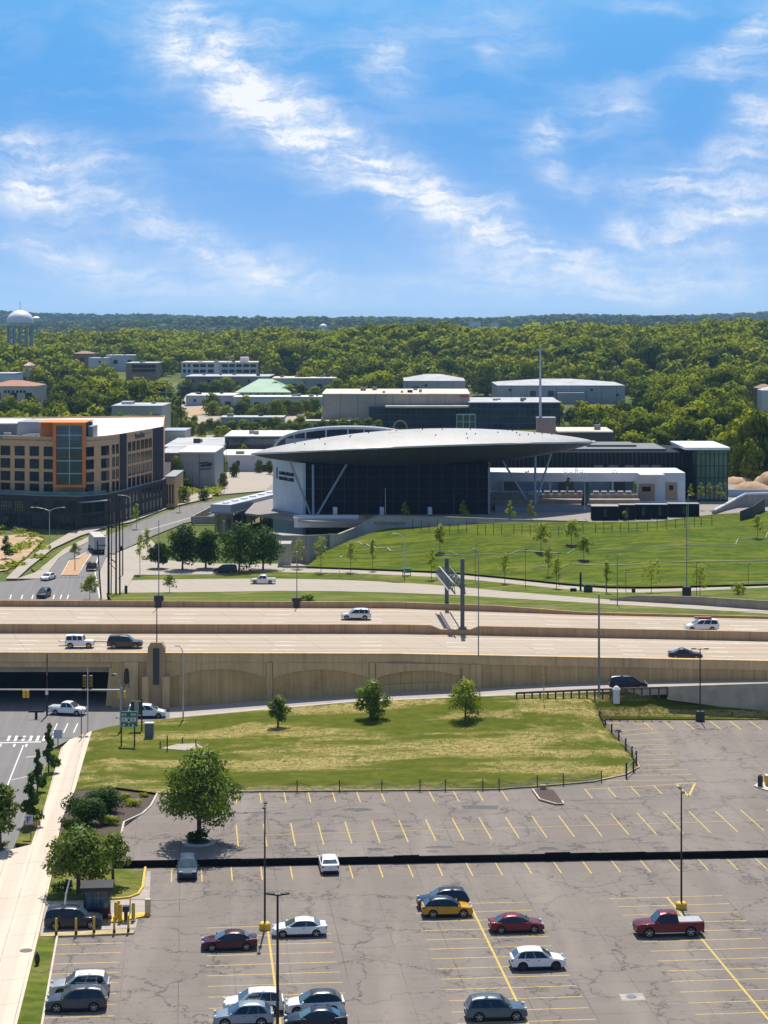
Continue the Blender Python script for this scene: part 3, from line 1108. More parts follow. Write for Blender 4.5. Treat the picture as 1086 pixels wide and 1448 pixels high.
def hpt(arr, px, off=0.0, z=ZH):
    Y = hy(arr, px)
    return (XA(px, Y), Y + off, z)


pxs = list(range(-260, 1381, 20))
mb = MB()
A = [hpt(NEAR, x, 0.4) for x in pxs]
B = [hpt(FARB, x, 0.0) for x in pxs]
mb.strip(A, B)
A2 = [(p[0], p[1], ZH - 1.2) for p in A]
B2 = [(p[0], p[1], ZH - 1.2) for p in B]
mb.strip(A2, B2)
mb.strip(A, A2)
mb.strip(B, B2)
struct(mb.build('highway', M_HWY))
# markings on the carriageways
mb = MB()
for arr, off, dash in [(NEAR, 3.0, 0), (NEAR, 20.6, 0), (FARB, -3.2, 0), (FARB, -24.0, 0), (NEAR, 8.6, 1), (NEAR, 12.4, 1), (NEAR, 16.2, 1), (FARB, -8, 1), (FARB, -12, 1), (FARB, -16, 1), (FARB, -20, 1)]:
    step = 8
    for i, x in enumerate(range(-260, 1380, step)):
        if dash and i % 16 > 3:
            continue
        line(mb, Vector(hpt(arr, x, off)) + up, Vector(hpt(arr, x + step, off)) + up, 0.19)
struct(mb.build('lane_markings', mat('worn_lane_paint', (0.80, 0.77, 0.69), 0.7, var=0.3, scale=1)))
mb = MB()
for arr, o0, o1 in [(MEDN, -1.0, -.02), (MEDN, .78, 1.7), (FARB, -1.0, -.02), (NEAR, .45, 1.0)]:
    mb.strip([hpt(arr, x, o0, ZH + .0025) for x in pxs], [hpt(arr, x, o1, ZH + .0025) for x in pxs])
struct(mb.build('gutter', m_road('rusty_gutter', (0.50, 0.36, 0.23), (0.36, 0.24, 0.14), 0.8, (0.46, 0.26, 0.12), False, (1, 0), stain=.7)))
med = thing('median_barrier', 'long solid concrete barrier between the two highway carriageways', 'barrier')


def med_h(x):
    d = abs(x - 643)
    return 1.35 if d > 34 else (0.75 if d < 20 else lerp(0.75, 1.35, (d - 20) / 14))


mb = MB()
mx = sorted(set(pxs + [609, 623, 663, 677]))
mb.wall([hpt(MEDN, x)[:2] for x in mx], ZH - 0.05, [ZH + med_h(x) for x in mx], 0.75)
mb.build('barrier_wall', M_BARRIER, med)
mb = MB()
p = hpt(MEDN, 654)
mb.box(p[0] - 1.0, p[0] + 1.0, p[1] - 0.12, p[1] + 1.2, ZH - 0.05, ZH + 0.85)
mb.build('plinth', M_BARRIER, med)
far = thing('parapet', 'far concrete parapet edging the highway beside the green verge', 'parapet')
mb = MB()
mb.wall([hpt(FARB, x)[:2] for x in pxs], ZH - 1.2, [ZH + np.interp(x, [-260, 700, 830, 1380], [1.0, 1.0, 0.42, 0.35]) for x in pxs], 0.45)
mb.build('parapet_wall', M_BARRIER, far)
mb = MB()
tb = [hpt(FARB, x, -0.35, ZH + 1.15) for x in range(640, 1381, 20)]
mb.tube(tb, 0.035, 6)
mb.build('rail', M_GALV, far)

# big near wall with arched panels, bridge over the street on the left
hw = thing('highway_wall', 'tall tan concrete highway wall with arched relief panels above the ramp', 'wall')
wp = [x for x in pxs if x >= 160]
wp = [158] + wp


def wall_base(x):
    return ramp_z(x) - 0.3


mb = MB()
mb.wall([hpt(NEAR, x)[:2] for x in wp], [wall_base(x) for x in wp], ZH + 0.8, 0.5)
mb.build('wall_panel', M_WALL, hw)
mb = MB()
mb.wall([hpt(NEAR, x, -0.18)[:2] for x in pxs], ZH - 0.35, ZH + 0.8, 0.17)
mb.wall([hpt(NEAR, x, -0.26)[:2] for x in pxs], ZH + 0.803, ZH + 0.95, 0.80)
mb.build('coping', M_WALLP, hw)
PIL = [(186, 1.9), (237, 1.1), (381, .8), (526.5, .8), (673, 1.5)]
for x, w in PIL:
    c = hpt(NEAR, x)
    mb = MB()
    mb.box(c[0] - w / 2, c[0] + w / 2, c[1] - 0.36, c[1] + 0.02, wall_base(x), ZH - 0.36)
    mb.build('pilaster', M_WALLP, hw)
for x0, x1 in [(237, 381), (381, 526.5), (526.5, 673)]:
    c0_, c1_ = hpt(NEAR, x0), hpt(NEAR, x1)
    xa, xb = c0_[0] + 0.5, c1_[0] - 0.5
    zt = ZH - 0.36
    base_z = (wall_base(x0) + wall_base(x1)) / 2 + 0.3
    arch = []
    for k in range(21):
        s_ = k / 20
        arch.append((lerp(xa, xb, s_), lerp(zt - 2.2, zt - 0.95, math.sin(math.pi * s_) ** 0.8)))
    vs, n = [], 21
    yf = (c0_[1] + c1_[1]) / 2
    yl = lambda X: lerp(c0_[1], c1_[1], (X - c0_[0]) / (c1_[0] - c0_[0]))
    m_ = MB()
    for dy in (-0.22, 0.02):
        vs += [(X, yl(X) + dy, zt) for X, Z in arch] + [(X, yl(X) + dy, Z) for X, Z in arch]
    fs = []
    for k in range(n - 1):
        fs.append((k, k + 1, n + k + 1, n + k))
        fs.append((n + k, n + k + 1, 3 * n + k + 1, 3 * n + k))
    m_.add(vs, fs)
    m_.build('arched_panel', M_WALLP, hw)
    m_ = MB()
    zb = lambda X: lerp(wall_base(x0), wall_base(x1), (X - c0_[0]) / (c1_[0] - c0_[0])) + 0.25
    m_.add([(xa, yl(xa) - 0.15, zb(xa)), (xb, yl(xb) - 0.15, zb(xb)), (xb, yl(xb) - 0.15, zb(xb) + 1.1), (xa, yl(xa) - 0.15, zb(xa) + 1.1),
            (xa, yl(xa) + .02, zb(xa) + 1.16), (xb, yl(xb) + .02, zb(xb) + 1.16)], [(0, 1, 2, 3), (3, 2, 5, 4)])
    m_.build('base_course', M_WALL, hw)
for x in (720, 768, 815, 866, 920, 975, 1030, 1085):
    c = hpt(NEAR, x)
    mb = MB()
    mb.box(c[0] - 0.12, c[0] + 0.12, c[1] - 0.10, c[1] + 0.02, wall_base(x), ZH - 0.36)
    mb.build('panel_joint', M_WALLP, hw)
# stepped pylon that carries the dark lamp post
pyl = thing('wall_pylon', 'stepped concrete pylon with dark channel bulging from the highway wall', 'pylon')
c = hpt(NEAR, 222)
mb = MB()
prof = [(-1.75, -0.2), (-1.75, 4.4), (-1.3, 4.5), (-1.15, 8.3), (-0.75, 9.0), (0.75, 9.0), (1.15, 8.3), (1.3, 4.5), (1.75, 4.4), (1.75, -0.2)]
n = len(prof)
vs = [(c[0] + x, c[1] - 1.1, z) for x, z in prof] + [(c[0] + x, c[1] + 0.4, z) for x, z in prof]
mb.add(vs, [tuple(range(n)), tuple(reversed(range(n, 2 * n)))] + [(i, (i + 1) % n, n + (i + 1) % n, n + i) for i in range(n)])
mb.build('pylon_block', M_BARRIER, pyl)
mb = MB()
mb.box(c[0] - 0.42, c[0] + 0.42, c[1] - 1.22, c[1] - 1.09, 3.2, 8.2)
mb.build('channel', mat('dark_slate_metal', (0.055, 0.06, 0.07), 0.5, 0.3), pyl)
mb = MB()
mb.box(c[0] - 1.9, c[0] - 0.9, c[1] - 1.5, c[1] - 1.11, -0.2, 4.3)
mb.box(c[0] + 0.9, c[0] + 1.9, c[1] - 1.5, c[1] - 1.11, -0.2, 4.3)
mb.build('buttress', M_WALLP, pyl)
# bridge
br = thing('road_bridge', 'concrete highway bridge crossing the street with deep tan girder', 'bridge')
xl, xr = -95.0, hpt(NEAR, 158)[0]
mb = MB()
mb.box(xl, xr, 286.05, 286.6, ZH - 1.15, ZH + 0.8)
mb.build('fascia', M_WALLP, br)
mb = MB()
mb.box(xl, xr - 0.01, 286.7, 287.5, 4.55, ZH - 1.16)
mb.build('girder', mat('tan_girder', (0.40, 0.32, 0.22), 0.8, var=0.15, scale=0.4), br)
for k in range(1, 12):
    mb = MB()
    mb.box(xl, xr - 0.01, 287.5 + k * 4.2, 288.1 + k * 4.2, 4.6, ZH - 1.21)
    mb.build('girder', MATS['tan_girder'], br)
mb = MB()
mb.add([(xr, 285.9, -0.2), (xr - 0.9, 285.9, -0.2), (xr - 0.35, 285.9, 5.3), (xr, 285.9, 5.3), (xr, 340, -0.2), (xr - 0.9, 340, -0.2), (xr - 0.35, 340, 5.3), (xr, 340, 5.3)],
       [(0, 1, 2, 3), (4, 7, 6, 5), (1, 5, 6, 2), (0, 4, 5, 1), (3, 2, 6, 7), (0, 3, 7, 4)])
mb.build('abutment', M_WALLP, br)
mb = MB()
mb.box(-97, -95, 285, 340, -0.3, 5.3)
mb.build('abutment', M_WALLP, br)
mb = MB()
mb.box(-70.8, -69.8, 288, 338, -0.3, 4.55)
mb.build('pier', M_WALLP, br)

# ramp
mb = MB()
rx = [x for x in pxs if x >= 240]
RLOW = {x: float(np.interp(x, [240, 250, 380, 500, 600, 730, 800, 930, 1086, 1380], [1016, 1015, 1003, 992.5, 988, 983, 980, 974, 969, 960])) for x in rx}
A = [hpt(NEAR, x, -0.01, ramp_z(x)) for x in rx]
B = [P(x, RLOW[x], ramp_z(x)) for x in rx]
B = [(p[0], min(p[1], a_[1] - 3.5), p[2]) for p, a_ in zip(B, A)]
mb.strip(B, A)
B2 = [(p[0], p[1], p[2] - 0.8) for p in B]
mb.strip(B, B2)
struct(mb.build('ramp', M_RAMP))
mb = MB()
for i, (a_, b_) in enumerate(zip(A, B)):
    if i + 1 < len(A):
        line(mb, Vector(vl(a_, b_, 0.90)) + up, Vector(vl(A[i + 1], B[i + 1], 0.90)) + up, 0.14)
        line(mb, Vector(vl(a_, b_, 0.12)) + up, Vector(vl(A[i + 1], B[i + 1], 0.12)) + up, 0.14)
struct(mb.build('ramp_markings', M_WHT))
rr = thing('retaining_wall', 'grey concrete wall holding up the ramp above the upper car park', 'wall')
mb = MB()
rp = [(943, 3.5), (1000, 2.8), (1086, 1.7), (1200, .8), (1380, 0.6)]
base = []
for x, zb in rp:
    p = P(x, RLOW.get(x, np.interp(x, list(RLOW.keys()), list(RLOW.values()))), ramp_z(x))
    base.append((p[0], p[1] - 0.42))
mb.wall(base, [zb - 0.6 for x, zb in rp], [ramp_z(x) + 0.35 for x, zb in rp], 0.4)
mb.build('wall_panel', mat('olive_grey_concrete', (0.40, 0.36, 0.27), 0.9, var=0.2, scale=0.6), rr)

# ------------------------------------------------------------------ beyond the highway: road, path, verges, lawn hill
def froad_z(px):
    return float(np.interp(px, [560, 720, 865, 1086, 1300], [0, 1.5, 3.5, 5.6, 6.2]))


RU = [(150, 822), (200, 820), (300, 818.5), (400, 818), (480, 820), (560, 823), (640, 829), (720, 836.5), (800, 843), (865, 848), (983, 854), (1086, 862), (1300, 873)]
RL = [(150, 838), (200, 838), (300, 837), (400, 835.5), (480, 836), (560, 838), (640, 841), (720, 846), (800, 850.5), (865, 854.5), (983, 861), (1086, 868), (1300, 878)]
ru = [P(x, y, froad_z(x)) for x, y in RU]
rl = [P(x, y, froad_z(x)) for x, y in RL]
mb = MB()
mb.strip(rl, ru)
struct(mb.build('service_road', M_FARWALK))


def path_z(px):
    return float(np.interp(px, [400, 640, 865, 1086], [0.3, 0.8, 2.2, 3.0]))


PU = [(400, 803), (480, 803), (560, 806), (640, 809.5), (720, 817), (800, 825.5), (865, 830), (930, 830), (1000, 828), (1086, 826), (1300, 822)]
PL = [(400, 809), (480, 810), (560, 813), (640, 817), (720, 825), (800, 833), (865, 838), (930, 837.5), (1000, 834.5), (1086, 830.5), (1300, 826)]
pu = [P(x, y, path_z(x)) for x, y in PU]
pl = [P(x, y, path_z(x)) for x, y in PL]
mb = MB()
mb.strip(pl, pu)
struct(mb.build('footpath', M_FARWALK))
curb([(p[0], p[1], p[2]) for p in pu], 0.3, 0.45, name='path_kerb', m=M_GREYC)
n = 24
struct(grid([resample([P(150, 822, 0)] + ru[1:], n), resample([P(150, 806, 0)] + [P(300, 808.5, .02)] + pl, n)], 'road_verge', M_VERGE))
top = [hpt(FARB, x, 0.47, ZH - 0.35) for x in range(168, 1320, 48)]
r0 = resample(top, 30)
r1 = [(p[0], p[1], p[2] - 0.03) for p in resample(rl, 30)]
mid = []
for k in range(1, 5):
    mid.append([(lerp(a_[0], b_[0], k / 5), lerp(a_[1], b_[1], k / 5), lerp(a_[2], b_[2], k / 5)) for a_, b_ in zip(r0, r1)])
struct(grid([r0] + mid + [r1], 'highway_verge', M_VERGE, 0.15, 8))
wl = thing('retaining_wall', 'low grey wall between footpath lawn and rising service road', 'wall')
mb = MB()
wpts = [(862, 849), (900, 850.5), (983, 855), (1086, 862.5), (1300, 873.5)]
bp = [P(x, y, froad_z(x)) for x, y in wpts]
mb.wall([p[:2] for p in bp], [p[2] - 0.3 for p in bp], [p[2] + h for p, h in zip(bp, (0.3, 1.1, 1.4, 1.5, 1.5))], 0.4)
mb.build('wall_panel', mat('brown_grey_concrete', (0.34, 0.28, 0.22), 0.9, var=0.2, scale=0.5), wl)

# museum hill
LAWN_LO = [(432, 801), (480, 802.5), (560, 805.5), (640, 809), (720, 816.5), (800, 825), (865, 829.5), (930, 829.5), (1000, 827.5), (1086, 825.5), (1300, 821.5)]
LAWN_HI = [(470, 775, 2.0), (500, 762, 3.2), (545, 747, 5.0), (640, 743, 6.0), (720, 738.5, 6.5), (800, 738, 6.5), (865, 738, 6.5), (930, 737, 6.5), (1000, 728, 6.8), (1086, 722, 7.0), (1300, 716, 7.0)]
lo = resample([P(x, y, path_z(x) + 0.4) for x, y in LAWN_LO], 40)
hi_ = resample([P(x, y, z) for x, y, z in LAWN_HI], 40)
rows = []
for j in range(15):
    t = j / 14
    s = t + 0.10 * math.sin(2 * math.pi * t) * -0.6
    rows.append([(lerp(a_[0], b_[0], t), lerp(a_[1], b_[1], t), lerp(a_[2], b_[2], s) + 0.25 * math.sin(i * 0.55 + 2.2 * t) * math.sin(math.pi * t)) for i, (a_, b_) in enumerate(zip(lo, hi_))])
LAWN_ROWS = rows
struct(grid(rows, 'lawn', M_LAWN, 0.05, 4))


def lawn_point(px, py):
    """the lawn point seen at a photograph position"""
    best, bd = None, 1e9
    for r in LAWN_ROWS:
        for a_, b_ in zip(r, r[1:]):
            for k in range(4):
                p = vl(a_, b_, k / 4)
                dx = CX + p[0] * F / p[1] - px
                dy = HY + (H - p[2]) * F / p[1] - py
                d = dx * dx + dy * dy
                if d < bd:
                    best, bd = p, d
    return best


Z_PL = 6.5
mb = MB()
M_PLAZA = m_road('plaza_paving', (0.30, 0.28, 0.26), (0.22, 0.205, 0.19), 0.5, (0.25, 0.21, 0.17), True, (1, 0.1))
pz = [(p[0], p[1] + 0.3, Z_PL) for p in hi_ if p[2] > 6.2]
bk = [(230, 690, Z_PL), (-30, 690, Z_PL), (-34, 500, Z_PL), (XA(440, 480), 480, Z_PL), (XA(600, 478), 478.5, Z_PL)]
mb.slab(pz + bk, 0.5)
struct(mb.build('plaza', M_PLAZA))

# far street, its pavements and medians on the left
mb = MB()
ST = [(-200, 900), (150, 900), (141, 848), (140, 812), (150, 787), (185, 772), (215, 758), (260, 740), (330, 722), (420, 707), (420, 699), (330, 704), (260, 716), (200, 737), (165, 752), (128, 764), (97, 780), (83, 789), (68, 809), (58, 818), (20, 822), (-200, 830)]
mb.slab([P(x, y, 0.004) for x, y in ST], 0.25)
struct(mb.build('far_street', M_STREET))
mb = MB()
mb.slab([P(x, y, 0.12) for x, y in [(24, 818), (40, 803), (75, 775), (114, 757), (130, 752), (150, 745), (165, 741), (185, 738), (240, 717), (300, 703), (300, 700), (236, 712), (180, 733), (140, 741), (100, 752), (60, 775), (30, 796), (8, 818)][:]], 0.2)
mb.slab([P(x, y, 0.12) for x, y in [(68, 809), (83, 789), (97, 780), (128, 764), (150, 756), (150, 750), (128, 757), (90, 776), (50, 809), (24, 818), (58, 818)]], 0.2)
mb.slab([P(x, y, 0.11) for x, y in [(141, 848), (140, 812), (150, 788), (186, 773), (212, 762), (222, 772), (205, 790), (300, 797), (445, 797), (445, 808.5), (300, 812), (190, 813), (180, 830), (160, 848)]], 0.2)
struct(mb.build('far_pavement', M_FARWALK))
mb = MB()
mb.slab([P(x, y, 0.16) for x, y in [(50, 809), (90, 776), (128, 757), (120, 757), (84, 776), (44, 803)]], 0.2)
struct(mb.build('planting_strip', M_VERGE))
mb = MB()
mb.slab([P(x, y, 0.14) for x, y in [(87, 813), (110, 813), (118, 797), (128, 783), (120, 783), (98, 793)]], 0.2)
struct(mb.build('brick_median', mat('brick_paving', (0.42, 0.27, 0.15), 0.9, var=0.25, scale=3)))
mb = MB()
mb.slab([P(x, y, 0.02) for x, y in [(-40, 812), (10, 806), (40, 785), (62, 762), (40, 754), (-40, 762)]], 0.1)
struct(mb.build('bare_earth', M_DIRT))
mb = MB()
for i in range(13):
    x = 60 + i * 6.2
    line(mb, Vector(P(x, 816.2, .004)), Vector(P(x + 3.2, 816.2, .004)), 0.7)
for pts in ([(87, 813), (98, 793), (122, 781)], [(110, 813), (119, 797), (130, 782)], [(141, 846), (134, 806), (139, 786)]):
    for a_, b_ in zip(pts, pts[1:]):
        line(mb, Vector(P(*a_, .006)), Vector(P(*b_, .006)), 0.22)
for x in (14, 30, 45, 75, 85, 95):
    line(mb, Vector(P(x, 847, .006)), Vector(P(x + 2, 841, .006)), 0.2)
line(mb, Vector(P(200, 752, .006)), Vector(P(290, 726, .006)), 0.3)
struct(mb.build('far_road_markings', mat('far_paint', (0.7, 0.66, 0.58), 0.7, var=0.1)))
# paved yards between the museum and the town
mb = MB()
for k, poly in enumerate([[(232, 712), (300, 700), (420, 690), (420, 640), (232, 640)], [(232, 634), (460, 634), (470, 614), (232, 616)], [(235, 600), (520, 596), (520, 584), (235, 588)], [(500, 606), (780, 606), (790, 588), (500, 588)],
                          [(660, 584), (800, 584), (790, 569), (660, 569)], [(255, 577), (300, 577), (300, 562), (262, 560)]]):
    mb.slab([P(x, y, 0.08 + 0.04 * k) if y > 600 else P(x, y, terrain(XA(x, F * 53 / (y - 450)), F * 53 / (y - 450)) + 0.5) for x, y in poly], 0.6)
struct(mb.build('paved_yard', M_FARWALK))
mb = MB()
mb.slab([P(x, y, 0.5) for x, y in [(258, 588), (320, 584), (320, 570), (270, 568)]], 0.5)
struct(mb.build('earth_yard', M_DIRT))

# ------------------------------------------------------------------ vehicles
M_TYRE = mat('tyre_rubber', (0.015, 0.015, 0.016), 0.85, var=0.2)
M_RIM = mat('alloy_rim', (0.45, 0.46, 0.47), 0.35, 0.8, var=0.1)
M_RIMD = mat('dark_rim', (0.06, 0.06, 0.065), 0.4, 0.6, var=0.1)
M_GLASSC = m_glass('car_glass', (0.010, 0.016, 0.020), 0.04, 0.4, 1.2, 0.8)
M_SCREEN = m_glass('windscreen_glass', (0.035, 0.06, 0.075), 0.04, 0.5, 1.0, 1.0)
M_TRIM = mat('black_trim', (0.012, 0.012, 0.013), 0.6, var=0.1)
M_LAMPW = mat('headlamp_lens', (0.62, 0.64, 0.66), 0.12, 0.2, var=0.1, scale=8)
M_LAMPR = mat('taillamp_lens', (0.30, 0.012, 0.016), 0.2, var=0.15, scale=8)
M_PLATE = mat('number_plate', (0.6, 0.6, 0.58), 0.5, var=0.1, scale=9)
M_CHROME = mat('chrome', (0.6, 0.6, 0.6), 0.2, 0.9, var=0.05)


def paint(name, col, metal=0.25, rough=0.32):
    return mat('paint_' + name, col, rough, metal, var=0.06, scale=1.2, coat=0.32, spec=0.35)


# x runs from the tail (-) to the nose (+), in fractions of the length; z in metres
KINDS = {
    'sedan': dict(L=4.80, W=1.84, H=1.44, r=0.335, wb=(-.305, .305), belt=0.93,
                  top=[(-.5, .58), (-.497, .82), (-.485, .97), (-.40, 1.00), (-.33, .96), (.20, .93), (.33, .87), (.435, .76), (.485, .62), (.5, .46)],
                  cab=(-.44, .285, -.255, .06), panes=[(.09, .43), (.445, .90)], bot=.24),
    'coupe_sedan': dict(L=4.75, W=1.84, H=1.43, r=0.33, wb=(-.30, .305), belt=0.92,
                        top=[(-.5, .58), (-.497, .84), (-.485, .98), (-.43, 1.0), (-.36, .96), (.20, .92), (.33, .86), (.435, .75), (.485, .6), (.5, .45)],
                        cab=(-.46, .27, -.20, .01), panes=[(.12, .44), (.455, .90)], bot=.24),
    'suv': dict(L=4.75, W=1.90, H=1.73, r=0.375, wb=(-.295, .31), belt=1.05,
                top=[(-.5, .62), (-.498, .9), (-.49, 1.08), (-.40, 1.07), (.19, 1.03), (.30, 1.0), (.42, .92), (.48, .78), (.5, .55)],
                cab=(-.49, .275, -.40, .06), panes=[(.06, .26), (.275, .54), (.555, .90)], bot=.27, rack=True),
    'crossover': dict(L=4.6, W=1.88, H=1.65, r=0.38, wb=(-.295, .305), belt=1.03,
                      top=[(-.5, .62), (-.498, .9), (-.488, 1.06), (-.40, 1.06), (.19, 1.0), (.30, .97), (.42, .88), (.48, .74), (.5, .54)],
                      cab=(-.487, .28, -.345, .06), panes=[(.10, .29), (.305, .56), (.575, .90)], bot=.27),
    'big_suv': dict(L=5.05, W=1.98, H=1.80, r=0.385, wb=(-.30, .32), belt=1.12,
                    top=[(-.5, .65), (-.498, .95), (-.49, 1.14), (-.40, 1.13), (.20, 1.11), (.30, 1.09), (.43, 1.02), (.49, .88), (.5, .6)],
                    cab=(-.49, .265, -.445, .09), panes=[(.04, .27), (.285, .55), (.565, .90)], bot=.3, rack=True),
    'jeep': dict(L=4.1, W=1.8, H=1.84, r=0.40, wb=(-.31, .33), belt=1.15,
                 top=[(-.5, .62), (-.5, .95), (-.49, 1.17), (-.40, 1.16), (.17, 1.15), (.22, 1.13), (.42, 1.09), (.49, 1.02), (.5, .6)],
                 cab=(-.485, .19, -.465, .12), panes=[(.05, .34), (.38, .62), (.66, .90)], bot=.42),
    'minivan': dict(L=5.1, W=1.98, H=1.76, r=0.35, wb=(-.285, .315), belt=1.08,
                    top=[(-.5, .6), (-.5, .92), (-.492, 1.1), (-.40, 1.1), (.23, 1.05), (.32, 1.0), (.43, .86), (.485, .7), (.5, .5)],
                    cab=(-.492, .315, -.455, .10), panes=[(.04, .31), (.335, .60), (.63, .87)], bot=.24),
    'pickup': dict(L=6.05, W=2.04, H=2.0, r=0.45, wb=(-.295, .315), belt=1.27,
                   top=[(-.5, .70), (-.5, 1.0), (-.497, 1.27), (-.40, 1.27), (.20, 1.25), (.29, 1.25), (.43, 1.19), (.49, 1.04), (.5, .62)],
                   cab=(-.125, .25, -.105, .135), panes=[(.05, .46), (.49, .90)], bot=.42, bed=True),
    'small_pickup': dict(L=5.1, W=1.92, H=1.76, r=0.375, wb=(-.29, .315), belt=1.10,
                         top=[(-.5, .64), (-.5, .95), (-.497, 1.12), (-.40, 1.12), (.20, 1.08), (.29, 1.05), (.43, .96), (.49, .82), (.5, .55)],
                         cab=(-.17, .275, -.125, .10), panes=[(.06, .46), (.51, .88)], bot=.34, bed=True),
}
CAR_N = [0]


def car(kind, name, label, cat, pm, px, py, face, z=0.0, roof=None, rz=None, group=None, rim=None, rack=None, W_off=None, scale=1.0, loc=None):
    k = KINDS[kind]
    L, W, Hh, r = k['L'], k['W'], k['H'], k['r']
    rz = (LOT_ROT * 0.9 if face > 0 else math.pi + LOT_ROT * 0.9) if rz is None else rz
    if loc is None:
        p = P(px, py, z)
        # py is where the wheels nearest the camera touch the ground
        off = abs(math.cos(rz)) * W / 2 * 0.92 + abs(math.sin(rz)) * L / 2
        loc = (p[0] * (p[1] + off) / p[1], p[1] + off, z)
    t = thing(name, label, cat, loc, rz, group)
    t.scale = (scale,) * 3
    # --- body: outline with wheel arches, thick across the width
    ax = [a * L for a in k['wb']]
    ra = r * 1.17
    out = [(x * L, zz) for x, zz in k['top']]
    bot = k['bot']
    lower = [(0.49 * L, bot + .06), (ax[1] + ra + .02, bot)]
    for c in (ax[1], ax[0]):
        for i in range(9):
            a = math.pi * i / 8
            zz = r + ra * math.sin(a)
            lower.append((c + ra * math.cos(a), max(zz, bot)))
    lower += [(-0.49 * L, bot + .08)]
    prof = out + lower
    n = len(prof)
    bm = bmesh.new()
    rings = []
    yl = [-W / 2, -W / 2 + .22, W / 2 - .22, W / 2]
    for s in (-1, 1):
        rings.append([bm.verts.new((x, s * W / 2, zz)) for x, zz in prof])
    fa = bm.faces.new(rings[0])
    fb = bm.faces.new(list(reversed(rings[1])))
    for i in range(n):
        bm.faces.new((rings[0][i], rings[1][i], rings[1][(i + 1) % n], rings[0][(i + 1) % n]))
    bmesh.ops.recalc_face_normals(bm, faces=bm.faces)
    rim_e = [e for f in (fa, fb) for e in f.edges if min(v.co.z for v in e.verts) > bot + .25 and not any(abs(math.hypot(v.co.x - c, v.co.z - r) - ra) < .02 for v in e.verts for c in ax)]
    bmesh.ops.bevel(bm, geom=rim_e, offset=0.085, segments=3, profile=0.55, affect='EDGES', clamp_overlap=True)
    bmesh.ops.triangulate(bm, faces=[f for f in bm.faces if len(f.verts) > 4])
    for v in bm.verts:            # narrow the nose and tail, lean the sides in
        f_ = abs(v.co.x) / (L / 2)
        kx = 1 - 0.13 * max(0, (f_ - 0.62) / 0.38) ** 2
        kz = 1 - 0.035 * max(0, (v.co.z - .75)) - 0.06 * max(0, (.5 - v.co.z))
        v.co.y *= kx * kz
        if abs(v.co.y) < W * .3 and False:
            v.co.z += .02
    me = bpy.data.meshes.new('body')
    bm.to_mesh(me)
    bm.free()
    me.materials.append(pm)
    for p_ in me.polygons:
        p_.use_smooth = True
    me.set_sharp_from_angle(angle=R(38))
    body = bpy.data.objects.new('body', me)
    COL.objects.link(body)
    body.parent = t
    mb = MB()
    mb.box(-.44 * L, .44 * L, -W * .40, W * .40, bot + .02, .62)
    mb.build('underbody', M_TRIM, t)
    for s in (-1, 1):
        mb = MB()
        mb.box(ax[0] + ra, ax[1] - ra, s * W * .475 - .03, s * W * .475 + .03, bot - .04, bot + .09)
        mb.build('sill_trim', M_TRIM if kind != 'pickup' else M_CHROME, t)
    # --- cabin
    b0, b1, r1, r0 = [x * L for x in k['cab'][:1]] + [k['cab'][1] * L, k['cab'][2] * L, k['cab'][3] * L]
    xr0, xf0, xr1, xf1 = k['cab'][0] * L, k['cab'][1] * L, k['cab'][2] * L, k['cab'][3] * L
    zb, zt = k['belt'] - .10, Hh
    wb_, wt = W * .468, W * .37
    SOFT = {'jeep': .02, 'pickup': .03, 'small_pickup': .06, 'sedan': .10, 'coupe_sedan': .14, 'crossover': .10, 'suv': .07}.get(kind, .07)

    def cabv(u, v, s):        # u from tail to nose, v from belt to roof
        x = lerp(lerp(xr0, xf0, u), lerp(xr1, xf1, u), v)
        e = max(0, abs(2 * u - 1.08) - .42) / .66
        return Vector((x, s * lerp(wb_, wt, v), lerp(zb, zt - SOFT * e * e, v)))
    bm = bmesh.new()
    st = 11
    rings = []
    for i in range(st):
        u = i / (st - 1)
        crown = .035 * math.sin(math.pi * u)
        pts = [cabv(u, 0, -1), cabv(u, .5, -1), cabv(u, .90, -1), cabv(u, 1, -1) + Vector((0, .10, crown)), Vector((lerp(xr1, xf1, u), 0, cabv(u, 1, 1).z + .03 + crown)), cabv(u, 1, 1) + Vector((0, -.10, crown)), cabv(u, .90, 1), cabv(u, .5, 1), cabv(u, 0, 1)]
        rings.append([bm.verts.new(p_) for p_ in pts])
    for a, b in zip(rings, rings[1:]):
        for i in range(8):
            bm.faces.new((a[i], a[i + 1], b[i + 1], b[i]))
    bm.faces.new(rings[0])
    bm.faces.new(list(reversed(rings[-1])))
    bmesh.ops.recalc_face_normals(bm, faces=bm.faces)
    me = bpy.data.meshes.new('cabin')
    bm.to_mesh(me)
    bm.free()
    me.materials.append(roof or pm)
    for p_ in me.polygons:
        p_.use_smooth = True
    me.set_sharp_from_angle(angle=R(40))
    cab = bpy.data.objects.new('cabin', me)
    COL.objects.link(cab)
    cab.parent = t
    # --- glass
    v0 = .16
    for s in (-1, 1):
        for (u0, u1) in k['panes']:
            q_ = [cabv(u0, v0, s), cabv(u1, v0, s), cabv(min(u1, .94), .90, s), cabv(max(u0, .05), .90, s)]
            o = Vector((0, s * .014, .004))
            m_ = MB()
            m_.add([p_ + o for p_ in q_] + [p_ - o for p_ in q_], [(0, 1, 2, 3), (7, 6, 5, 4), (0, 4, 5, 1), (1, 5, 6, 2), (2, 6, 7, 3), (3, 7, 4, 0)])
            m_.build('side_window', M_GLASSC, t)
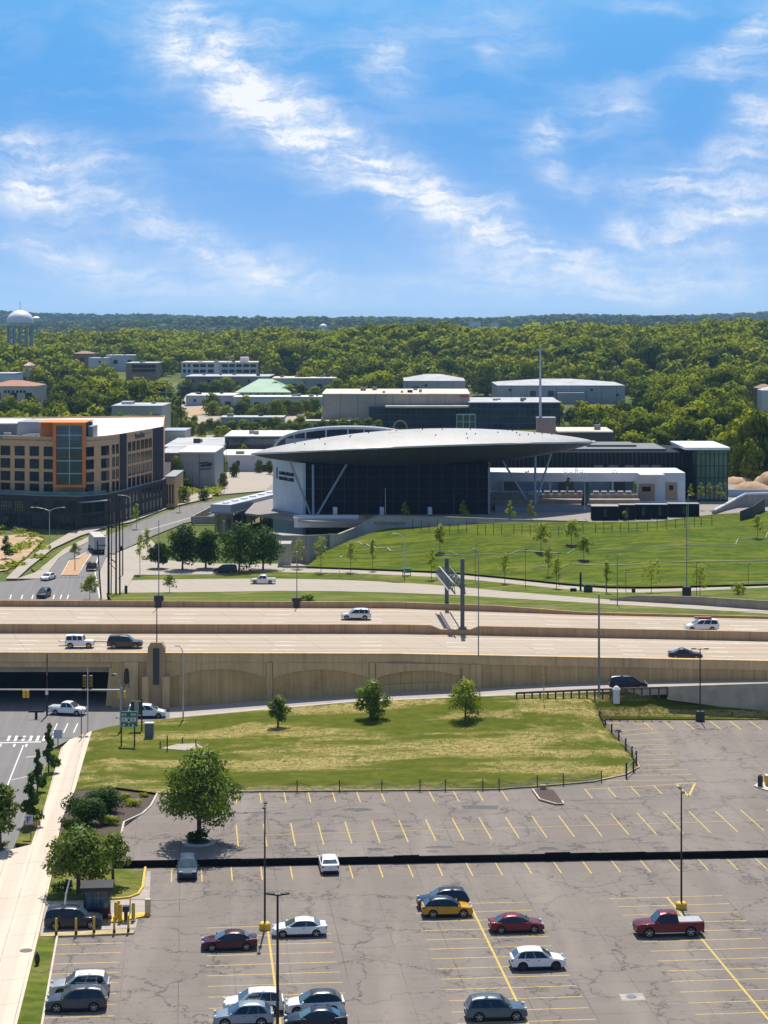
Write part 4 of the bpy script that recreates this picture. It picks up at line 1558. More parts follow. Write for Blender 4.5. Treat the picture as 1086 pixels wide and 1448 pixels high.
    for nm, u, sx in (('windscreen', 1, 1), ('rear_window', 0, -1)):
        lo_, hi_ = (.16, .93) if u else (.28, .90)
        q_ = [cabv(u, lo_, -.93), cabv(u, lo_, .93), cabv(u, hi_, .90), cabv(u, hi_, -.90)]
        o = Vector((sx * .016, 0, .010))
        m_ = MB()
        m_.add([p_ + o for p_ in q_] + [p_ - o for p_ in q_], [(0, 1, 2, 3), (7, 6, 5, 4), (0, 4, 5, 1), (1, 5, 6, 2), (2, 6, 7, 3), (3, 7, 4, 0)])
        m_.build(nm, M_SCREEN, t)
    # --- wheels
    for x in ax:
        for s in (-1, 1):
            yc = s * (W / 2 - .135)
            wv = MB()
            wv.lathe([(r * .66, -.11), (r * .93, -.115), (r, -.08), (r, .08), (r * .93, .115), (r * .66, .11)], 20, 0, (x, yc, r), 'y')
            whl = wv.build('tyre', M_TYRE, None, smooth=40)
            rm = MB()
            yo = yc + s * .085
            rm.lathe([(.0001, s * .0), (r * .20, s * .03), (r * .22, s * .0)], 10, 0, (x, yo, r), 'y')
            rm.lathe([(r * .60, -.02), (r * .69, s * .03), (r * .62, .02)], 20, 0, (x, yo, r), 'y')
            for j in range(5):
                a = 2 * math.pi * j / 5 + .3
                rm.beam((x, yo + s * .012, r), (x + math.cos(a) * r * .64, yo + s * .012, r + math.sin(a) * r * .64), .03, r * .17)
            wheel = thing('wheel', None, None)
            del_keys = [kk for kk in wheel.keys()]
            wheel.parent = t
            whl.parent = wheel
            rm.build('rim', rim or M_RIM, wheel, smooth=40)
            dk = MB()
            dk.lathe([(.0001, -.02), (r * .64, -.02), (r * .64, .02), (.0001, .02)], 16, 0, (x, yc + s * .03, r), 'y')
            dk.build('brake_disc', M_TRIM, wheel)
    # --- lamps, mirrors, plates, grille, handles
    fy = W * .335
    zl = k['top'][-3][1] if kind not in ('pickup', 'jeep', 'big_suv') else k['top'][-2][1] - .05
    for s in (-1, 1):
        m_ = MB()
        m_.obox((.470 * L, s * fy, zl - .02), (.20, W * .17, .13), s * -.25)
        m_.build('headlight', M_LAMPW, t, bevel=.03)
        m_ = MB()
        zt_ = k['top'][1][1] - .02
        m_.obox((-.488 * L, s * W * .385, zt_), (.10, W * .15, .17), s * .2)
        m_.build('taillight', M_LAMPR, t, bevel=.02)
        m_ = MB()
        m_.obox((xf0 - .32, s * (W / 2 + .07), k['belt'] + .07), (.13, .20, .14))
        m_.build('mirror', pm, t, bevel=.03)
        m_ = MB()
        for (u0, u1) in k['panes'][-2:]:
            xh = lerp(xr0, xf0, u0 + .03)
            m_.box(xh, xh + .2, s * W * .494 - .02, s * W * .494 + .02, k['belt'] - .16, k['belt'] - .13)
        m_.build('door_handle', M_TRIM if pm not in () else pm, t)
    m_ = MB()
    m_.box(.482 * L, .4975 * L, -W * .25, W * .25, .38, k['top'][-2][1] - .10)
    m_.build('grille', M_TRIM, t, bevel=.01)
    m_ = MB()
    m_.box(-.507 * L, -.49 * L, -.17, .17, k['top'][0][1] + .08, k['top'][0][1] + .22)
    m_.build('number_plate', M_PLATE, t)
    m_ = MB()
    m_.box(-.502 * L, -.47 * L, -W * .41, W * .41, .32, .46)
    m_.build('rear_bumper', M_TRIM, t, bevel=.02)
    if rack if rack is not None else k.get('rack'):
        for s in (-1, 1):
            m_ = MB()
            y_ = s * wt * .86
            m_.tube([(xr1 + .25, y_, zt + .03), (xr1 + .35, y_, zt + .10), (xf1 - .35, y_, zt + .11), (xf1 - .2, y_, zt + .04)], .022, 6)
            m_.build('roof_rail', M_CHROME, t)
    if k.get('bed'):
        m_ = MB()
        zbt = k['top'][2][1]
        x0, x1 = -.475 * L, xr0 - .06
        m_.box(x0, x1, -W * .40, W * .40, zbt + .006, zbt + .05)
        m_.build('bed_cover', mat('grey_tonneau', (0.33, 0.36, 0.40), 0.7, var=0.1), t, bevel=.015)
    else:
        m_ = MB()
        m_.lathe([(.012, 0), (.006, .10), (.0001, .14)], 6, 0, (xr1 + .25, 0, zt + .04))
        m_.build('aerial', M_TRIM, t)
    CAR_N[0] += 1
    return t


WHT = paint('white', (0.80, 0.80, 0.80), 0.0)
PAINTS = dict(maroon=paint('maroon', (0.062, 0.011, 0.016)), red=paint('crimson', (0.17, 0.012, 0.02)), truckred=paint('truck_red', (0.14, 0.011, 0.019)), navy=paint('navy', (0.016, 0.024, 0.042)),
              grey=paint('steel_grey', (0.065, 0.075, 0.088)), silver=paint('silver', (0.42, 0.44, 0.46), 0.4), slate=paint('slate_blue', (0.085, 0.125, 0.155)), ice=paint('ice_blue', (0.30, 0.37, 0.43), 0.3),
              yellow=paint('taxi_yellow', (0.58, 0.30, 0.008), 0.0), black=paint('black', (0.013, 0.015, 0.019)), char=paint('charcoal', (0.045, 0.05, 0.055)), plum=paint('plum_black', (0.020, 0.016, 0.022)),
              bluegrey=paint('pale_blue_grey', (0.26, 0.32, 0.38), 0.3), pearl=paint('pearl_white', (0.70, 0.73, 0.76), 0.1))
pt = PAINTS
GC = 'cars parked in the lot'
car('suv', 'parked_car', 'charcoal grey SUV with blue windscreen parked at the pavement side of the lot', 'car', pt['grey'], 108, 1433, -1)
car('suv', 'parked_car', 'silver white SUV parked just behind the charcoal SUV at the pavement side', 'car', pt['silver'], 113, 1412, -1, roof=WHT)
car('sedan', 'parked_car', 'dark maroon sedan parked at the yellow based lamp post', 'car', pt['maroon'], 324, 1346, -1)
car('sedan', 'parked_car', 'white sedan seen from the side, nose at the yellow based lamp post', 'car', WHT, 423, 1327, -1)
car('crossover', 'parked_car', 'pale blue grey crossover with black roof panel beside the nearest black lamp post', 'car', pt['bluegrey'], 344, 1455, -1, rack=True)
car('suv', 'parked_car', 'white SUV mostly hidden behind the pale blue grey crossover', 'car', WHT, 358, 1437, -1, roof=WHT)
car('crossover', 'parked_car', 'silver crossover with dark roof parked behind the navy sedan', 'car', pt['pearl'], 445, 1438, -1, roof=pt['char'], rack=False)
car('sedan', 'parked_car', 'navy blue sedan cut by the bottom edge beside the lamp post', 'car', pt['navy'], 446, 1459, -1)
car('suv', 'parked_car', 'dark blue SUV parked behind the yellow crossover', 'car', pt['navy'], 626, 1288, -1)
car('crossover', 'parked_car', 'bright yellow crossover with dark roof', 'car', pt['yellow'], 632, 1299, 1, roof=pt['navy'])
car('sedan', 'parked_car', 'crimson red sedan parked alone facing the red pickup', 'car', pt['red'], 730, 1321, 1)
car('crossover', 'parked_car', 'white crossover with sunroof and dark wheels in the middle of the lot', 'car', WHT, 760, 1374, 1, rim=M_RIMD)
car('suv', 'parked_car', 'slate blue SUV straddling the long yellow line near the bottom edge', 'car', pt['slate'], 701, 1446, 1, rack=False)
car('pickup', 'parked_pickup', 'red crew cab pickup with grey bed cover and chrome step', 'pickup', pt['truckred'], 945, 1327, -1)
car('suv', 'parked_car', 'dark blue car with its front to the camera, backed against the black wall', 'car', mat('paint_deep_blue', (0.012, 0.04, 0.085), .6, 0, var=.06, spec=.2), 265, 1247, 1, rz=-math.pi / 2 + LOT_ROT, rack=False)
car('sedan', 'parked_car', 'white sedan with its red taillights to the camera, nose to the black wall', 'car', WHT, 465, 1238.5, 1, rz=math.pi / 2 + LOT_ROT)
car('big_suv', 'waiting_car', 'dark navy SUV waiting at the pay booth gate', 'car', pt['navy'], 104, 1316, 1)
car('small_pickup', 'moving_pickup', 'white pickup truck coming out from under the highway bridge', 'pickup', WHT, 96, 1013, 1, rz=-0.22)
car('minivan', 'moving_minivan', 'white minivan driving onto the ramp behind the green sign', 'minivan', WHT, 208, 1016, 1, rz=0.03)
car('jeep', 'towed_jeep', 'white boxy off-roader being towed on the highway', 'car', WHT, 113, 917, 1, z=ZH, rz=0.0)
car('big_suv', 'moving_car', 'dark bronze SUV towing the white off-roader on the highway', 'car', paint('bronze', (0.055, 0.048, 0.04)), 177, 917.5, 1, z=ZH, rz=0.0)
car('suv', 'moving_car', 'silver white SUV alone in the far lanes near the gantry', 'car', pt['pearl'], 503.5, 877, -1, z=ZH, rz=math.pi)
car('minivan', 'moving_van', 'white van with a red roof box in the far lanes', 'van', WHT, 992, 893, -1, z=ZH, rz=math.pi + 0.04)
car('coupe_sedan', 'moving_car', 'black sedan in the near lanes above the highway wall', 'car', pt['plum'], 969, 933, 1, z=ZH, rz=-0.05)
car('minivan', 'moving_minivan', 'black minivan climbing the ramp by the guard rail', 'minivan', pt['plum'], 888, 975.5, 1, z=ramp_z(888), rz=0.03)
car('small_pickup', 'moving_pickup', 'white pickup on the service road below the lawn hill', 'pickup', WHT, 372, 826, -1, z=0.0, rz=math.pi - 0.02)
car('sedan', 'moving_car', 'white car waiting at the dotted line on the far street', 'car', WHT, 68, 822, 1, rz=-math.pi / 2 - .25)
car('suv', 'moving_car', 'dark blue car on the far street just beyond the highway parapet', 'car', pt['navy'], 62, 847, 1, rz=-math.pi / 2 - .12)
car('minivan', 'parked_van', 'long black vehicle half hidden behind the round trees', 'van', pt['black'], 318, 811, -1, rz=math.pi, z=0.11)
o = MB()
p = P(992, 893, ZH)
o.obox((p[0] + 0.35, p[1] + 0.95, ZH + 1.98), (2.6, 0.8, 0.30))
tag(o.build('roof_box', mat('red_roof_box', (0.30, 0.05, 0.07), 0.5), bevel=.08), 'long red box strapped on the roof of the white van', 'roof box')
p, p2 = P(133, 914, ZH), P(152, 914, ZH)
o = MB()
o.tube([(p[0] - .3, p[1] + .9, ZH + .55), (p2[0] + .2, p2[1] + .9, ZH + .55)], .06, 6)
o.beam((p[0] - .2, p[1] + .5, ZH + .55), (p[0] + .9, p[1] + .9, ZH + .55), .06, .06)
tag(o.build('tow_bar', M_TRIM), 'black tow bar between the white off-roader and the bronze SUV', 'tow bar')
o = MB()
p = P(95, 914, ZH)
o.box(p[0] - 1.3, p[0] + .3, p[1] + .5, p[1] + 1.3, ZH + .62, ZH + .70)
o.box(p[0] - 1.3, p[0] - 1.22, p[1] + .5, p[1] + 1.3, ZH + .62, ZH + .85)
tag(o.build('cargo_carrier', M_POLE_SILVER), 'small silver cargo tray sticking out behind the white off-roader', 'cargo carrier')

# trailer truck on the far street
tr = thing('box_truck', 'tall white box truck driving away along the far street', 'truck', P(141, 784, 0), R(14))
mb = MB()
mb.box(-1.3, 1.3, 0.0, 12.0, 1.15, 4.0)
mb.build('cargo_box', m_ribbed('truck_side', (0.58, 0.56, 0.52), (0.42, 0.41, 0.39), 1, 1.2, .05, .5), tr, bevel=.04)
mb = MB()
mb.box(-1.2, 1.2, -.05, .0, 1.25, 3.9)
mb.build('rear_door', mat('truck_door', (0.30, 0.34, 0.38), 0.4, 0.2, var=0.1), tr)
mb = MB()
mb.box(-1.15, 1.15, .2, 11.5, .75, 1.15)
mb.build('chassis', M_TRIM, tr)
mb = MB()
mb.box(-1.15, 1.15, 12.4, 14.4, .7, 3.0)
mb.build('driver_cab', WHT, tr, bevel=.12)
for y in (1.2, 2.5, 13.2):
    for s in (-1, 1):
        mb = MB()
        mb.lathe([(.28, -.15), (.5, -.15), (.5, .15), (.28, .15)], 16, 0, (s * 1.05, y, .5), 'x')
        mb.build('wheel', M_TYRE, tr)
for s in (-1, 1):
    mb = MB()
    mb.box(s * .95 - .12, s * .95 + .12, -.12, -.05, 1.0, 1.15)
    mb.build('taillight', M_LAMPR, tr)
# open trailer with brush on the far street
tt = thing('open_trailer', 'dark open trailer piled with brush on the far street', 'trailer', P(129, 808, 0), R(4))
mb = MB()
mb.box(-1.0, 1.0, 0, 3.4, .5, .65)
for a in ((-1.0, -.94, 0, 3.4), (.94, 1.0, 0, 3.4), (-.94, .94, 0, .06), (-.94, .94, 3.34, 3.4)):
    mb.box(*a, .65, 1.35)
mb.build('tray', mat('dark_trailer', (0.055, 0.045, 0.035), 0.7, var=0.2), tt)
for s in (-1, 1):
    mb = MB()
    mb.lathe([(.2, -.1), (.36, -.1), (.36, .1), (.2, .1)], 14, 0, (s * 1.12, 1.9, .36), 'x')
    mb.build('wheel', M_TYRE, tt)
mb = MB()
q = random.Random(9)
for i in range(40):
    a = Vector((q.uniform(-.85, .85), q.uniform(.2, 3.2), 1.1))
    b = a + Vector((q.uniform(-.7, .7), q.uniform(-.7, .7), q.uniform(.2, .9)))
    mb.beam(a, b, .08, .08)
mb.build('brush_load', mat('brown_brush', (0.12, 0.085, 0.045), 0.9, var=0.4, scale=3), tt)

# ------------------------------------------------------------------ apartment block
M_BRICK = m_brick('buff_brick', (0.76, 0.44, 0.215), (0.86, 0.53, 0.29), (0.58, 0.40, 0.25))
M_BRICKD = mat('dark_grey_cladding', (0.060, 0.057, 0.055), 0.9, var=0.2, scale=0.5, spec=.15)
M_ORANGE = mat('orange_panel', (0.72, 0.20, 0.022), 0.6, var=0.08, scale=0.4)
M_ROOFW = mat('white_membrane_roof', (0.68, 0.66, 0.63), 0.85, var=0.14, scale=0.15)
M_WIN = m_glass('window_glass', (0.010, 0.015, 0.019), 0.08, 0.6, 0.5, 0.22)
M_WING = m_glass('teal_curtain_glass', (0.022, 0.050, 0.058), 0.05, 0.5, 0.25, 0.7)
M_FRAME = mat('dark_window_frame', (0.03, 0.03, 0.032), 0.6, var=0.1)
M_MULL = mat('pale_mullion', (0.30, 0.42, 0.45), 0.5, 0.2)
M_GREYM = mat('grey_metal_panel', (0.25, 0.28, 0.32), 0.6, var=0.1, scale=0.3)


def window(a, b, u0, u1, z0, z1, parent, glass=None, frame=None, split=1, depth=0.10, name='window', rows=1):
    """a window in the wall running from a to b (plan), between fractions u0 and u1; sits proud of the wall by a frame, the pane set back"""
    a, b = Vector((a[0], a[1], 0)), Vector((b[0], b[1], 0))
    d = (b - a)
    L = d.length
    d.normalize()
    n = Vector((d.y, -d.x, 0))
    if n.y > 0 and abs(n.y) > .05:
        n = -n
    p0, p1 = a + d * L * u0, a + d * L * u1
    w = (p1 - p0).length
    m = MB()

    def blk(s0, s1, za, zb, o0, o1, mi):
        q_ = []
        for z_ in (za, zb):
            for s_, o_ in ((s0, o0), (s1, o0), (s1, o1), (s0, o1)):
                v = p0 + d * s_ + n * o_
                q_.append((v.x, v.y, z_))
        m.add(q_, [(0, 3, 2, 1), (4, 5, 6, 7), (0, 1, 5, 4), (1, 2, 6, 5), (2, 3, 7, 6), (3, 0, 4, 7)], mi)
    f = 0.09
    blk(f, w - f, z0 + f, z1 - f, -0.03, 0.03, 0)
    blk(0, w, z0, z0 + f, 0.0, depth, 1)
    blk(0, w, z1 - f, z1, 0.0, depth, 1)
    blk(0, f, z0 + f, z1 - f, 0.0, depth, 1)
    blk(w - f, w, z0 + f, z1 - f, 0.0, depth, 1)
    for k in range(1, split):
        s_ = w * k / split
        blk(s_ - .05, s_ + .05, z0 + f, z1 - f, 0.031, depth * .8, 1)
    for k in range(1, rows):
        z_ = lerp(z0, z1, k / rows)
        blk(f, w - f, z_ - .05, z_ + .05, 0.031, depth * .7, 1)
    return m.build(name, [glass or M_WIN, frame or M_FRAME], parent)


apt = thing('apartment_building', 'six storey buff brick apartment block with orange framed glass tower and dark base', 'building')
AP = [(-70, 741), (0, 740.5), (79, 743.5), (120, 744.5), (150, 741), (168, 737), (179, 734), (216, 723), (231, 718)]
W0 = [P(x, y, 0)[:2] for x, y in AP]
ZT, ZP = 22.5, 8.2
back = [(XA(233, 655), 655), (XA(-75, 640), 640)]
roof_poly = W0 + back
mb = MB()
mb.prism(roof_poly, ZT - 0.5, ZT - 0.1)
mb.build('roof', M_ROOFW, apt)
mb = MB()
mb.wall(W0[:7], ZP - .2, ZT + 0.55, 0.35, 0)
mb.wall(W0[6:], ZP - .2, ZT + 0.55, 0.35, 0)
mb.wall([W0[-1], back[0], back[1], W0[0]], -0.2, ZT + .4, 0.35)
mb.build('wall', M_BRICK, apt)
# dark panels on the bend and the far end
mb = MB()


def panel(mb, a, b, u0, u1, z0, z1, off=0.06, mi=0):
    a, b = Vector((a[0], a[1], 0)), Vector((b[0], b[1], 0))
    d = b - a
    n = Vector((d.y, -d.x, 0)).normalized()
    if n.y > 0 and abs(n.y) > .05:
        n = -n
    p0, p1 = a + d * u0, a + d * u1
    vs = []
    for z_ in (z0, z1):
        for v in (p0, p1, p1 + n * off, p0 + n * off):
            vs.append((v.x, v.y, z_))
    mb.add(vs, [(0, 3, 2, 1), (4, 5, 6, 7), (0, 1, 5, 4), (1, 2, 6, 5), (2, 3, 7, 6), (3, 0, 4, 7)], mi)


panel(mb, W0[5], W0[6], 0.1, 1.0, ZP, ZT + .62)
mb.build('cladding_panel', M_BRICKD, apt)
mb = MB()
panel(mb, W0[7], W0[8], 0.0, 1.0, ZP, ZT + .62)
mb.build('cladding_panel', M_BRICKD, apt)
mb = MB()       # coping
mb.wall(W0, ZT + 0.555, ZT + 0.68, 0.5, 0)
mb.build('coping', mat('tan_coping', (0.5, 0.38, 0.27), 0.8, var=0.1), apt)
# podium bulging out in front
POD = [(-70, 743), (0, 743), (60, 746.5), (115, 747.5), (150, 744), (175, 737.5), (199, 729), (231, 719.5), (240, 714)]
D0 = [P(x, y, 0)[:2] for x, y in POD]
mb = MB()
mb.prism(D0 + [(XA(242, 655), 655), (XA(-75, 645), 645)], -0.2, ZP)
mb.build('podium', M_BRICKD, apt)
mb = MB()
mb.wall(D0, ZP + .002, ZP + 0.22, 0.35, 0)
mb.build('podium_coping', M_GREYM, apt)
mb = MB()
mb.wall([(p[0], p[1] + .5) for p in D0[:5]], ZP + .23, ZP + 1.15, 0.06, 0)
mb.build('terrace_glass', m_glass('terrace_glass', (0.06, 0.13, 0.15), 0.06, 0.4), apt)
rowz = [(18.05, 20.55), (14.75, 17.25), (11.45, 13.95), (8.35, 10.85)]


def ux(seg, px):
    """fraction along facade segment at a photograph column"""
    a, b = W0[seg], W0[seg + 1]
    lo_, hi_ = 0.0, 1.0
    for _ in range(40):
        m_ = (lo_ + hi_) / 2
        p = (lerp(a[0], b[0], m_), lerp(a[1], b[1], m_))
        if CX + p[0] * F / p[1] < px:
            lo_ = m_
        else:
            hi_ = m_
    return m_


for z0, z1 in rowz:
    for seg, x0, x1, sp in [(0, -37, -24, 2), (0, -16, -3, 2), (1, 1, 14.5, 2), (1, 21, 34.8, 2), (1, 42, 55.2, 2), (1, 62, 75, 2), (3, 120.5, 132.5, 2), (3, 143, 149.5, 2), (4, 150, 154, 1), (4, 158.5, 162, 1), (4, 164, 167.5, 1)]:
        window(W0[seg], W0[seg + 1], ux(seg, x0), ux(seg, x1), z0, z1, apt, split=sp)
    for x0 in (171.5,):
        window(W0[5], W0[6], ux(5, x0), ux(5, 178), z0, z1, apt, split=2)
    for x0 in (181, 187, 193, 199, 204.5, 210):
        window(W0[6], W0[7], ux(6, x0), ux(6, x0 + 4.2), z0, z1, apt)
    for x0 in (217.5, 222, 226.5):
        window(W0[7], W0[8], ux(7, x0), ux(7, x0 + 3.4), z0, z1, apt, glass=m_glass('hazy_glass', (0.06, 0.07, 0.08), 0.06, 0.5))


def podwin(x0, x1, z0, z1, split=2, rows=1):
    for i in range(len(D0) - 1):
        a, b = D0[i], D0[i + 1]
        pa, pb = CX + a[0] * F / a[1], CX + b[0] * F / b[1]
        if pa <= x0 < pb:
            window(a, b, (x0 - pa) / (pb - pa), min(1, (x1 - pa) / (pb - pa)), z0, z1, apt, split=split, rows=rows)


for x0, x1 in [(47, 53), (56.5, 59.8), (75, 91), (96, 108), (117, 131), (133, 147)]:
    podwin(x0, x1, 3.9, 6.9, 2)
for x0, x1 in [(-30, -8), (8, 25), (30, 45), (62, 80), (84, 108), (117, 147), (151, 157), (159, 165), (167, 173)]:
    podwin(x0, x1, 0.4, 3.3, 3)
for x0 in (177, 182, 187, 192, 201, 206, 211, 216, 221, 226):
    podwin(x0, x0 + 3, 4.2, 7.2, 1)
    podwin(x0, x0 + 3.4, 0.4, 3.4, 1)
# golden lattice emblems on the dark base
mb = MB()
for x0, x1, nn in [(2, 15.5, 5), (22, 32, 4)]:
    a, b = D0[1], D0[2]
    pa, pb = CX + a[0] * F / a[1], CX + b[0] * F / b[1]
    for i in range(nn):
        u = (lerp(x0, x1, i / (nn - 1)) - pa) / (pb - pa)
        panel(mb, a, b, u, u + .016, 4.0 if i < nn - 2 or x0 > 10 else 4.6, 6.5 - (i % 2) * .5, .08)
    for z in (6.2, 5.2) if x0 < 10 else (6.3, 5.7, 5.1):
        panel(mb, a, b, (x0 - pa) / (pb - pa), (x1 - pa) / (pb - pa), z, z + .16, .1)
mb.build('emblem', mat('olive_gold', (0.24, 0.20, 0.09), 0.6, 0.3), apt)
mb = MB()       # entrance canopy
a, b = D0[3], D0[4]
panel(mb, a, b, -0.1, .95, 6.75, 6.95, 2.2)
mb.build('canopy', mat('canopy_metal', (0.30, 0.36, 0.38), 0.4, 0.3), apt)
# script lettering on the parapet
mb = MB()
q = random.Random(2)
for i in range(9):
    u = lerp(ux(6, 191), ux(6, 205), i / 9)
    h = 0.9 + (1.0 if i in (0, 5, 6) else 0.2) * .6
    panel(mb, W0[6], W0[7], u, u + .018, 21.2, 21.2 + h, .10)
    panel(mb, W0[6], W0[7], u, u + .035, 21.2 + q.uniform(0, .6), 21.45 + q.uniform(0.1, .6), .12)
mb.build('lettering', M_FRAME, apt)
# the orange tower
tx0, tx1 = XA(79, 533), XA(121, 531)
tw = MB()
yb = 530.2
ztw, zbt = 27.0, 10.3
tw.box(tx0, tx1, yb, yb + 14, ZT, ztw - .4)
tw.box(tx0, tx1, yb, yb + 2.5, zbt + .7, ZT)
tw.build('tower_core', M_BRICKD, apt)
tw = MB()
fr = .62
tw.box(tx0 - .2, tx0 + fr, yb - .8, yb + .0, zbt, ztw)
tw.box(tx1 - fr, tx1 + .2, yb - .8, yb + .0, zbt, ztw)
tw.box(tx0 + fr, tx1 - fr, yb - .8, yb + .0, ztw - .7, ztw)
tw.box(tx0 + fr, tx1 - fr, yb - .8, yb + .0, zbt, zbt + .7)
tw.box(tx0 - 4.3, tx0 - .003, yb + 5.0, yb + 14, ZT - .2, ztw - .15)
tw.box(tx0 - 4.3, tx1 + .1, yb + .003, yb + 15, ztw - .148, ztw + .1)
tw.build('orange_frame', M_ORANGE, apt)
tw = MB()
tw.box(tx0 + fr, tx1 - fr, yb - .25, yb - .12, zbt + .7, ztw - .7)
gl = tw.build('curtain_glass', M_WING, apt)
tw = MB()
for z in (13.9, 17.2, 20.5, 23.8):
    tw.box(tx0 + fr, tx1 - fr, yb - .34, yb - .26, z - .18, z + .1)
xm = (tx0 + tx1) / 2
tw.box(xm - .12, xm + .12, yb - .345, yb - .262, zbt + .7, ztw - .7)
tw.build('mullion', M_MULL, gl)
tw = MB()
for z in (12.3, 15.5, 18.9, 22.2, 25.2):
    tw.box(tx0 + fr, tx1 - fr, yb - .30, yb - .255, z - .04, z + .04)
for i in range(1, 8):
    x = lerp(tx0 + fr, tx1 - fr, i / 8)
    tw.box(x - .03, x + .03, yb - .30, yb - .256, zbt + .7, ztw - .7)
tw.build('glazing_bar', M_FRAME, gl)
tw = MB()
tw.box(XA(36, 560), tx0 - 4.4, 548, 562, ZT - .1, ZT + 3.8)
tw.box(XA(-60, 570), XA(36, 570), 556, 575, ZT - .1, ZT + 3.0)
tw.box(tx1 + .2, tx1 + 1.4, yb + 4, yb + 13, ZT - .1, ztw - 1.2)
tw.build('penthouse', M_GREYM, apt)
tw = MB()
tw.box(XA(-62, 566), XA(37, 566), 552, 578, ZT + 3.002, ZT + 3.25)
tw.build('penthouse_roof', mat('pale_grey_roof', (0.55, 0.57, 0.6), 0.6, var=.08), apt)
q = random.Random(4)
for i in range(9):
    m_ = MB()
    x = XA(q.uniform(-10, 54), 548)
    y = q.uniform(538, 546)
    m_.box(x, x + q.uniform(.8, 2.2), y, y + 1.5, ZT - .1, ZT + q.uniform(.5, 1.3))
    m_.build('roof_unit', M_GREYM, apt)
# brick annex at the right hand foot
an = thing('brick_annex', 'small tan brick annex at the street end of the apartment block', 'building')
a = P(231.5, 718, 0)
mb = MB()
mb.box(a[0] + .2, a[0] + 3.0, a[1] + 2, a[1] + 26, -.1, 8.4)
mb.build('wall', M_BRICK, an)
mb = MB()
mb.box(a[0] + .05, a[0] + 3.2, a[1] + 1.9, a[1] + 26.2, 8.402, 8.8)
mb.build('coping', M_GREYM, an)
for i in range(3):
    m_ = MB()
    m_.box(a[0] + .6 + i * .8, a[0] + 1.0 + i * .8, a[1] + 1.93, a[1] + 2.02, 1, 6.5)
    m_.build('window', M_WIN, an)

# ------------------------------------------------------------------ museum
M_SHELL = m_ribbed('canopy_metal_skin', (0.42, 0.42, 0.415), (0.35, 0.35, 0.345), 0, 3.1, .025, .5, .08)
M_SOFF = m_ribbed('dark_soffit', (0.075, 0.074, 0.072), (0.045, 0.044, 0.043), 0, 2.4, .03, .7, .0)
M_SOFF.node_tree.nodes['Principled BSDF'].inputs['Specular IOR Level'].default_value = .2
M_HALL = m_ribbed('dark_hall_glass', (0.006, 0.008, 0.012), (0.014, 0.015, 0.018), 0, 1.6, .025, .4, .0)
M_HALL.node_tree.nodes['Principled BSDF'].inputs['Specular IOR Level'].default_value = .05
M_STEEL = mat('blue_grey_steel', (0.24, 0.28, 0.33), 0.45, 0.3, var=.08)
M_WHITEST = mat('white_stone', (0.62, 0.66, 0.70), 0.75, var=0.10, scale=0.4)
mus = thing('museum_hall', 'glass hall under a huge silver leaf shaped canopy roof on raking struts', 'museum')
T0 = Vector((XA(356, 500), 500, 20.9))
T1 = Vector((XA(842, 515), 515, 22.9))
ax_ = (T1 - T0)
nrm = Vector((-ax_.y, ax_.x, 0)).normalized()


def rim(t):
    e = T0 + ax_ * t
    e.z += 1.9 * math.sin(math.pi * t) ** .9
    return e


def wid(t):
    return 22.0 * max(math.sin(math.pi * t), 0) ** .85 + .02


def shell(up_, amp, pw):
    vs, fs = [], []
    nt_, ns = 49, 17
    for i in range(nt_):
        t = i / (nt_ - 1)
        e = rim(t)
        for j in range(ns):
            s = -1 + 2 * j / (ns - 1)
            p = e + nrm * (s * wid(t))
            p.z += up_ * amp * max(math.sin(math.pi * t), 0) ** pw * (1 - abs(s) ** 2.2)
            vs.append(p)
    for i in range(nt_ - 1):
        for j in range(ns - 1):
            fs.append((i * ns + j, i * ns + j + 1, (i + 1) * ns + j + 1, (i + 1) * ns + j))
    m_ = MB()
    m_.add(vs, fs)
    return m_


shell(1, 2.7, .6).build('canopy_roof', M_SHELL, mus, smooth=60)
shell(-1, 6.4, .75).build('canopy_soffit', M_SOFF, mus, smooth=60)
mb = MB()
ed = []
for sgn in (-1, 1):
    pts = [rim(i / 48) + nrm * (sgn * wid(i / 48)) for i in range(49)]
    ed += pts if sgn < 0 else list(reversed(pts))
mb.tube(ed, .24, 6)
mb.build('canopy_edge', mat('canopy_edge_metal', (0.50, 0.52, 0.55), 0.4, .5), mus, smooth=60)
mb = MB()
q = random.Random(6)
for i in range(26):
    t = q.uniform(.12, .9)
    s = q.uniform(-.85, .2)
    p = rim(t) + nrm * (s * wid(t))
    p.z += 2.7 * math.sin(math.pi * t) ** .6 * (1 - abs(s) ** 2.2)
    mb.obox(p, (.28, .28, .5), 0)
mb.build('roof_vent', M_TRIM, mus)
mb = MB()
t = .40
p = rim(.45)
mb.add([rim(tt) + nrm * (s * wid(tt)) + Vector((0, 0, 2.72 * math.sin(math.pi * tt) ** .6 * (1 - abs(s) ** 2.2) + .03)) for tt, s in ((.38, -.22), (.47, -.28), (.53, .1), (.40, .1))], [(0, 1, 2, 3)])
mb.build('roof_patch', mat('bare_plywood', (0.55, 0.40, 0.25), .8, var=.15), mus)
HYF = 497.0
M_KIOSK = mat('kiosk_white', (0.6, 0.63, 0.66), .5)
for x_, y_, lb_ in ((474, 722, 'white info kiosk nearest the left struts before the dark hall'), (540, 716, 'white info panel behind the flagpole like post'), (608, 708, 'grey round topped stand in the middle of the dark hall front')):
    kk = thing('info_kiosk', lb_, 'kiosk', (XA(x_, 491), 491, Z_PL))
    mb = MB()
    mb.box(-.5, .5, -.2, .2, .4, 2.3)
    mb.build('panel', M_KIOSK, kk, bevel=.04)
    mb = MB()
    mb.box(-.4, .4, -.15, .15, 0, .4)
    mb.build('foot', M_TRIM, kk)
mb = MB()
mb.box(XA(428, HYF), XA(691, HYF), HYF, HYF + 26, Z_PL, 18.6)
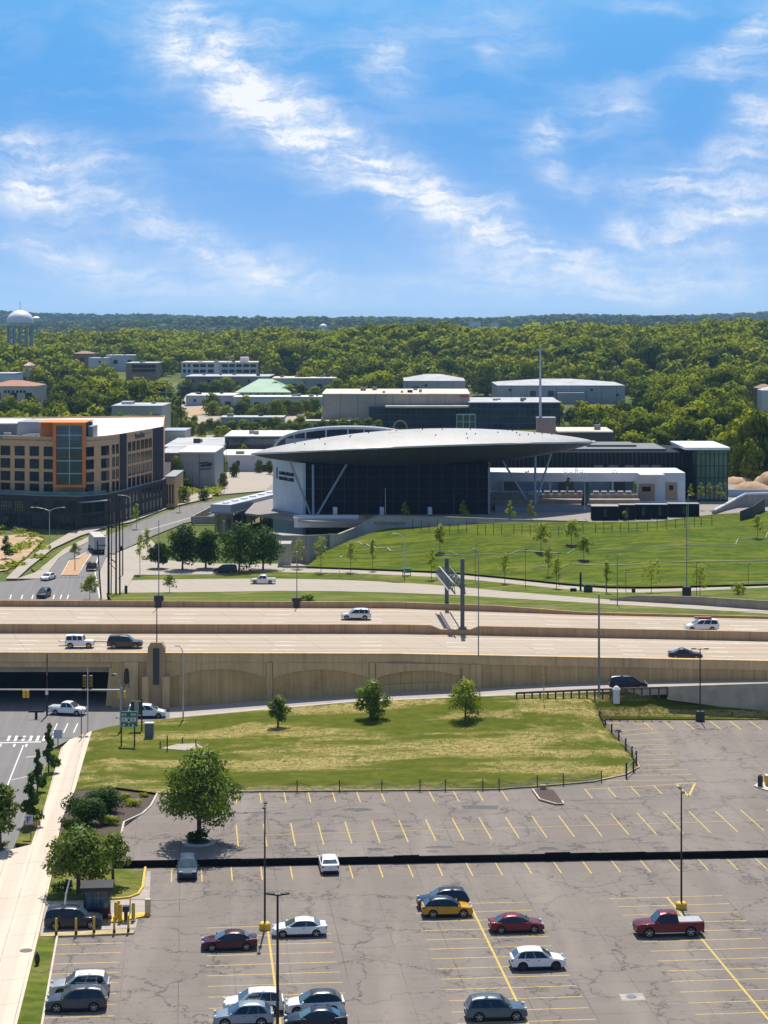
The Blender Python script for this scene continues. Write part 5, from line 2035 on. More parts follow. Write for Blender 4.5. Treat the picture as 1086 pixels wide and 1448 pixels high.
hall = mb.build('glass_hall', M_HALL, mus)
mb = MB()
for x in (455, 470, 487, 504, 520, 538, 556, 575, 592, 609, 625, 643, 660, 676):
    mb.box(XA(x, HYF) - .07, XA(x, HYF) + .07, HYF - .12, HYF - .003, Z_PL, 18.4)
for z in (9.6, 12.6, 15.6):
    mb.box(XA(428, HYF), XA(690, HYF), HYF - .10, HYF - .004, z, z + .10)
mb.build('mullion', mat('dim_mullion', (0.03, 0.035, 0.042), .6), hall)
mb = MB()
mb.box(XA(690, HYF), XA(693, HYF), HYF - .6, HYF + 20, Z_PL, 18.0)
mb.build('end_wall', M_GREYM, mus)
mb = MB()
wl_ = [(386, 506), (430, 497)]
b_ = [(XA(386, 512), 512), (XA(428, 496.5), 496.5)]
mb.wall(b_, Z_PL - 6.5, 18.9, .8)
stonew = mb.build('stone_wall', M_WHITEST, mus)
mb = MB()
a, b = b_


def pnl(u0, u1, z0, z1):
    panel(mb, a, b, u0, u1, z0, z1, .12)


pnl(.13, .16, 14.2, 17.0)
q = random.Random(8)
for z0 in (15.3, 14.0):
    u = .22
    while u < .70:
        w = q.uniform(.022, .034)
        pnl(u, u + w * .28, z0, z0 + .85)
        if q.random() < .8:
            pnl(u, u + w, z0 + q.choice([.0, .36, .68]), z0 + q.choice([.16, .5, .85]))
        pnl(u + w * .75, u + w, z0, z0 + q.choice([.45, .85]))
        u += w + .012
mb.build('lettering', M_TRIM, mus)


def strut(x0, y0, Y0, x1, y1, Y1, w=.55, nm='raking_strut'):
    m_ = MB()
    m_.tube([PY(x0, y0, Y0), PY(x1, y1, Y1)], w / 2, 10)
    return m_.build(nm, M_STEEL, mus, smooth=50)


strut(439, 727, 490, 410, 652, 490)
strut(448, 729, 490, 490, 657, 492)
strut(443, 729, 489, 442.5, 657, 491, .6, 'column')
strut(744, 706, 500, 711, 652, 500)
strut(757, 712, 500, 779, 642, 503)
strut(756.5, 712, 499, 757, 646, 501, .6, 'column')
strut(640, 729, 488, 640, 728, 488, .3, 'base_plate')
# arched clerestory behind the canopy, left
arc = thing('arched_hall', 'glass sided hall with white arched roof rim behind the silver canopy', 'building')
Ya = 560.0
pts = []
for i in range(25):
    a = math.pi * (1 - i / 24)
    x = XA(388, Ya) + (1 + math.cos(a)) / 2 * (XA(600, Ya) - XA(388, Ya))
    z = ZA(641, Ya) + math.sin(a) ** .62 * (ZA(605, Ya) - ZA(641, Ya))
    pts.append((x, z))
mb = MB()
m_n = len(pts)
vs = [(x, Ya + .6, z) for x, z in pts] + [(x, Ya + 22, z - .5) for x, z in pts]
mb.add(vs + [], [(i, i + 1, m_n + i + 1, m_n + i) for i in range(m_n - 1)])
mb.build('roof', M_GREYM, arc)
mb = MB()
mb.add([(x, Ya + .5, z) for x, z in pts] + [(x, Ya + .5, 8.0) for x, z in pts], [(i, i + 1, m_n + i + 1, m_n + i) for i in range(m_n - 1)])
mb.build('glass_wall', m_glass('clerestory_glass', (0.03, 0.045, 0.055), .1, .4, .2), arc)
mb = MB()
mb.tube([(x, Ya, z) for x, z in pts], .42, 6)
for x_ in (416, 432, 461, 492, 515):
    X = XA(x_, Ya)
    zt_ = np.interp(X, [p[0] for p in pts], [p[1] for p in pts])
    mb.box(X - .18, X + .18, Ya + .15, Ya + .45, 14, zt_)
mb.build('arch_rim', M_WHITEST, arc, smooth=50)
mb = MB()
mb.box(XA(404, Ya), XA(460, Ya), Ya - 1.0, Ya + .1, 10, ZA(620, Ya))
mb.build('side_block', mat('pale_blue_panel', (0.30, 0.37, 0.43), .6), arc)
# right wing
DARKFIN = m_ribbed('dark_fin_wall', (0.008, 0.010, 0.013), (0.016, 0.019, 0.022), 0, .55, .12, .6)
DARKFIN.node_tree.nodes['Principled BSDF'].inputs['Specular IOR Level'].default_value = .08
wing = thing('museum_wing', 'long dark finned wing running out from under the canopy', 'building')
Yw = 540.0
wx0, wx1 = XA(693, Yw), XA(986, Yw)
mb = MB()
mb.box(wx0, wx1, Yw, Yw + 30, Z_PL, ZA(639.5, Yw))
mb.build('wall', DARKFIN, wing)
mb = MB()
for i in range(int((wx1 - wx0) / 1.1)):
    x = wx0 + i * 1.1
    mb.box(x, x + .09, Yw - .35, Yw - .003, ZA(662, Yw), ZA(640, Yw))
mb.build('fin', mat('dark_fin', (0.045, 0.05, 0.055), .5, .3), wing)
mb = MB()
for x in (840, 861, 884, 905, 921):
    mb.box(XA(x, Yw), XA(x + 13, Yw), Yw - .1, Yw - .003, ZA(668, Yw), ZA(658, Yw))
mb.build('window', m_glass('wing_window', (0.05, 0.07, 0.08), .05, .5, .4), wing)
mb = MB()
mb.box(wx0, XA(945, Yw), Yw + 4, Yw + 29, ZA(639.4, Yw), ZA(636, Yw))
mb.box(XA(830, Yw + 12), XA(900, Yw + 12), Yw + 12, Yw + 26, ZA(635.9, Yw), ZA(629, Yw + 12))
mb.build('roof_deck', mat('pale_deck', (0.16, 0.17, 0.17), .8, var=.2, scale=.5), wing)
# glass box on the end
gb = thing('glass_pavilion', 'green glass box with thin white roof closing the dark wing', 'building')
Yg = 532.0
gx0, gx1 = XA(985, Yg), XA(1029, Yg)
zg0, zg1 = Z_PL, ZA(636, Yg)
mb = MB()
mb.box(gx0, gx1, Yg, Yg + 26, zg0, zg1)
gbb = mb.build('glass_wall', m_glass('green_glass', (0.035, 0.085, 0.07), .05, .7, .12, .8), gb)
mb = MB()
for i in range(8):
    x = lerp(gx0, gx1, i / 7)
    mb.box(x - .09, x + .09, Yg - .15, Yg - .003, zg0, zg1)
for k in range(5):
    z = lerp(zg0 + .1, zg1, k / 4.4)
    mb.box(gx0, gx1, Yg - .12, Yg - .004, z, z + .16)
mb.build('mullion', M_TRIM, gbb)
mb = MB()
mb.box(XA(968, Yg), gx1 + .5, Yg - .9, Yg + 27, zg1 + .003, zg1 + .65)
mb.build('roof', M_WHITE, gb)
# white lower volume with recessed gallery
lv = thing('gallery_block', 'low white block with shaded gallery and brown doors before the dark wing', 'building')
Yl = 520.0
lx0, lx1 = XA(692, Yl), XA(969, Yl)
zl0, zl1 = Z_PL, ZA(668.5, Yl)
zo0, zo1 = ZA(696, Yl), ZA(681, Yl)
xo1 = XA(900, Yl)
mb = MB()
mb.box(lx0, lx1, Yl, Yl + 17, zo1, zl1)
mb.box(xo1, lx1, Yl + .002, Yl + 17, zl0, zo1 - .002)
mb.box(lx0, xo1 - .002, Yl + .9, Yl + 17, zl0, zo0)
mb.box(lx0, xo1 - .002, Yl + 7, Yl + 17, zo0 + .002, zo1 - .002)
mb.build('wall', M_WHITEST, lv)
mb = MB()
for x in (710, 756, 777, 802, 866):
    mb.box(XA(x, Yl), XA(x + 3, Yl), Yl + 2, Yl + 2.6, zo0 + .003, zo1 - .003)
mb.build('pillar', M_WHITEST, lv)
mb = MB()
for x in (710, 790, 864):
    mb.box(XA(x, Yl) + .6, XA(x + 24, Yl), Yl + 6.5, Yl + 6.95, zo0 + .003, zo1 - .003)
mb.build('brown_panel', mat('brown_panel', (0.30, 0.21, 0.15), .8, var=.15), lv)
for x0, x1, y0, y1 in ((903, 926, 684, 708), (941, 958, 682, 707)):
    mb = MB()
    mb.box(XA(x0, Yl), XA(x1, Yl), Yl - .1, Yl - .003, ZA(y1, Yl), ZA(y0, Yl))
    dr = mb.build('door', mat('tan_door', (0.40, 0.28, 0.20), .8, var=.1), lv)
    mb = MB()
    mb.box(XA(x0 + 5, Yl), XA(x1 - 6, Yl), Yl - .14, Yl - .103, ZA(y0 + 11, Yl), ZA(y0 + 4, Yl))
    mb.build('glazing', M_WIN, dr)
mb = MB()
mb.box(XA(905, 514), XA(940, 514), 514, Yl - .003, ZA(673, 514), ZA(671, 514))
mb.build('canopy', M_WHITE, lv)
# roof terrace signs: diamond, triangle, figure of two rings, square
sg = MB()
Ys = 519.0


def sgn_poly(pts):
    sg.add([PY(x, y, Ys) for x, y in pts] + [PY(x, y, Ys + .25) for x, y in pts], [tuple(range(len(pts))), tuple(reversed(range(len(pts), 2 * len(pts))))] + [(i, (i + 1) % len(pts), len(pts) + (i + 1) % len(pts), len(pts) + i) for i in range(len(pts))])


def ringpoly(cx_, cy_, r, n_, ph=0, w=.9):
    for i in range(n_):
        a0, a1 = ph + 2 * math.pi * i / n_, ph + 2 * math.pi * (i + 1) / n_
        sgn_poly([(cx_ + r * math.cos(a0), cy_ + r * math.sin(a0)), (cx_ + r * math.cos(a1), cy_ + r * math.sin(a1)), (cx_ + (r - w) * math.cos(a1), cy_ + (r - w) * math.sin(a1)), (cx_ + (r - w) * math.cos(a0), cy_ + (r - w) * math.sin(a0))])


SYM = [('diamond', lambda: ringpoly(799.5, 666, 3.2, 4, 0), 'white diamond outline sign on the gallery roof edge'),
       ('triangle', lambda: ringpoly(807.5, 666.5, 3.2, 3, -math.pi / 2), 'white triangle sign on the gallery roof edge'),
       ('rings', lambda: (ringpoly(815, 664, 2.0, 8), ringpoly(815, 667.3, 2.2, 8)), 'white double ring sign on the gallery roof edge'),
       ('square', lambda: ringpoly(822, 666.5, 3.0, 4, math.pi / 4), 'white square sign on the gallery roof edge'),
       ('bird', lambda: (sgn_poly([(742, 665), (746, 669), (743, 669)]), sgn_poly([(744, 668), (748, 664.5), (748, 668)])), 'white folded bird shaped sign on the gallery roof'),
       ('arc', lambda: (ringpoly(869, 667.5, 3, 10), sgn_poly([(865, 668.5), (873, 668.5), (873, 669.5), (865, 669.5)])), 'white arc shaped sign standing alone on the gallery roof')]
for nm, fn, lb in SYM:
    sg = MB()
    fn()
    tag(sg.build('roof_sign', M_WHITE), lb, 'sign')
# terraces in front of the gallery
mb = MB()
for k, (x0, x1, y0, Yk, zt_, m_) in enumerate([(690, 902, 0, 516, 9.7, 0), (690, 905, 0, 512, 8.7, 0), (700, 930, 0, 506, 7.7, 0)]):
    mb.box(XA(x0, Yk), XA(x1, Yk), Yk, Yk + 8 - k, Z_PL - .1, zt_)
struct(mb.build('terrace', mat('tan_terrace', (0.33, 0.27, 0.21), .9, var=.25, scale=.6)))
mb = MB()
mb.box(XA(700, 505), XA(860, 505), 504, 505, Z_PL, 7.5)
tag(mb.build('terrace_wall', M_STEEL), 'blue grey low wall before the brown museum terraces', 'wall')
q = random.Random(14)
for k in range(16):
    mb = MB()
    x = XA(716 + k * 11.5, 517)
    mb.box(x - .7, x + .7, 516.3, 517.3, 10.35, 10.45)
    for dx in (-.6, .6):
        mb.box(x + dx - .05, x + dx + .05, 516.7, 516.9, 9.7, 10.35)
    tag(mb.build('terrace_table', M_WHITE), 'small white table in the row along the gallery opening', 'table', 'white tables along the museum gallery')
BLACKC = m_ribbed('black_corrugated', (0.006, 0.008, 0.011), (0.012, 0.014, 0.017), 0, .5, .15, .7)
BLACKC.node_tree.nodes['Principled BSDF'].inputs['Specular IOR Level'].default_value = .08
sl = thing('tube_slide', 'dark green enclosed slide dropping from the museum terrace', 'slide')
mb = MB()
mb.tube([PY(830.5, 684, 512), PY(831, 690, 511), PY(829, 701, 509.5), PY(826, 713, 508)], [.7, .9, .85, .8], 10)
mb.build('chute', mat('dark_green_metal', (0.02, 0.06, 0.035), .5), sl, smooth=60)
mb = MB()
mb.beam(PY(833, 688, 512), PY(833, 716, 511), .2, .2)
mb.beam(PY(826, 700, 510), PY(824, 717, 509), .2, .2)
mb.build('support', M_POLE_GREY, sl)
for k, (x0, x1) in enumerate([(837, 875), (876, 898), (899, 921), (922, 944), (945, 989)]):
    ct = thing('shipping_container', ['widest black container at the museum end of the dark row', 'black container with a shrub at its left side', 'middle black container of the dark row on the plaza',
                                      'black container second from the glass pavilion end', 'black container nearest the glass pavilion, end of the row'][k], 'container')
    Yc = 482 + k * 1.2 + (3 if k == 4 else 0)
    zb_ = Z_PL
    zt_ = ZA([716.5, 714.5, 714, 714, 713][k], Yc)
    mb = MB()
    mb.box(XA(x0, Yc), XA(x1, Yc), Yc, Yc + 3, zb_ + .1, zt_)
    mb.build('body', BLACKC, ct)
    mb = MB()
    mb.box(XA(x0, Yc) - .05, XA(x1, Yc) + .05, Yc - .05, Yc + 3.05, zt_ + .003, zt_ + .14)
    mb.build('roof', mat('grey_lid', (0.28, 0.29, 0.3), .7), ct)
    mb = MB()
    mb.box(XA((x0 + x1) / 2, Yc) - .35, XA((x0 + x1) / 2, Yc) + .35, Yc - .06, Yc - .003, zb_ + .8, zt_ - .5)
    mb.build('hatch', mat('dark_hatch', (0.03, 0.03, 0.033), .6), ct)
sw = thing('curved_wall', 'white topped grey wall sweeping up at the end of the plaza', 'wall')
mb = MB()
bs = [(1010, 724), (1025, 719), (1040, 715), (1054, 714), (1086, 713), (1200, 711)]
base = [P(x, y, 7.0) for x, y in bs]
zt_ = [ZA(t_, b__[1]) for t_, b__ in zip((722, 714, 706, 699, 698, 697), base)]
mb.wall([p[:2] for p in base], 5.5, zt_, .6)
mb.build('wall_body', M_GREYC, sw)
mb = MB()
mb.tube([(p[0], p[1] - .1, z + .1) for p, z in zip(base, zt_)], .28, 6)
mb.build('coping', M_WHITE, sw)
mb = MB()
mb.wall([P(1047, 735, 6.6)[:2], P(1064, 731, 6.7)[:2], P(1082, 722, 7)[:2]], 6.0, [8.6, 9.2, 10.0], .12)
tag(mb.build('mesh_screen', M_TRIM), 'dark mesh screen leaning along the lawn under the curved wall', 'screen')
mb = MB()
mb.box(XA(1030, 545), XA(1100, 545), 545, 545.6, 6, ZA(692, 545))
tag(mb.build('site_hoarding', mat('blue_white_hoarding', (0.40, 0.52, 0.68), .6, var=.1)), 'pale blue hoarding in front of the tan dirt mounds', 'hoarding')


def mound(x0, x1, ytop, Y, sd):
    vs, fs = [], []
    xa, xb = XA(x0, Y), XA(x1, Y)
    zt__ = ZA(ytop, Y)
    q_ = random.Random(sd)
    n_ = 14
    for j in range(n_ + 1):
        for i in range(n_ + 1):
            u, v = i / n_ * 2 - 1, j / n_ * 2 - 1
            h = max(0, 1 - (u * u + v * v)) ** .7
            vs.append((lerp(xa, xb, i / n_), Y + v * (xb - xa) * .4, 6.0 + (zt__ - 6) * h * (1 + q_.uniform(-.12, .08))))
    for j in range(n_):
        for i in range(n_):
            fs.append((j * (n_ + 1) + i, j * (n_ + 1) + i + 1, (j + 1) * (n_ + 1) + i + 1, (j + 1) * (n_ + 1) + i))
    m_ = MB()
    m_.add(vs, fs)
    return struct(m_.build('earth_mound', M_DIRT, smooth=40))


mound(1012, 1072, 674, 590, 1)
mound(1060, 1120, 667, 575, 2)
mound(1030, 1095, 681, 565, 3)

# retaining wall of the hill and the white planter box
rt = thing('retaining_wall', 'pale concrete wall sloping along the crest of the lawn below the museum', 'wall')
mb = MB()
wlp = [(466, 778, 1.5, 756), (480, 771, 2.2, 756), (505, 758, 3.2, 746), (532, 749.5, 4.5, 730), (560, 746.5, 5.0, 730), (640, 743.5, 5.8, 732), (720, 739, 6.3, 735), (800, 738.3, 6.4, 737), (832, 738.3, 6.4, 737.6)]
bp = [P(x, y, z) for x, y, z, t_ in wlp]
mb.wall([(p[0], p[1]) for p in bp], [z - .8 for x, y, z, t_ in wlp], [ZA(t_, p[1]) for p, (x, y, z, t_) in zip(bp, wlp)], .45)
mb.build('wall_panel', M_PALEWALL, rt)
mb = MB()
mb.wall([(p[0], p[1] - .08) for p in bp], [ZA(t_, p[1]) + .003 for p, (x, y, z, t_) in zip(bp, wlp)], [ZA(t_, p[1]) + .16 for p, (x, y, z, t_) in zip(bp, wlp)], .6)
mb.build('coping', M_FARWALK, rt)
r2 = thing('retaining_wall', 'shaded grey concrete wall dropping to the bus plaza left of the lawn', 'wall')
mb = MB()
wq = [(372, 768, 0, 751), (400, 790, 0, 757), (436, 798, 0, 757), (463, 779, 1.5, 756)]
bp = [P(x, y, z) for x, y, z, t_ in wq]
mb.wall([p[:2] for p in bp], [-.3] * 4, [ZA(t_, p[1]) for p, (x, y, z, t_) in zip(bp, wq)], .45)
mb.build('wall_panel', M_GREYC, r2)
mb = MB()
mb.box(XA(393, 446), XA(411, 446), 446, 452, 0, ZA(769, 446))
mb.build('end_block', M_PALEWALL, r2)
mb = MB()
bp0 = [(p[0], p[1], ZA(t_, p[1]) - .05) for p, (x, y, z, t_) in zip(bp, wq)]
mb.sheet([(p[0], p[1] + .3, p[2]) for p in bp0] + [(XA(470, 482), 482, 2.0), (XA(430, 483), 483, 2.0), (XA(378, 480), 480, bp0[0][2])])
struct(mb.build('ramp_paving', M_GREYC))
pb = thing('planter_box', 'long white box shaped planter wall at the left end of the museum plaza', 'planter')
Yp = 484.0
mb = MB()
mb.box(XA(416, Yp), XA(507, Yp), Yp, Yp + 6, 4.6, ZA(733, Yp))
mb.build('box', M_WHITEST, pb)
mb = MB()
mb.box(XA(507.5, Yp + .3), XA(516, Yp + .3), Yp + .3, Yp + 5.8, 4.6, ZA(732.6, Yp))
mb.build('end_panel', M_DIRT, pb)
mb = MB()
mb.box(XA(415, Yp) - .1, XA(507, Yp), Yp - .12, Yp + 6.1, ZA(733, Yp) + .003, ZA(731.5, Yp))
mb.build('coping', M_WHITE, pb)

# covered walkway on the left of the museum
cw = thing('covered_walkway', 'long grey roofed walkway leading to the white stone museum wall', 'walkway')
p0, p1 = Vector(P(312, 727, 5.0)), Vector((XA(398, 556), 556, 5.0))
mb = MB()
d = (p1 - p0)
sd = Vector((d.y, -d.x, 0)).normalized()
w = 5.4
q0 = [p0 - sd * w / 2, p0 + sd * w / 2, p1 + sd * w / 2, p1 - sd * w / 2]
mb.slab([(v.x, v.y, 7.4) for v in q0], 2.0)
mb.build('roof', mat('pale_grey_fascia', (0.42, 0.46, 0.51), .6, var=.1), cw)
mb = MB()
q0 = [p0 - sd * (w / 2 + .4) - d.normalized() * .5, p0 + sd * (w / 2 + .4) - d.normalized() * .5, p1 + sd * (w / 2 + .4), p1 - sd * (w / 2 + .4)]
mb.slab([(v.x, v.y, 5.35) for v in q0], .25)
mb.build('canopy', M_GREYM, cw)
mb = MB()
for i in range(7):
    for s in (-1, 1):
        mb = MB()
        v = p0 + d * (i / 6.5 + .05) + sd * s * 2.2
        mb.box(v.x - .25, v.x + .25, v.y - .25, v.y + .25, 0, 5.08)
        mb.build('pillar', M_GREYC, cw)
mb = MB()
v = p0 + d * .02
mb.add([(p0 + sd * s * 2.0 + d * t_ + Vector((0, 0, z - 5))) for s, t_, z in ((-1, .06, 0), (1, .06, 0), (1, .06, 5.08), (-1, .06, 5.08))], [(0, 1, 2, 3)])
mb.build('end_wall', M_DIRT, cw)
mb = MB()
for i in range(7):
    v = p0 + d * (i / 7 + .08) + Vector((0, 0, 2.4))
    mb = MB()
    mb.obox((v.x, v.y, 7.5), (2.0, 1.2, .4), math.atan2(d.y, d.x))
    mb.build('roof_unit', M_WHITEST, cw)
mb = MB()
mb.wall([P(273, 741, 0)[:2], P(318, 741, 0)[:2]], -.1, 2.0, .4)
mb.wall([P(272, 741, 0)[:2], P(300, 726, 0)[:2]], -.1, 2.0, .4)
tag(mb.build('low_wall', M_GREYC), 'low grey garden wall at the street end of the covered walkway', 'wall')
mb = MB()
mb.wall([P(318, 757, 0)[:2], P(368, 728, 0)[:2], P(428, 715, 0)[:2]], -.1, 3.6, .5)
tag(mb.build('low_wall', M_GREYC), 'longer grey garden wall alongside the covered walkway', 'wall')

# ------------------------------------------------------------------ town beyond
def m_office(name, glass, frame):
    g = NG(name, .35, .15)
    s = g.sepx()
    fl = g.math('LESS_THAN', g.math('FRACT', g.math('DIVIDE', s[2], 3.4)), .14)
    ml = g.math('LESS_THAN', g.math('FRACT', g.math('DIVIDE', s[0], 2.6)), .07)
    n = g.noise(.22, 4, .7)
    c = g.mix(g.rng(n, .42, .68, 0, .9), glass, (glass[0] * 3.5, glass[1] * 3.8, glass[2] * 4))
    return g.done(g.mix(g.math('MAXIMUM', fl, ml), c, frame))


def shed(name, label, x0, x1, ytop, Y, depth, wall_m, roof_m, zb=None, skew=0.0, parts=None, cat='building', pitch=0.0, over=.3, detail=True):
    t = thing(name, label, cat)
    xa, xb = XA(x0, Y), XA(x1, Y)
    zt_ = ZA(ytop, Y)
    zb_ = terrain((xa + xb) / 2, Y) - 1 if zb is None else zb
    A_, B_ = (xa, Y), (xb, Y + skew)
    C_, D_ = (xb + depth * .02, Y + skew + depth), (xa, Y + depth)
    m_ = MB()
    m_.prism([A_, B_, C_, D_], zb_, zt_)
    m_.build('wall', wall_m, t)
    m_ = MB()
    if pitch:
        rx_ = [(xa, Y - over, zt_), (xb, Y + skew - over, zt_), (xb, Y + skew + depth + over, zt_), (xa, Y + depth + over, zt_)]
        ra_, rb_ = ((xa + xb) / 2 - (xb - xa) * .12, Y + depth / 2, zt_ + pitch), ((xa + xb) / 2 + (xb - xa) * .12, Y + depth / 2 + skew, zt_ + pitch)
        m_.add([(p[0], p[1], p[2] + .003) for p in rx_] + [ra_, rb_], [(0, 1, 5, 4), (1, 2, 5), (2, 3, 4, 5), (3, 0, 4), (3, 2, 1, 0)])
    else:
        m_.prism([(A_[0] - over, A_[1] - over), (B_[0] + over, B_[1] - over), (C_[0] + over, C_[1] + over), (D_[0] - over, D_[1] + over)], zt_ + .003, zt_ + .45)
    m_.build('roof', roof_m, t)
    q_ = random.Random(int(x0 * 7 + ytop))
    wd_ = xb - xa
    if wd_ > 14 and not pitch:
        for i in range(int(min(7, wd_ / 9))):
            m_ = MB()
            x_, y_, s_ = q_.uniform(xa + 2, xb - 4), Y + depth * q_.uniform(.12, .7), q_.uniform(1.2, 3.2)
            m_.box(x_, x_ + s_, y_, y_ + s_ * .8, zt_ + .3, zt_ + .45 + q_.uniform(.7, 1.8))
            m_.build('roof_unit', q_.choice([M_GREYM, M_GREYC, M_DARKBOX, M_POLE_GREY]), t)
    if wd_ > 9 and detail:
        for i in range(int(min(6, wd_ / 8))):
            m_ = MB()
            x_ = lerp(xa, xb, (i + .35 + .3 * q_.random()) / int(min(6, wd_ / 8)))
            big_ = q_.random() < .45
            w_, z_ = (3.4, .0) if big_ else (1.4, q_.choice([0, 3.0]))
            yy = Y + skew * (x_ - xa) / wd_
            m_.box(x_, x_ + w_, yy - .12, yy - .003, zt_ - min(zt_ - zb_ - .5, 6.5) + z_, zt_ - min(zt_ - zb_ - .5, 6.5) + z_ + (3.2 if big_ else 1.6))
            m_.build('loading_door' if big_ else 'window', M_DARKBOX if big_ else M_WIN, t)
    return t, (A_, B_, zb_, zt_)


M_TANP = m_ribbed('tan_precast', (0.42, 0.37, 0.31), (0.22, 0.19, 0.16), 0, 8.5, .02, .85)
M_GREYP = m_ribbed('grey_metal_siding', (0.34, 0.38, 0.42), (0.20, 0.22, 0.25), 0, 9.0, .03, .7)
M_ROOFT = mat('cream_roof', (0.62, 0.535, 0.44), .85, var=.2, scale=.1)
M_ROOFG = mat('pale_metal_roof', (0.40, 0.415, 0.43), .8, var=.25, scale=.12)
M_DARKB = m_office('dark_glass_office', (0.016, 0.021, 0.027), (0.075, 0.085, 0.095))
M_COPPER = mat('green_copper_roof', (0.26, 0.42, 0.30), .7, var=.12, scale=.1)
M_CREAM = mat('cream_render', (0.56, 0.50, 0.42), .85, var=.12, scale=.2)
M_OFFW = mat('office_white', (0.60, 0.64, 0.70), .8, var=.08, scale=.2)
M_REDB = mat('red_brown_brick', (0.30, 0.19, 0.13), .9, var=.15, scale=.2)

t, (A_, B_, zb_, zt_) = shed('warehouse', 'large tan precast warehouse with cream roof behind the silver canopy', 456, 664, 558, 1000, 70, M_TANP, M_ROOFT, skew=0, detail=False)
mb = MB()
mb.box(XA(522, 999), XA(664, 999), 998, 999.9, zb_, ZA(575, 999))
mb.build('glass_front', M_DARKB, t)
mb = MB()
mb.box(XA(545, 990), XA(672, 990), 990, 997.9, ZA(576, 990) - .3, ZA(575, 990) + .3)
mb.build('canopy', M_ROOFT, t)
mb = MB()
mb.box(XA(650, 999.5), XA(663, 999.5), 999.4, 999.95, ZA(562, 999), ZA(559.5, 999))
mb.build('emblem', mat('red_emblem', (0.4, 0.08, 0.06), .6), t)
shed('dark_office', 'wide dark glass office beside the tan warehouse', 664, 792, 570, 985, 60, M_DARKB, M_ROOFG, detail=False)
shed('warehouse', 'blue grey warehouse peeping over the tan warehouse roof', 571, 658, 538.5, 1200, 60, M_GREYP, M_ROOFG, pitch=3.2)
t, (A_, B_, zb_, zt_) = shed('warehouse', 'long blue grey warehouse below the wooded ridge with a tall mast before it', 703, 884, 545, 1230, 70, M_GREYP, M_ROOFG, pitch=3.0)
mb = MB()
mb.box(XA(788, 1225), XA(826, 1225), 1222, 1229.5, zb_, ZA(555, 1225))
mb.build('loading_bay', M_GREYM, t)
t, (A_, B_, zb_, zt_) = shed('office_building', 'long white two storey office with rows of dark windows on the hillside', 256, 364, 513, 1500, 40, M_OFFW, M_ROOFT, detail=False)
for k, (z0, z1) in enumerate(((ZA(519, 1500), ZA(515, 1500)), (ZA(527, 1500), ZA(522.5, 1500)))):
    for x in [259, 265.5, 273, 283, 294] + [314, 324, 334, 344, 354]:
        window(A_, B_, (x - 256) / 108, (x - 256 + (3.6 if x < 270 else 8)) / 108, z0, z1, t, split=2, depth=.3)
mb = MB()
mb.box(XA(303, 1500), XA(310, 1500), 1498.5, 1499.9, zb_, ZA(511, 1500))
mb.build('stair_tower', M_WHITE, t)
mb = MB()
mb.box(XA(340, 1510), XA(351, 1510), 1506, 1520, zt_, ZA(505, 1510))
mb.build('roof_unit', M_WHITE, t)
t, (A_, B_, zb_, zt_) = shed('office_building', 'brown brick office with dark window bands left of the long white office', 178, 222, 514, 1480, 40, M_REDB, M_ROOFG, detail=False)
for k, (z0, z1) in enumerate(((ZA(520, 1480), ZA(516, 1480)), (ZA(526, 1480), ZA(522, 1480)))):
    window(A_, B_, .2, .95, z0, z1, t, split=6, depth=.3)
shed('office_building', 'low white office with blue windows half hidden in the trees', 150, 190, 503, 1620, 30, M_OFFW, M_ROOFG)
shed('office_building', 'white office step below the low one in the trees', 125, 152, 507, 1600, 30, M_OFFW, M_ROOFG)
shed('brick_house', 'brown gabled house roof among hillside trees', 103, 130, 500, 1640, 25, M_REDB, M_REDB, pitch=2)
t, (A_, B_, zb_, zt_) = shed('motel', 'cream two storey motel with red roof at the left edge in the trees', -20, 50, 546, 1010, 30, M_CREAM, mat('red_tile_roof', (0.36, 0.17, 0.11), .85, var=.15, scale=.2), pitch=2.5)
for x in (6, 11, 17, 23, 28, 33):
    window(A_, B_, (x + 20) / 70, (x + 23) / 70, ZA(555.5, 1010), ZA(552, 1010), t, depth=.3)
shed('house', 'white house with flat roof above the red roofed motel', -15, 20, 529, 1120, 25, M_OFFW, M_ROOFG)
shed('house', 'small house with salmon roof peeping from the trees on the left', 33, 43, 517, 1350, 20, M_CREAM, mat('salmon_roof', (0.5, 0.30, 0.24), .8), pitch=2)
shed('utility_building', 'flat roofed olive grey building near the utility poles', 158, 229, 575, 860, 30, mat('olive_render', (0.36, 0.37, 0.31), .85, var=.12), M_ROOFG)
mb = MB()
shed('utility_hut', 'tiny white hut on the roof of the olive grey building', 172, 186, 569.5, 872, 8, M_WHITE, M_ROOFG, zb=ZA(574, 872))
t, (A_, B_, zb_, zt_) = shed('round_pavilion', 'white hall with shallow green copper hip roof', 332, 411, 554.5, 1290, 60, M_WHITE, M_COPPER, pitch=7.5, over=3)
for x in (341, 352, 363, 374, 386, 398):
    window(A_, B_, (x - 332) / 79, (x - 329) / 79, ZA(559.5, 1290), ZA(556.5, 1290), t, depth=.3)
shed('store_building', 'wide pale blue store with white flat roof below the green roofed hall', 263, 330, 560, 1240, 40, mat('pale_blue_render', (0.38, 0.44, 0.50), .8, var=.08), M_ROOFW)
shed('store_building', 'white roofed shed range running right of the green roofed hall', 330, 456, 562, 1225, 25, mat('white_blue_render', (0.46, 0.52, 0.60), .8, var=.08), M_ROOFW)
shed('factory_building', 'long low brown factory strip under the long white office', 262, 380, 533, 1340, 50, mat('brown_strip', (0.20, 0.17, 0.16), .85, var=.2, scale=.1), M_ROOFG)
shed('factory_building', 'grey glass factory strip behind the green roof and left of the wood', 385, 474, 535.5, 1345, 40, M_GREYM, M_ROOFT)
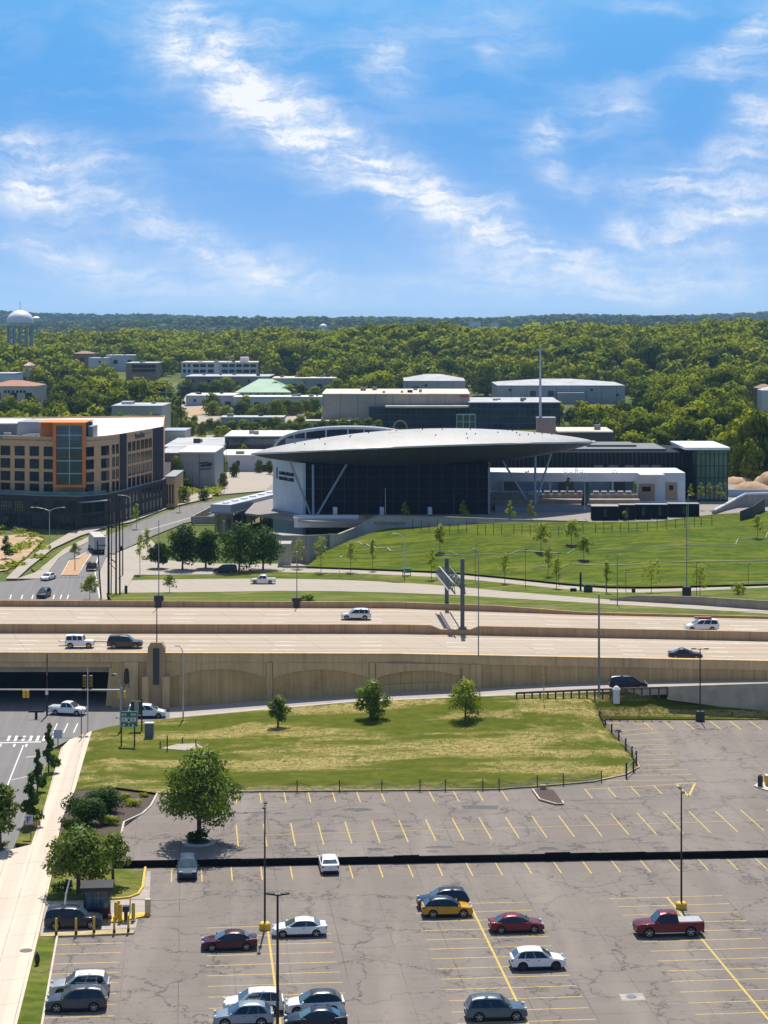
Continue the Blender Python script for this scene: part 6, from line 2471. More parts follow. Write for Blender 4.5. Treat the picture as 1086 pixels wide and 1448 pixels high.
t, (A_, B_, zb_, zt_) = shed('arcade_building', 'small tan arcade with a row of arches left of the tan warehouse', 432, 506, 596, 988, 11, M_CREAM, M_ROOFT, detail=False)
for x in range(437, 500, 7):
    window(A_, B_, (x - 432) / 74, (x - 429) / 74, zb_ + .8, ZA(600, 988), t, depth=.3)
shed('storage_building', 'pale grey storage building with a dark slanted emblem on its side', 254, 303, 641, 650, 30, M_GREYP, M_ROOFW, detail=False)
t, (A_, B_, zb_, zt_) = shed('storage_building', 'blue grey shed wing left of the building with the dark emblem', 226, 254, 642, 655, 30, M_GREYM, M_ROOFG)
mb = MB()
for k, (x0, x1, y0, y1) in enumerate([(281, 294, 654, 656), (283, 299, 657, 660), (281, 298, 663, 664.5), (292, 299, 655, 657)]):
    p_ = [PY(x0, y1, 649.9), PY(x1, y1 - 1, 649.9), PY(x1 + 1, y0 - 1, 649.9), PY(x0 + 2, y0, 649.9)]
    mb.add(p_ + [(p[0], p[1] - .15, p[2]) for p in p_], [(0, 1, 2, 3), (7, 6, 5, 4), (0, 4, 5, 1), (1, 5, 6, 2), (2, 6, 7, 3), (3, 7, 4, 0)])
tag(mb.build('wall_emblem', M_TRIM), 'dark slanted striped emblem on the pale storage building', 'sign')
shed('storage_building', 'white flat roofed building behind the covered walkway', 312, 384, 645, 722, 30, mat('lavender_render', (0.52, 0.54, 0.58), .8, var=.12, scale=.3), M_ROOFW)
shed('long_store', 'long low store with pale roof beyond the apartment block', 231, 312, 633, 790, 60, M_CREAM, M_ROOFG)
t, (A_, B_, zb_, zt_) = shed('showroom', 'dark showroom with teal window band and curved pale roof', 318, 412, 618, 810, 40, M_DARKB, M_ROOFW, detail=False)
window(A_, B_, .05, .98, ZA(629, 810), ZA(620, 810), t, glass=M_WING, split=9, depth=.2)
shed('low_store', 'blue roofed low store between the shrubs past the apartment block', 230, 262, 610, 850, 20, M_CREAM, mat('blue_grey_roof', (0.32, 0.38, 0.45), .6))
shed('warehouse', 'grey block fence like store behind the shrub rows', 312, 400, 591, 1030, 18, M_GREYP, M_ROOFG)
shed('brick_house', 'dark red house front at the right edge above the trees', 1072, 1095, 549, 1050, 14, M_REDB, M_REDB, pitch=2)
shed('house', 'white house at the right edge half hidden by trees', 1078, 1110, 552, 1000, 14, M_OFFW, M_ROOFG, pitch=1.5)
shed('house', 'long red brick house on the ridge at the right edge', 1073, 1105, 522, 1290, 16, M_REDB, M_ROOFG, pitch=1.5)
t, _ = shed('pavilion', 'flat roofed white pavilion with dark columns behind the canopy tip', 790, 866, 612, 660, 26, mat('dark_colonnade', (0.07, 0.065, 0.06), .8, var=.4, scale=1.5), M_ROOFT, zb=6)
tb = thing('stair_tower', 'brown brick tower block carrying the tall mast behind the canopy', 'tower')
mb = MB()
mb.box(XA(760, 640), XA(786, 640), 640, 646, 6, ZA(592, 640))
mb.build('shaft', m_ribbed('brown_tower', (0.36, 0.27, 0.21), (0.25, 0.19, 0.15), 0, 1.4, .05, .8), tb)
mb = MB()
mb.box(XA(759.6, 640), XA(786.4, 640), 639.9, 646.1, ZA(592, 640) + .003, ZA(590.5, 640))
mb.build('coping', M_GREYM, tb)
ms = thing('tall_mast', 'tall slim white mast above the brown tower block', 'mast', (XA(764, 643), 643, ZA(591, 643)))
mb = MB()
hm = ZA(487, 643) - ZA(591, 643)
mb.lathe([(.42, 0), (.40, hm * .45), (.24, hm * .75), (.16, hm * .98), (.01, hm)], 10)
mb.build('shaft', M_POLE_SILVER, ms, smooth=40)
mb = MB()
mb.lathe([(.7, 0), (.7, .4), (.42, .42)], 12)
mb.build('base_flange', M_POLE_GREY, ms)
# playground style green frame and things among the dark office
fr_ = thing('green_frame', 'pale green glazed frame kiosk before the dark office', 'kiosk')
mb = MB()
Yk = 940
for x in (646, 655, 664, 672):
    mb.box(XA(x, Yk) - .2, XA(x, Yk) + .2, Yk, Yk + .4, terrain(0, Yk), ZA(586, Yk))
mb.box(XA(646, Yk), XA(672, Yk), Yk - .05, Yk + .45, ZA(587, Yk), ZA(585.5, Yk))
mb.box(XA(646, Yk), XA(672, Yk), Yk - .05, Yk + .45, ZA(597, Yk), ZA(596, Yk))
mb.build('frame', mat('mint_frame', (0.35, 0.5, 0.47), .5), fr_)
mb = MB()
mb.box(XA(647, Yk), XA(671, Yk), Yk + .5, Yk + 6, terrain(0, Yk), ZA(587, Yk))
mb.build('glass', M_WING, fr_)
ar = thing('entrance_arch', 'small brown arch standing before the dark office', 'arch')
mb = MB()
mb.tube([PY(566 - 10 * math.cos(math.pi * i / 12), 608 - 13 * math.sin(math.pi * i / 12), 780) for i in range(13)], .35, 6)
mb.build('arch', mat('rust_arch', (0.34, 0.22, 0.13), .7), ar)
# parked vehicles in the far yards, a few pixels each
M_FARCARS = [mat('far_car_white', (0.75, 0.76, 0.78), .4, var=.05), mat('far_car_silver', (0.42, 0.45, 0.48), .4, .2), mat('far_car_red', (0.34, 0.06, 0.05), .4), mat('far_car_dark', (0.05, 0.055, 0.065), .4), mat('far_car_blue', (0.10, 0.16, 0.26), .4)]


def far_car(m_):
    mb = MB()
    mb.add([(x, y, z) for y in (-.9, .9) for x, z in ((-2.3, .35), (-2.3, .95), (-1.6, 1.0), (-1.1, 1.5), (.5, 1.5), (1.1, 1.0), (2.2, .85), (2.3, .35))],
           [tuple(range(8)), tuple(reversed(range(8, 16)))] + [(i, (i + 1) % 8, 8 + (i + 1) % 8, 8 + i) for i in range(8)], 0)
    mb.box(-1.3, .7, -.92, .92, 1.02, 1.4, 1)
    for x in (-1.4, 1.4):
        mb.lathe([(.33, -.93), (.33, .93)], 10, 1, (x, 0, .33), 'y')
    return mb.build('distant_car', [m_, M_TRIM], None, bevel=.0)


protos = []
q = random.Random(21)
spots = []
for i in range(26):
    spots.append((q.uniform(668, 790), q.uniform(566, 569), 1040, None))
for i in range(10):
    spots.append((q.uniform(690, 780), 601, None, .5))
for i in range(6):
    spots.append((q.uniform(540, 580), q.uniform(597, 604), None, .5))
for i in range(8):
    spots.append((q.uniform(240, 420), q.uniform(629, 633), None, .4))
for k, (x, y, Y, z) in enumerate(spots):
    m_ = k % 5 if k >= 5 else k
    if Y:
        loc = (XA(x, Y + q.uniform(-20, 40)), Y + q.uniform(0, 50), 1.7)
    else:
        loc = P(x, y, z)
    lab = ['white', 'silver', 'red', 'dark', 'blue'][m_] + ' car parked in the yards beyond the museum'
    if k < 5:
        o = far_car(M_FARCARS[m_])
        protos.append(o)
    else:
        o = protos[m_].copy()
        COL.objects.link(o)
    o.location = loc
    o.rotation_euler = (0, 0, q.choice([0.05, math.pi / 2, -.1]))
    tag(o, lab, 'car', ['white', 'silver', 'red', 'dark', 'blue'][m_] + ' cars in the far yards')

# water towers
wt = thing('water_tower', 'white domed water tower on many blue grey legs above the trees', 'water tower', (XA(28.5, 1700), 1700, terrain(XA(28.5, 1700), 1700)))
zt_ = ZA(438, 1700) - wt.location.z
zc = ZA(460, 1700) - wt.location.z
Rw = 10.9
mb = MB()
mb.lathe([(.01, zc - 3.2), (Rw * .6, zc - 2.4), (Rw * .95, zc), (Rw, zc + 1.5), (Rw, zc + 4.5), (Rw * .95, zc + 6.6), (Rw * .8, zc + 9), (Rw * .5, zc + 11.3), (Rw * .2, zc + 12.4), (.01, zc + 12.7)], 32)
mb.build('tank', mat('tower_white', (0.72, 0.74, 0.76), .5, var=.05), wt, smooth=60)
mb = MB()
mb.lathe([(Rw + .02, zc + 1.5), (Rw + .7, zc + 1.5), (Rw + .7, zc + 2.0), (Rw + .02, zc + 2.0)], 32)
mb.build('balcony', mat('tower_blue_grey', (0.30, 0.38, 0.48), .5), wt)
for i in range(12):
    a = 2 * math.pi * (i + .5) / 12
    m_ = MB()
    m_.tube([(Rw * .95 * math.cos(a), Rw * .95 * math.sin(a), -2), (Rw * .93 * math.cos(a), Rw * .93 * math.sin(a), zc + 1)], .75, 8)
    m_.build('leg', MATS['tower_blue_grey'], wt, smooth=60)
m_ = MB()
m_.tube([(0, 0, -2), (0, 0, zc - 2.5)], 1.3, 10)
m_.build('riser', MATS['tower_blue_grey'], wt, smooth=60)
m_ = MB()
m_.tube([(0, 0, zc + 12.5), (0, 0, zc + 20)], .18, 6)
m_.build('antenna', M_POLE_GREY, wt)
w2 = thing('water_tower', 'smaller pale water tower behind the domed one', 'water tower', (XA(51, 2100), 2100, terrain(XA(51, 2100), 2100)))
zc2 = ZA(455, 2100) - w2.location.z
mb = MB()
mb.lathe([(.01, zc2 - 2), (4, zc2), (4.2, zc2 + 4), (2, zc2 + 5.4), (.01, zc2 + 5.8)], 20)
mb.build('tank', MATS['tower_white'], w2, smooth=60)
for i in range(5):
    a = 2 * math.pi * i / 5
    m_ = MB()
    m_.tube([(3.9 * math.cos(a), 3.9 * math.sin(a), -2), (3.8 * math.cos(a), 3.8 * math.sin(a), zc2 + 1)], .45, 6)
    m_.build('leg', MATS['tower_blue_grey'], w2)
w3 = thing('water_tower', 'small white water tower globe far away over the treetops', 'water tower', (XA(457, 3600), 3600, terrain(XA(457, 3600), 3600)))
zc3 = ZA(463, 3600) - w3.location.z
mb = MB()
mb.ball((0, 0, zc3), (7.4, 7.4, 6.4), 10)
mb.build('tank', MATS['tower_white'], w3, smooth=60)
mb = MB()
mb.lathe([(3, -2), (2.2, 4), (1.8, zc3 - 5), (3.2, zc3 - 4)], 14)
mb.build('stem', MATS['tower_white'], w3, smooth=60)
# scattered far houses, pale dots in the far woods
q = random.Random(31)
for i, (x, y, Y, wd, hh) in enumerate([(229, 465, 2600, 2.2, 20), (672, 455, 5200, 26, 10), (700, 457, 5200, 20, 8), (196, 497, 1750, 14, 6), (290, 503, 1700, 22, 7), (318, 500, 1800, 14, 6), (840, 456, 7500, 30, 14), (866, 456, 7600, 22, 12), (90, 472, 3000, 16, 8), (165, 470, 3200, 18, 8)]):
    X = XA(x, Y)
    zt_ = ZA(y, Y)
    t = thing('far_building', ['thin white chimney stack far over the woods', 'pale far building on the blue ridge', 'second pale far building right of the first on the blue ridge', 'white roof in the trees above the brown brick office', 'pale roof in the trees above the long white office',
                               'grey white roof above the right half of the long white office', 'white speck of a house on the far right ridge', 'white speck of a house a little further right on the ridge', 'pale far house near the water towers', 'pale far house between water tower and chimney stack'][i], 'chimney' if i == 0 else 'building')
    mb = MB()
    mb.box(X - wd / 2, X + wd / 2, Y, Y + wd * .8, zt_ - hh - 20, zt_)
    mb.build('wall', M_OFFW, t)
    mb = MB()
    mb.box(X - wd / 2 - .3, X + wd / 2 + .3, Y - .3, Y + wd * .8 + .3, zt_ + .003, zt_ + .8)
    mb.build('roof', M_ROOFG, t)

# ------------------------------------------------------------------ lamp posts and street furniture
def lamp(label, base, height, m=None, base_box=None, heads=(), r=0.10, name='lamp_post', rz=0.0, cat='lamp post', mb_box=None, arm_up=0.0, group=None):
    """heads: list of (dx, dy) arm ends"""
    m = m or M_POLE_BLACK
    t = thing(name, label, cat, base, rz, group)
    b = MB()
    b.tube([(0, 0, 0), (0, 0, height * .5), (0, 0, height)], [r, r * .85, r * .65], 10)
    b.build('pole', m, t, smooth=50)
    if base_box:
        w, h, bm_ = base_box
        b = MB()
        b.lathe([(w * .55, -.1), (w * .55, h * .85), (w * .45, h), (.01, h)], 12)
        b.build('base', bm_, t, smooth=40)
    b = MB()
    b.box(-.18, .18, -.18, .18, 0, .05)
    b.build('base_plate', M_GALV if not base_box else m, t)
    for dx, dy in heads:
        b = MB()
        L = math.hypot(dx, dy)
        if arm_up:
            b.tube([(0, 0, height - .05), (dx * .3, dy * .3, height + arm_up * .6), (dx * .7, dy * .7, height + arm_up), (dx, dy, height + arm_up * 1.02)], [r * .6, r * .5, r * .45, r * .4], 8)
        else:
            b.tube([(0, 0, height - .1), (dx, dy, height - .05)], r * .45, 6)
        am = b.build('arm', m, t, smooth=50)
        b = MB()
        hz = height + (arm_up * 1.02 if arm_up else -.03)
        b.obox((dx, dy, hz), (.62, .32, .13), math.atan2(dy, dx))
        hd = b.build('lamp_head', m, t, bevel=.03)
        b = MB()
        b.obox((dx, dy, hz - .075), (.45, .24, .02), math.atan2(dy, dx))
        b.build('lens', M_LAMPW, hd)
    return t


YB = (.92, .62, M_YELD)
lamp('tall black lamp post on a yellow base between maroon and white sedans', P(374.5, 1314), 11.0, base_box=YB, heads=((.0, -.9), (0, .9)))
lamp('nearest black lamp post, its foot below the picture edge', P(392.5, 1490), 11.7, heads=((-.55, .3), (.55, .3)), r=.13)
lamp('black lamp post on a yellow base behind the red pickup', P(963.5, 1285), 10.9, base_box=YB, heads=((0, -.9), (0, .9)))
lamp('black two armed lamp post on a dark base behind the upper car park', P(990, 1019.5, Z_UP), 9.6, base_box=(1.1, 1.3, M_DARKBOX), heads=((-.85, 0), (.85, 0)))
p = P(847, 986, slope_z(*P(847, 986, 2.6)[:2]))
lamp('plain thick grey pole standing on the slope beside the guard rail', p, 13.6, M_POLE_GREY, r=.17, name='utility_pole', cat='pole')
c = hpt(NEAR, 222)
lamp('slim dark lamp post rising from the stepped wall pylon', (c[0], c[1] - .2, 8.9), 5.6, M_POLE_BLACK, r=.085)
c = hpt(NEAR, 260, -3.6)
lamp('silver lamp post with a curved arm below the highway wall', P(259, 1018, 0.1), 9.0, M_POLE_SILVER, heads=((-.8, .3),), r=.11, arm_up=.9)
c = hpt(NEAR, 676.5)
lamp('slim grey lamp post on the highway wall beside the gantry', (c[0], c[1] - .1, ZH + .9), 13.6, M_POLE_GREY, heads=((-.6, .4),), r=.085, arm_up=1.0)
p = hpt(FARB, 224, .6, ZH)
lamp('slim lamp post on a dark block at the far parapet above the bridge end', (p[0], p[1], p[2]), 14.2, M_POLE_GREY, base_box=(1.5, 1.9, M_DARKBOX), r=.09)
p = hpt(FARB, 419.5, .6, ZH)
lamp('lamp post on a dark block at the far parapet behind the small tree', (p[0], p[1], p[2]), 9.0, M_POLE_GREY, base_box=(1.5, 1.6, M_DARKBOX), r=.09, heads=((0, 1.0),))
p = P(971, 846, 3.6)
lamp('thin lamp post on a dark pear shaped base beyond the service road wall', p, 17.0, M_POLE_GREY, base_box=(1.5, 2.1, M_DARKBOX), r=.085)
p = P(873, 860, 3.6)
lamp('grey lamp post on the verge beside the low service road wall', p, 9.3, M_POLE_GREY, r=.09, heads=((.3, 0),))
lamp('silver lamp post with a curved arm at the foot of the lawn', P(572, 816, .5), 8.1, M_POLE_SILVER, heads=((-2.2, .2),), r=.11, arm_up=.9)
for k, (x, y0, y1) in enumerate([(672, 771, 822), (743, 776, 832), (790, 782, 826), (857, 787, 838), (885, 806, 836), (985, 795, 852), (1058, 797, 829), (973, 700, 790), (480, 787, 812)]):
    z = lawn_point(x, y1)[2] if y1 < 800 else (path_z(x) if y1 < 845 else 3.6)
    b = P(x, y1, z)
    lamp(['black path lamp right of the gantry on the lawn foot', 'black path lamp by the widest lawn sapling', 'short path lamp with double head on the lawn foot', 'black path lamp beside the palm like sapling', 'low path lamp next to the green bin', 'dark lamp post before the service road wall',
          'black lamp post alone on the lawn near the right edge', 'thin silver mast high on the lawn before the glass pavilion', 'short silver post beside the white footpath'][k], b, (y1 - y0) * b[1] / F, M_POLE_BLACK if k not in (7, 8) else M_POLE_SILVER, r=.055, heads=((.35, 0),) if k != 2 else ((.3, 0), (-.3, 0)))
for k, (x, y0, y1) in enumerate([(545, 690, 728), (641, 688, 730), (827, 668, 720)]):
    b = PY(x, y1, 487)
    lamp(['white flagpole like post left of centre before the dark hall', 'dark banner post right of centre before the dark hall', 'post beside the green tube slide'][k], b, (y1 - y0) * 487 / F, M_POLE_SILVER if k != 1 else M_POLE_BLACK, r=.09, name='banner_post', cat='post')
for k, (x, y0, y1, arm) in enumerate([(70, 722, 786, 1), (41, 704, 756, 0), (82, 738, 754, 0), (108, 735, 754, 0), (185, 704, 746, 1), (168, 707, 748, 0), (272, 672, 700, 0), (317, 670, 697, 0), (242, 660, 700, 0), (320, 634, 672, 0), (106, 784, 806, 0)]):
    b = P(x, y1, 0.1)
    lamp(['silver lamp post with two long arms on the far pavement', 'dark pole with small heads before the dark podium', 'short black park lamp left of the shrubs', 'short black park lamp right of the shrubs', 'silver lamp post with a long arm over the far street', 'dark slim pole at the podium corner',
          'slim pole at the plaza beyond the street', 'slim pole beside the covered walkway', 'dark pole at the brick annex', 'dark green column under the canopy tip', 'dark pole on the brick median'][k], b, (y1 - y0) * b[1] / F, M_POLE_SILVER if k in (0, 4) else M_POLE_BLACK, r=.09,
         heads=((3.2, 0), (-4.0, 0.2)) if k == 0 else (((-3, 0),) if arm else ()), arm_up=.7 if arm else 0)

# bunch of wooden utility poles before the far street
for k, (x, y0, y1, lean, r) in enumerate([(153.5, 700, 848, 0, .24), (143, 765, 848, -5.5, .15), (164, 700, 848, .5, .19), (169.5, 700, 848, -.5, .17), (173.5, 738, 814, 0, .14), (157, 740, 846, 1, .12)]):
    b = P(x, y1, 0)
    h = (y1 - y0) * b[1] / F
    t = thing('utility_pole', ['thickest black wooden utility pole of the bunch by the far street', 'leaning short wooden pole at the left of the bunch', 'slim straight black utility pole third of the bunch', 'black utility pole with round meter at the right of the bunch',
                               'short grey brown pole just behind the bunch', 'thin pole between the thick and the third pole'][k], 'pole', b)
    mb = MB()
    dx = lean * b[1] / F
    mb.tube([(0, 0, 0), (dx, 0, h)], [r, r * .7], 8)
    mb.build('pole', M_TARPOLE, t, smooth=50)
    if k == 0:
        mb = MB()
        for z in (h * .42, h * .36):
            mb.beam((0, 0, z), (1.6, -.3, z - 1.6), .1, .1)
            mb.beam((0, 0, z + .5), (1.3, -.3, z + .2), .1, .1)
        mb.build('bracket', M_TARPOLE, t)
    elif k == 3:
        mb = MB()
        mb.lathe([(.38, -.2), (.42, .3), (.2, .7), (.01, .75)], 10, 0, (.3, -.3, h * .48))
        mb.build('transformer', M_TARPOLE, t, smooth=60)
    elif k in (1, 2, 4, 5):
        mb = MB()
        mb.box(-1.0 + .2 * k, 1.0, -.2, -.12, h - .9, h - .72)
        mb.build('crossarm', M_TARPOLE, t)
# overhead cross-armed pole further away
for k, (x, y0, y1, Y) in enumerate([(235, 552, 592, 900), (154, 574, 594, 850), (256, 545, 600, 890)]):
    z0 = terrain(XA(x, Y), Y)
    t = thing('utility_pole', ['grey utility pole with two crossarms near the bare earth yard', 'short utility pole with lamps above the apartment roof', 'brown bare pole by the pale blue store'][k], 'pole', (XA(x, Y), Y, z0))
    h = ZA(y0, Y) - z0
    mb = MB()
    mb.tube([(0, 0, 0), (0, 0, h)], [.3, .2], 8)
    mb.build('pole', M_POLE_GREY if k == 0 else M_TARPOLE, t)
    mb = MB()
    for z in ((h - 1, h - 4) if k == 0 else (h - .5,)):
        mb.box(-2.6, 2.6, -.15, .15, z, z + .3)
    mb.build('crossarm', M_POLE_GREY, t)

# sign gantry over the far lanes
gt = thing('sign_gantry', 'dark grey sign gantry spanning the far lanes with panel seen from behind', 'gantry')
M_GANT = mat('gantry_steel', (0.085, 0.105, 0.12), .5, .35, var=.1)
ga = hpt(FARB, 632, .9, ZH - .5)
gb_ = hpt(MEDN, 654, .3, ZH + .8)
mb = MB()
mb.box(ga[0] - .32, ga[0] + .32, ga[1] - .3, ga[1] + .3, ga[2], ZA(789, ga[1]))
mb.build('post', M_GANT, gt)
mb = MB()
mb.box(gb_[0] - .30, gb_[0] + .30, gb_[1] - .3, gb_[1] + .3, gb_[2], ZA(790, gb_[1]))
mb.build('post', M_GANT, gt)
mb = MB()
mb.box(gb_[0] - .62, gb_[0] + .62, gb_[1] - .5, gb_[1] + .5, gb_[2] - .02, gb_[2] + .35)
mb.build('base_plate', M_GANT, gt)
mb = MB()
zt0, zt1 = ZA(797, ga[1]), ZA(826, gb_[1])
za0, zb0 = ZA(806, ga[1]), zt1
zA, zB = 13.4, 13.9
A1, B1 = Vector((ga[0], ga[1] - .3, zA)), Vector((gb_[0], gb_[1] + .3, zB))
for dx in (.45, -1.1):
    for dz in (0, -1.3):
        mb.beam(A1 + Vector((dx, 0, dz)), B1 + Vector((dx, 0, dz)), .18, .18)
for i in range(12):
    q0 = A1.lerp(B1, i / 12)
    q1 = A1.lerp(B1, (i + 1) / 12)
    mb.beam(q0 + Vector((.45, 0, 0 if i % 2 else -1.3)), q1 + Vector((.45, 0, -1.3 if i % 2 else 0)), .1, .1)
    mb.beam(q0 + Vector((-1.1, 0, 0)), q0 + Vector((.45, 0, 0)), .1, .1)
    mb.beam(q0 + Vector((-1.1, 0, 0 if i % 2 else -1.3)), q1 + Vector((-1.1, 0, -1.3 if i % 2 else 0)), .08, .08)
mb.build('truss', M_GANT, gt)
mb = MB()
fwd = (B1 - A1).normalized()
mb.beam(A1.lerp(B1, .06) + Vector((-1.35, 0, .25)), A1.lerp(B1, .97) + Vector((-1.35, 0, .25)), .14, .14)
mb.beam(A1.lerp(B1, .03) + Vector((-1.95, 0, -1.0)), A1.lerp(B1, .97) + Vector((-1.95, 0, -1.0)), .16, .16)
mb.build('light_rail', mat('pale_gantry_rail', (0.42, 0.44, 0.45), .5), gt)
mb = MB()
for i in range(9):
    f_ = i / 8
    a_ = A1.lerp(B1, .08) + Vector((lerp(-1.4, -1.9, f_), 0, lerp(.2, -.95, f_)))
    b_ = A1.lerp(B1, .95) + Vector((lerp(-1.4, -1.9, f_), 0, lerp(.2, -.95, f_)))
    mb.beam(a_, b_, .12, .05)
for i in range(6):
    q0 = A1.lerp(B1, .08 + .174 * i)
    mb.beam(q0 + Vector((-1.42, 0, .16)), q0 + Vector((-1.92, 0, -.99)), .1, .1)
mb.build('panel_back', mat('panel_back', (0.05, 0.065, 0.08), .6, .0, spec=.15), gt)

# traffic signals and mast arm over the intersection
def signal_head(mb, c, n=3, w=.32, mi=0):
    x, y, z = c
    mb.box(x - w / 2, x + w / 2, y - .15, y + .15, z - .5, z + .5, mi)


ta = thing('traffic_signal', 'long silver mast arm over the street with a yellow signal head', 'traffic signal')
zarm = 5.6
ya = F * (H - zarm) / (976 - HY)
bx = XA(171, ya)
mb = MB()
mb.tube([(bx, ya, 0), (bx, ya, zarm + .2)], [.17, .14], 10)
mb.tube([(bx, ya, zarm), (XA(100, ya), ya, zarm + .05), (XA(-60, ya), ya, zarm + .1)], [.14, .11, .08], 8)
mb.tube([(bx, ya, zarm + .1), (bx - .35, ya, zarm + 1.6), (bx - .6, ya, zarm + 2.1), (bx - 1.0, ya, zarm + 2.1)], [.11, .09, .08, .07], 8)
mb.build('mast_arm', mat('dull_galvanised', (0.34, 0.35, 0.355), .5, .3), ta, smooth=50)
for x in (34.5, 39.5):
    mb = MB()
    signal_head(mb, (XA(x, ya), ya - .2, zarm - .45), w=.38)
    mb.build('signal_head', M_YELD, ta, bevel=.04)
mb = MB()
mb.box(bx - 1.25, bx - .85, ya - .1, ya + .1, zarm + 1.85, zarm + 2.05)
mb.build('lamp_head', M_DARKBOX, ta)
t2 = thing('traffic_signal', 'two yellow signal heads on a slim silver post before the underpass', 'traffic signal')
b = P(124, 1034, .1)
mb = MB()
mb.tube([(b[0], b[1], 0), (b[0], b[1], 8.3)], [.09, .07], 8)
mb.build('pole', M_POLE_SILVER, t2)
for x in (-.42, .42):
    mb = MB()
    zc_ = ZA(962.5, b[1])
    mb.box(b[0] + x - .2, b[0] + x + .2, b[1] - .16, b[1] + .16, zc_ - .8, zc_ + .7)
    hd = mb.build('signal_head', mat('amber_signal_housing', (0.30, 0.18, 0.03), .6), t2, bevel=.04)
    for k in range(3):
        mb = MB()
        mb.lathe([(.12, -.08), (.13, 0), (.10, .02)], 10, 0, (b[0] + x, b[1] - .17, zc_ - .5 + .45 * k), 'y')
        mb.build('lens_hood', M_TRIM, hd)
t3 = thing('traffic_signal', 'pair of low yellow signal heads beside the abutment behind the green sign', 'traffic signal')
b = P(172, 1012, 0)
mb = MB()
mb.tube([(b[0], b[1], 0), (b[0], b[1], 3.9)], .08, 8)
mb.build('pole', M_POLE_SILVER, t3)
for x in (-.42, .42):
    mb = MB()
    mb.box(b[0] + x - .17, b[0] + x + .17, b[1] - .16, b[1] + .16, 2.4, 3.35)
    mb.build('signal_head', M_YELD, t3, bevel=.04)
t4 = thing('signal_pole', 'dark slim pole with a red band in front of the underpass', 'pole')
b = P(66.5, 1012, 0)
mb = MB()
mb.tube([(b[0], b[1], 0), (b[0], b[1], ZA(925, b[1]))], [.14, .07], 8)
mb.build('pole', M_POLE_BLACK, t4)
mb = MB()
mb.lathe([(.12, ZA(955, b[1])), (.12, ZA(942, b[1]))], 8, 0, (b[0], b[1], 0))
mb.build('red_band', mat('rust_red_band', (0.3, 0.07, 0.04), .6), t4)
mb = MB()
mb.box(b[0] - .18, b[0] + .18, b[1] - .3, b[1] - .1, ZA(982, b[1]), ZA(975, b[1]))
mb.build('camera_box', M_WHITE, t4)
t5 = thing('dark_statue', 'dark hooded signal housing strapped to the bridge abutment', 'signal box')
b = hpt(NEAR, 179.5, -.5, 0)
mb = MB()
mb.lathe([(.28, 3.2), (.36, 3.5), (.34, 4.7), (.2, 5.25), (.01, 5.35)], 10, 0, b)
mb.build('housing', M_DARKBOX, t5, smooth=50)
mb = MB()
mb.beam((b[0] - .2, b[1], 3.2), (b[0] - .35, b[1] + .1, 2.6), .1, .1)
mb.beam((b[0] + .2, b[1], 3.2), (b[0] + .35, b[1] + .1, 2.6), .1, .1)
mb.build('bracket', M_POLE_GREY, t5)
t5.name = 'signal_box'
mb = MB()
b = P(53, 1017, 0)
tb_ = thing('barricade', 'small dark barricade standing in the mouth of the underpass', 'barricade', b)
mb.box(-1.2, .9, -.05, .05, .9, 1.15)
mb.build('board', M_TRIM, tb_)
mb = MB()
mb.box(-.35, .0, -.1, .1, 0, .9)
mb.build('foot', M_TRIM, tb_)

# green direction sign
M_GREEN = mat('sign_green', (0.012, 0.15, 0.085), .45, var=.08)
gs = thing('direction_sign', 'green direction sign on two black posts with white arrows and route panels', 'sign')
b0 = P(171.5, 1055, .4)
b1 = P(190.5, 1054.5, .4)
Yd = b0[1]
for b in (b0, b1):
    mb = MB()
    mb.box(b[0] - .08, b[0] + .08, Yd, Yd + .14, 0, ZA(1004 if b is b0 else 1006, Yd))
    mb.build('post', M_POLE_BLACK, gs)
bd = MB()
bd.box(XA(170.5, Yd), XA(195, Yd), Yd - .08, Yd - .02, ZA(1028, Yd), ZA(1005.5, Yd))
board = bd.build('board', M_GREEN, gs, bevel=.02)
mk = MB()


def smark(x0, x1, y0, y1, mi=0, dz=0.0):
    mk.box(XA(x0, Yd), XA(x1, Yd), Yd - .105 - dz, Yd - .083 - dz, ZA(y1, Yd), ZA(y0, Yd), mi)


for x0, x1, y0, y1 in [(170.9, 194.6, 1005.8, 1006.2), (170.9, 194.6, 1027.3, 1027.7), (170.9, 171.3, 1006.2, 1027.3), (194.2, 194.6, 1006.2, 1027.3), (171.3, 194.2, 1013.6, 1014.0), (171.3, 194.2, 1020.6, 1021.0)]:
    smark(x0, x1, y0, y1)
q = random.Random(17)
for x in (172.5, 174.2, 175.9, 177.6, 184.5, 186.2, 187.9, 189.6, 191.3):      # town names: too small to read, letter strokes only
    smark(x, x + .35, 1008.3, 1011.8)
    smark(x + .36, x + 1.2, 1008.3 + q.choice([0, 1.4, 2.9]), 1008.9 + q.choice([0, 1.4, 2.9]) if False else 1009.0 + q.choice([0.0]))
    smark(x + 1.0, x + 1.3, 1009.1, 1011.8)
smark(172.5, 179.5, 1014.8, 1019.8)
smark(185.5, 192.5, 1014.8, 1019.8)
mk.lathe([(.01, 0), (.27, 0), (.27, .02), (.01, .02)], 16, 0, (XA(182.3, Yd), Yd - .11, ZA(1018, Yd)), 'y')
smark(181.9, 182.7, 1021.3, 1027)
mk2 = mk
mk.add([(XA(x, Yd), Yd - .11, ZA(y, Yd)) for x, y in ((173, 1026), (176.5, 1022.5), (176.5, 1026.5))], [(0, 1, 2)])
mk.add([(XA(x, Yd), Yd - .11, ZA(y, Yd)) for x, y in ((187, 1026.5), (187, 1023), (191, 1026))], [(0, 1, 2)])
mk.build('sign_marking', mat('sign_white', (0.75, 0.78, 0.76), .5, var=.03), board)
mk = MB()
for x in (174, 176, 187, 189):
    smark(x, x + .9, 1015.8, 1018.8, 0, .025)
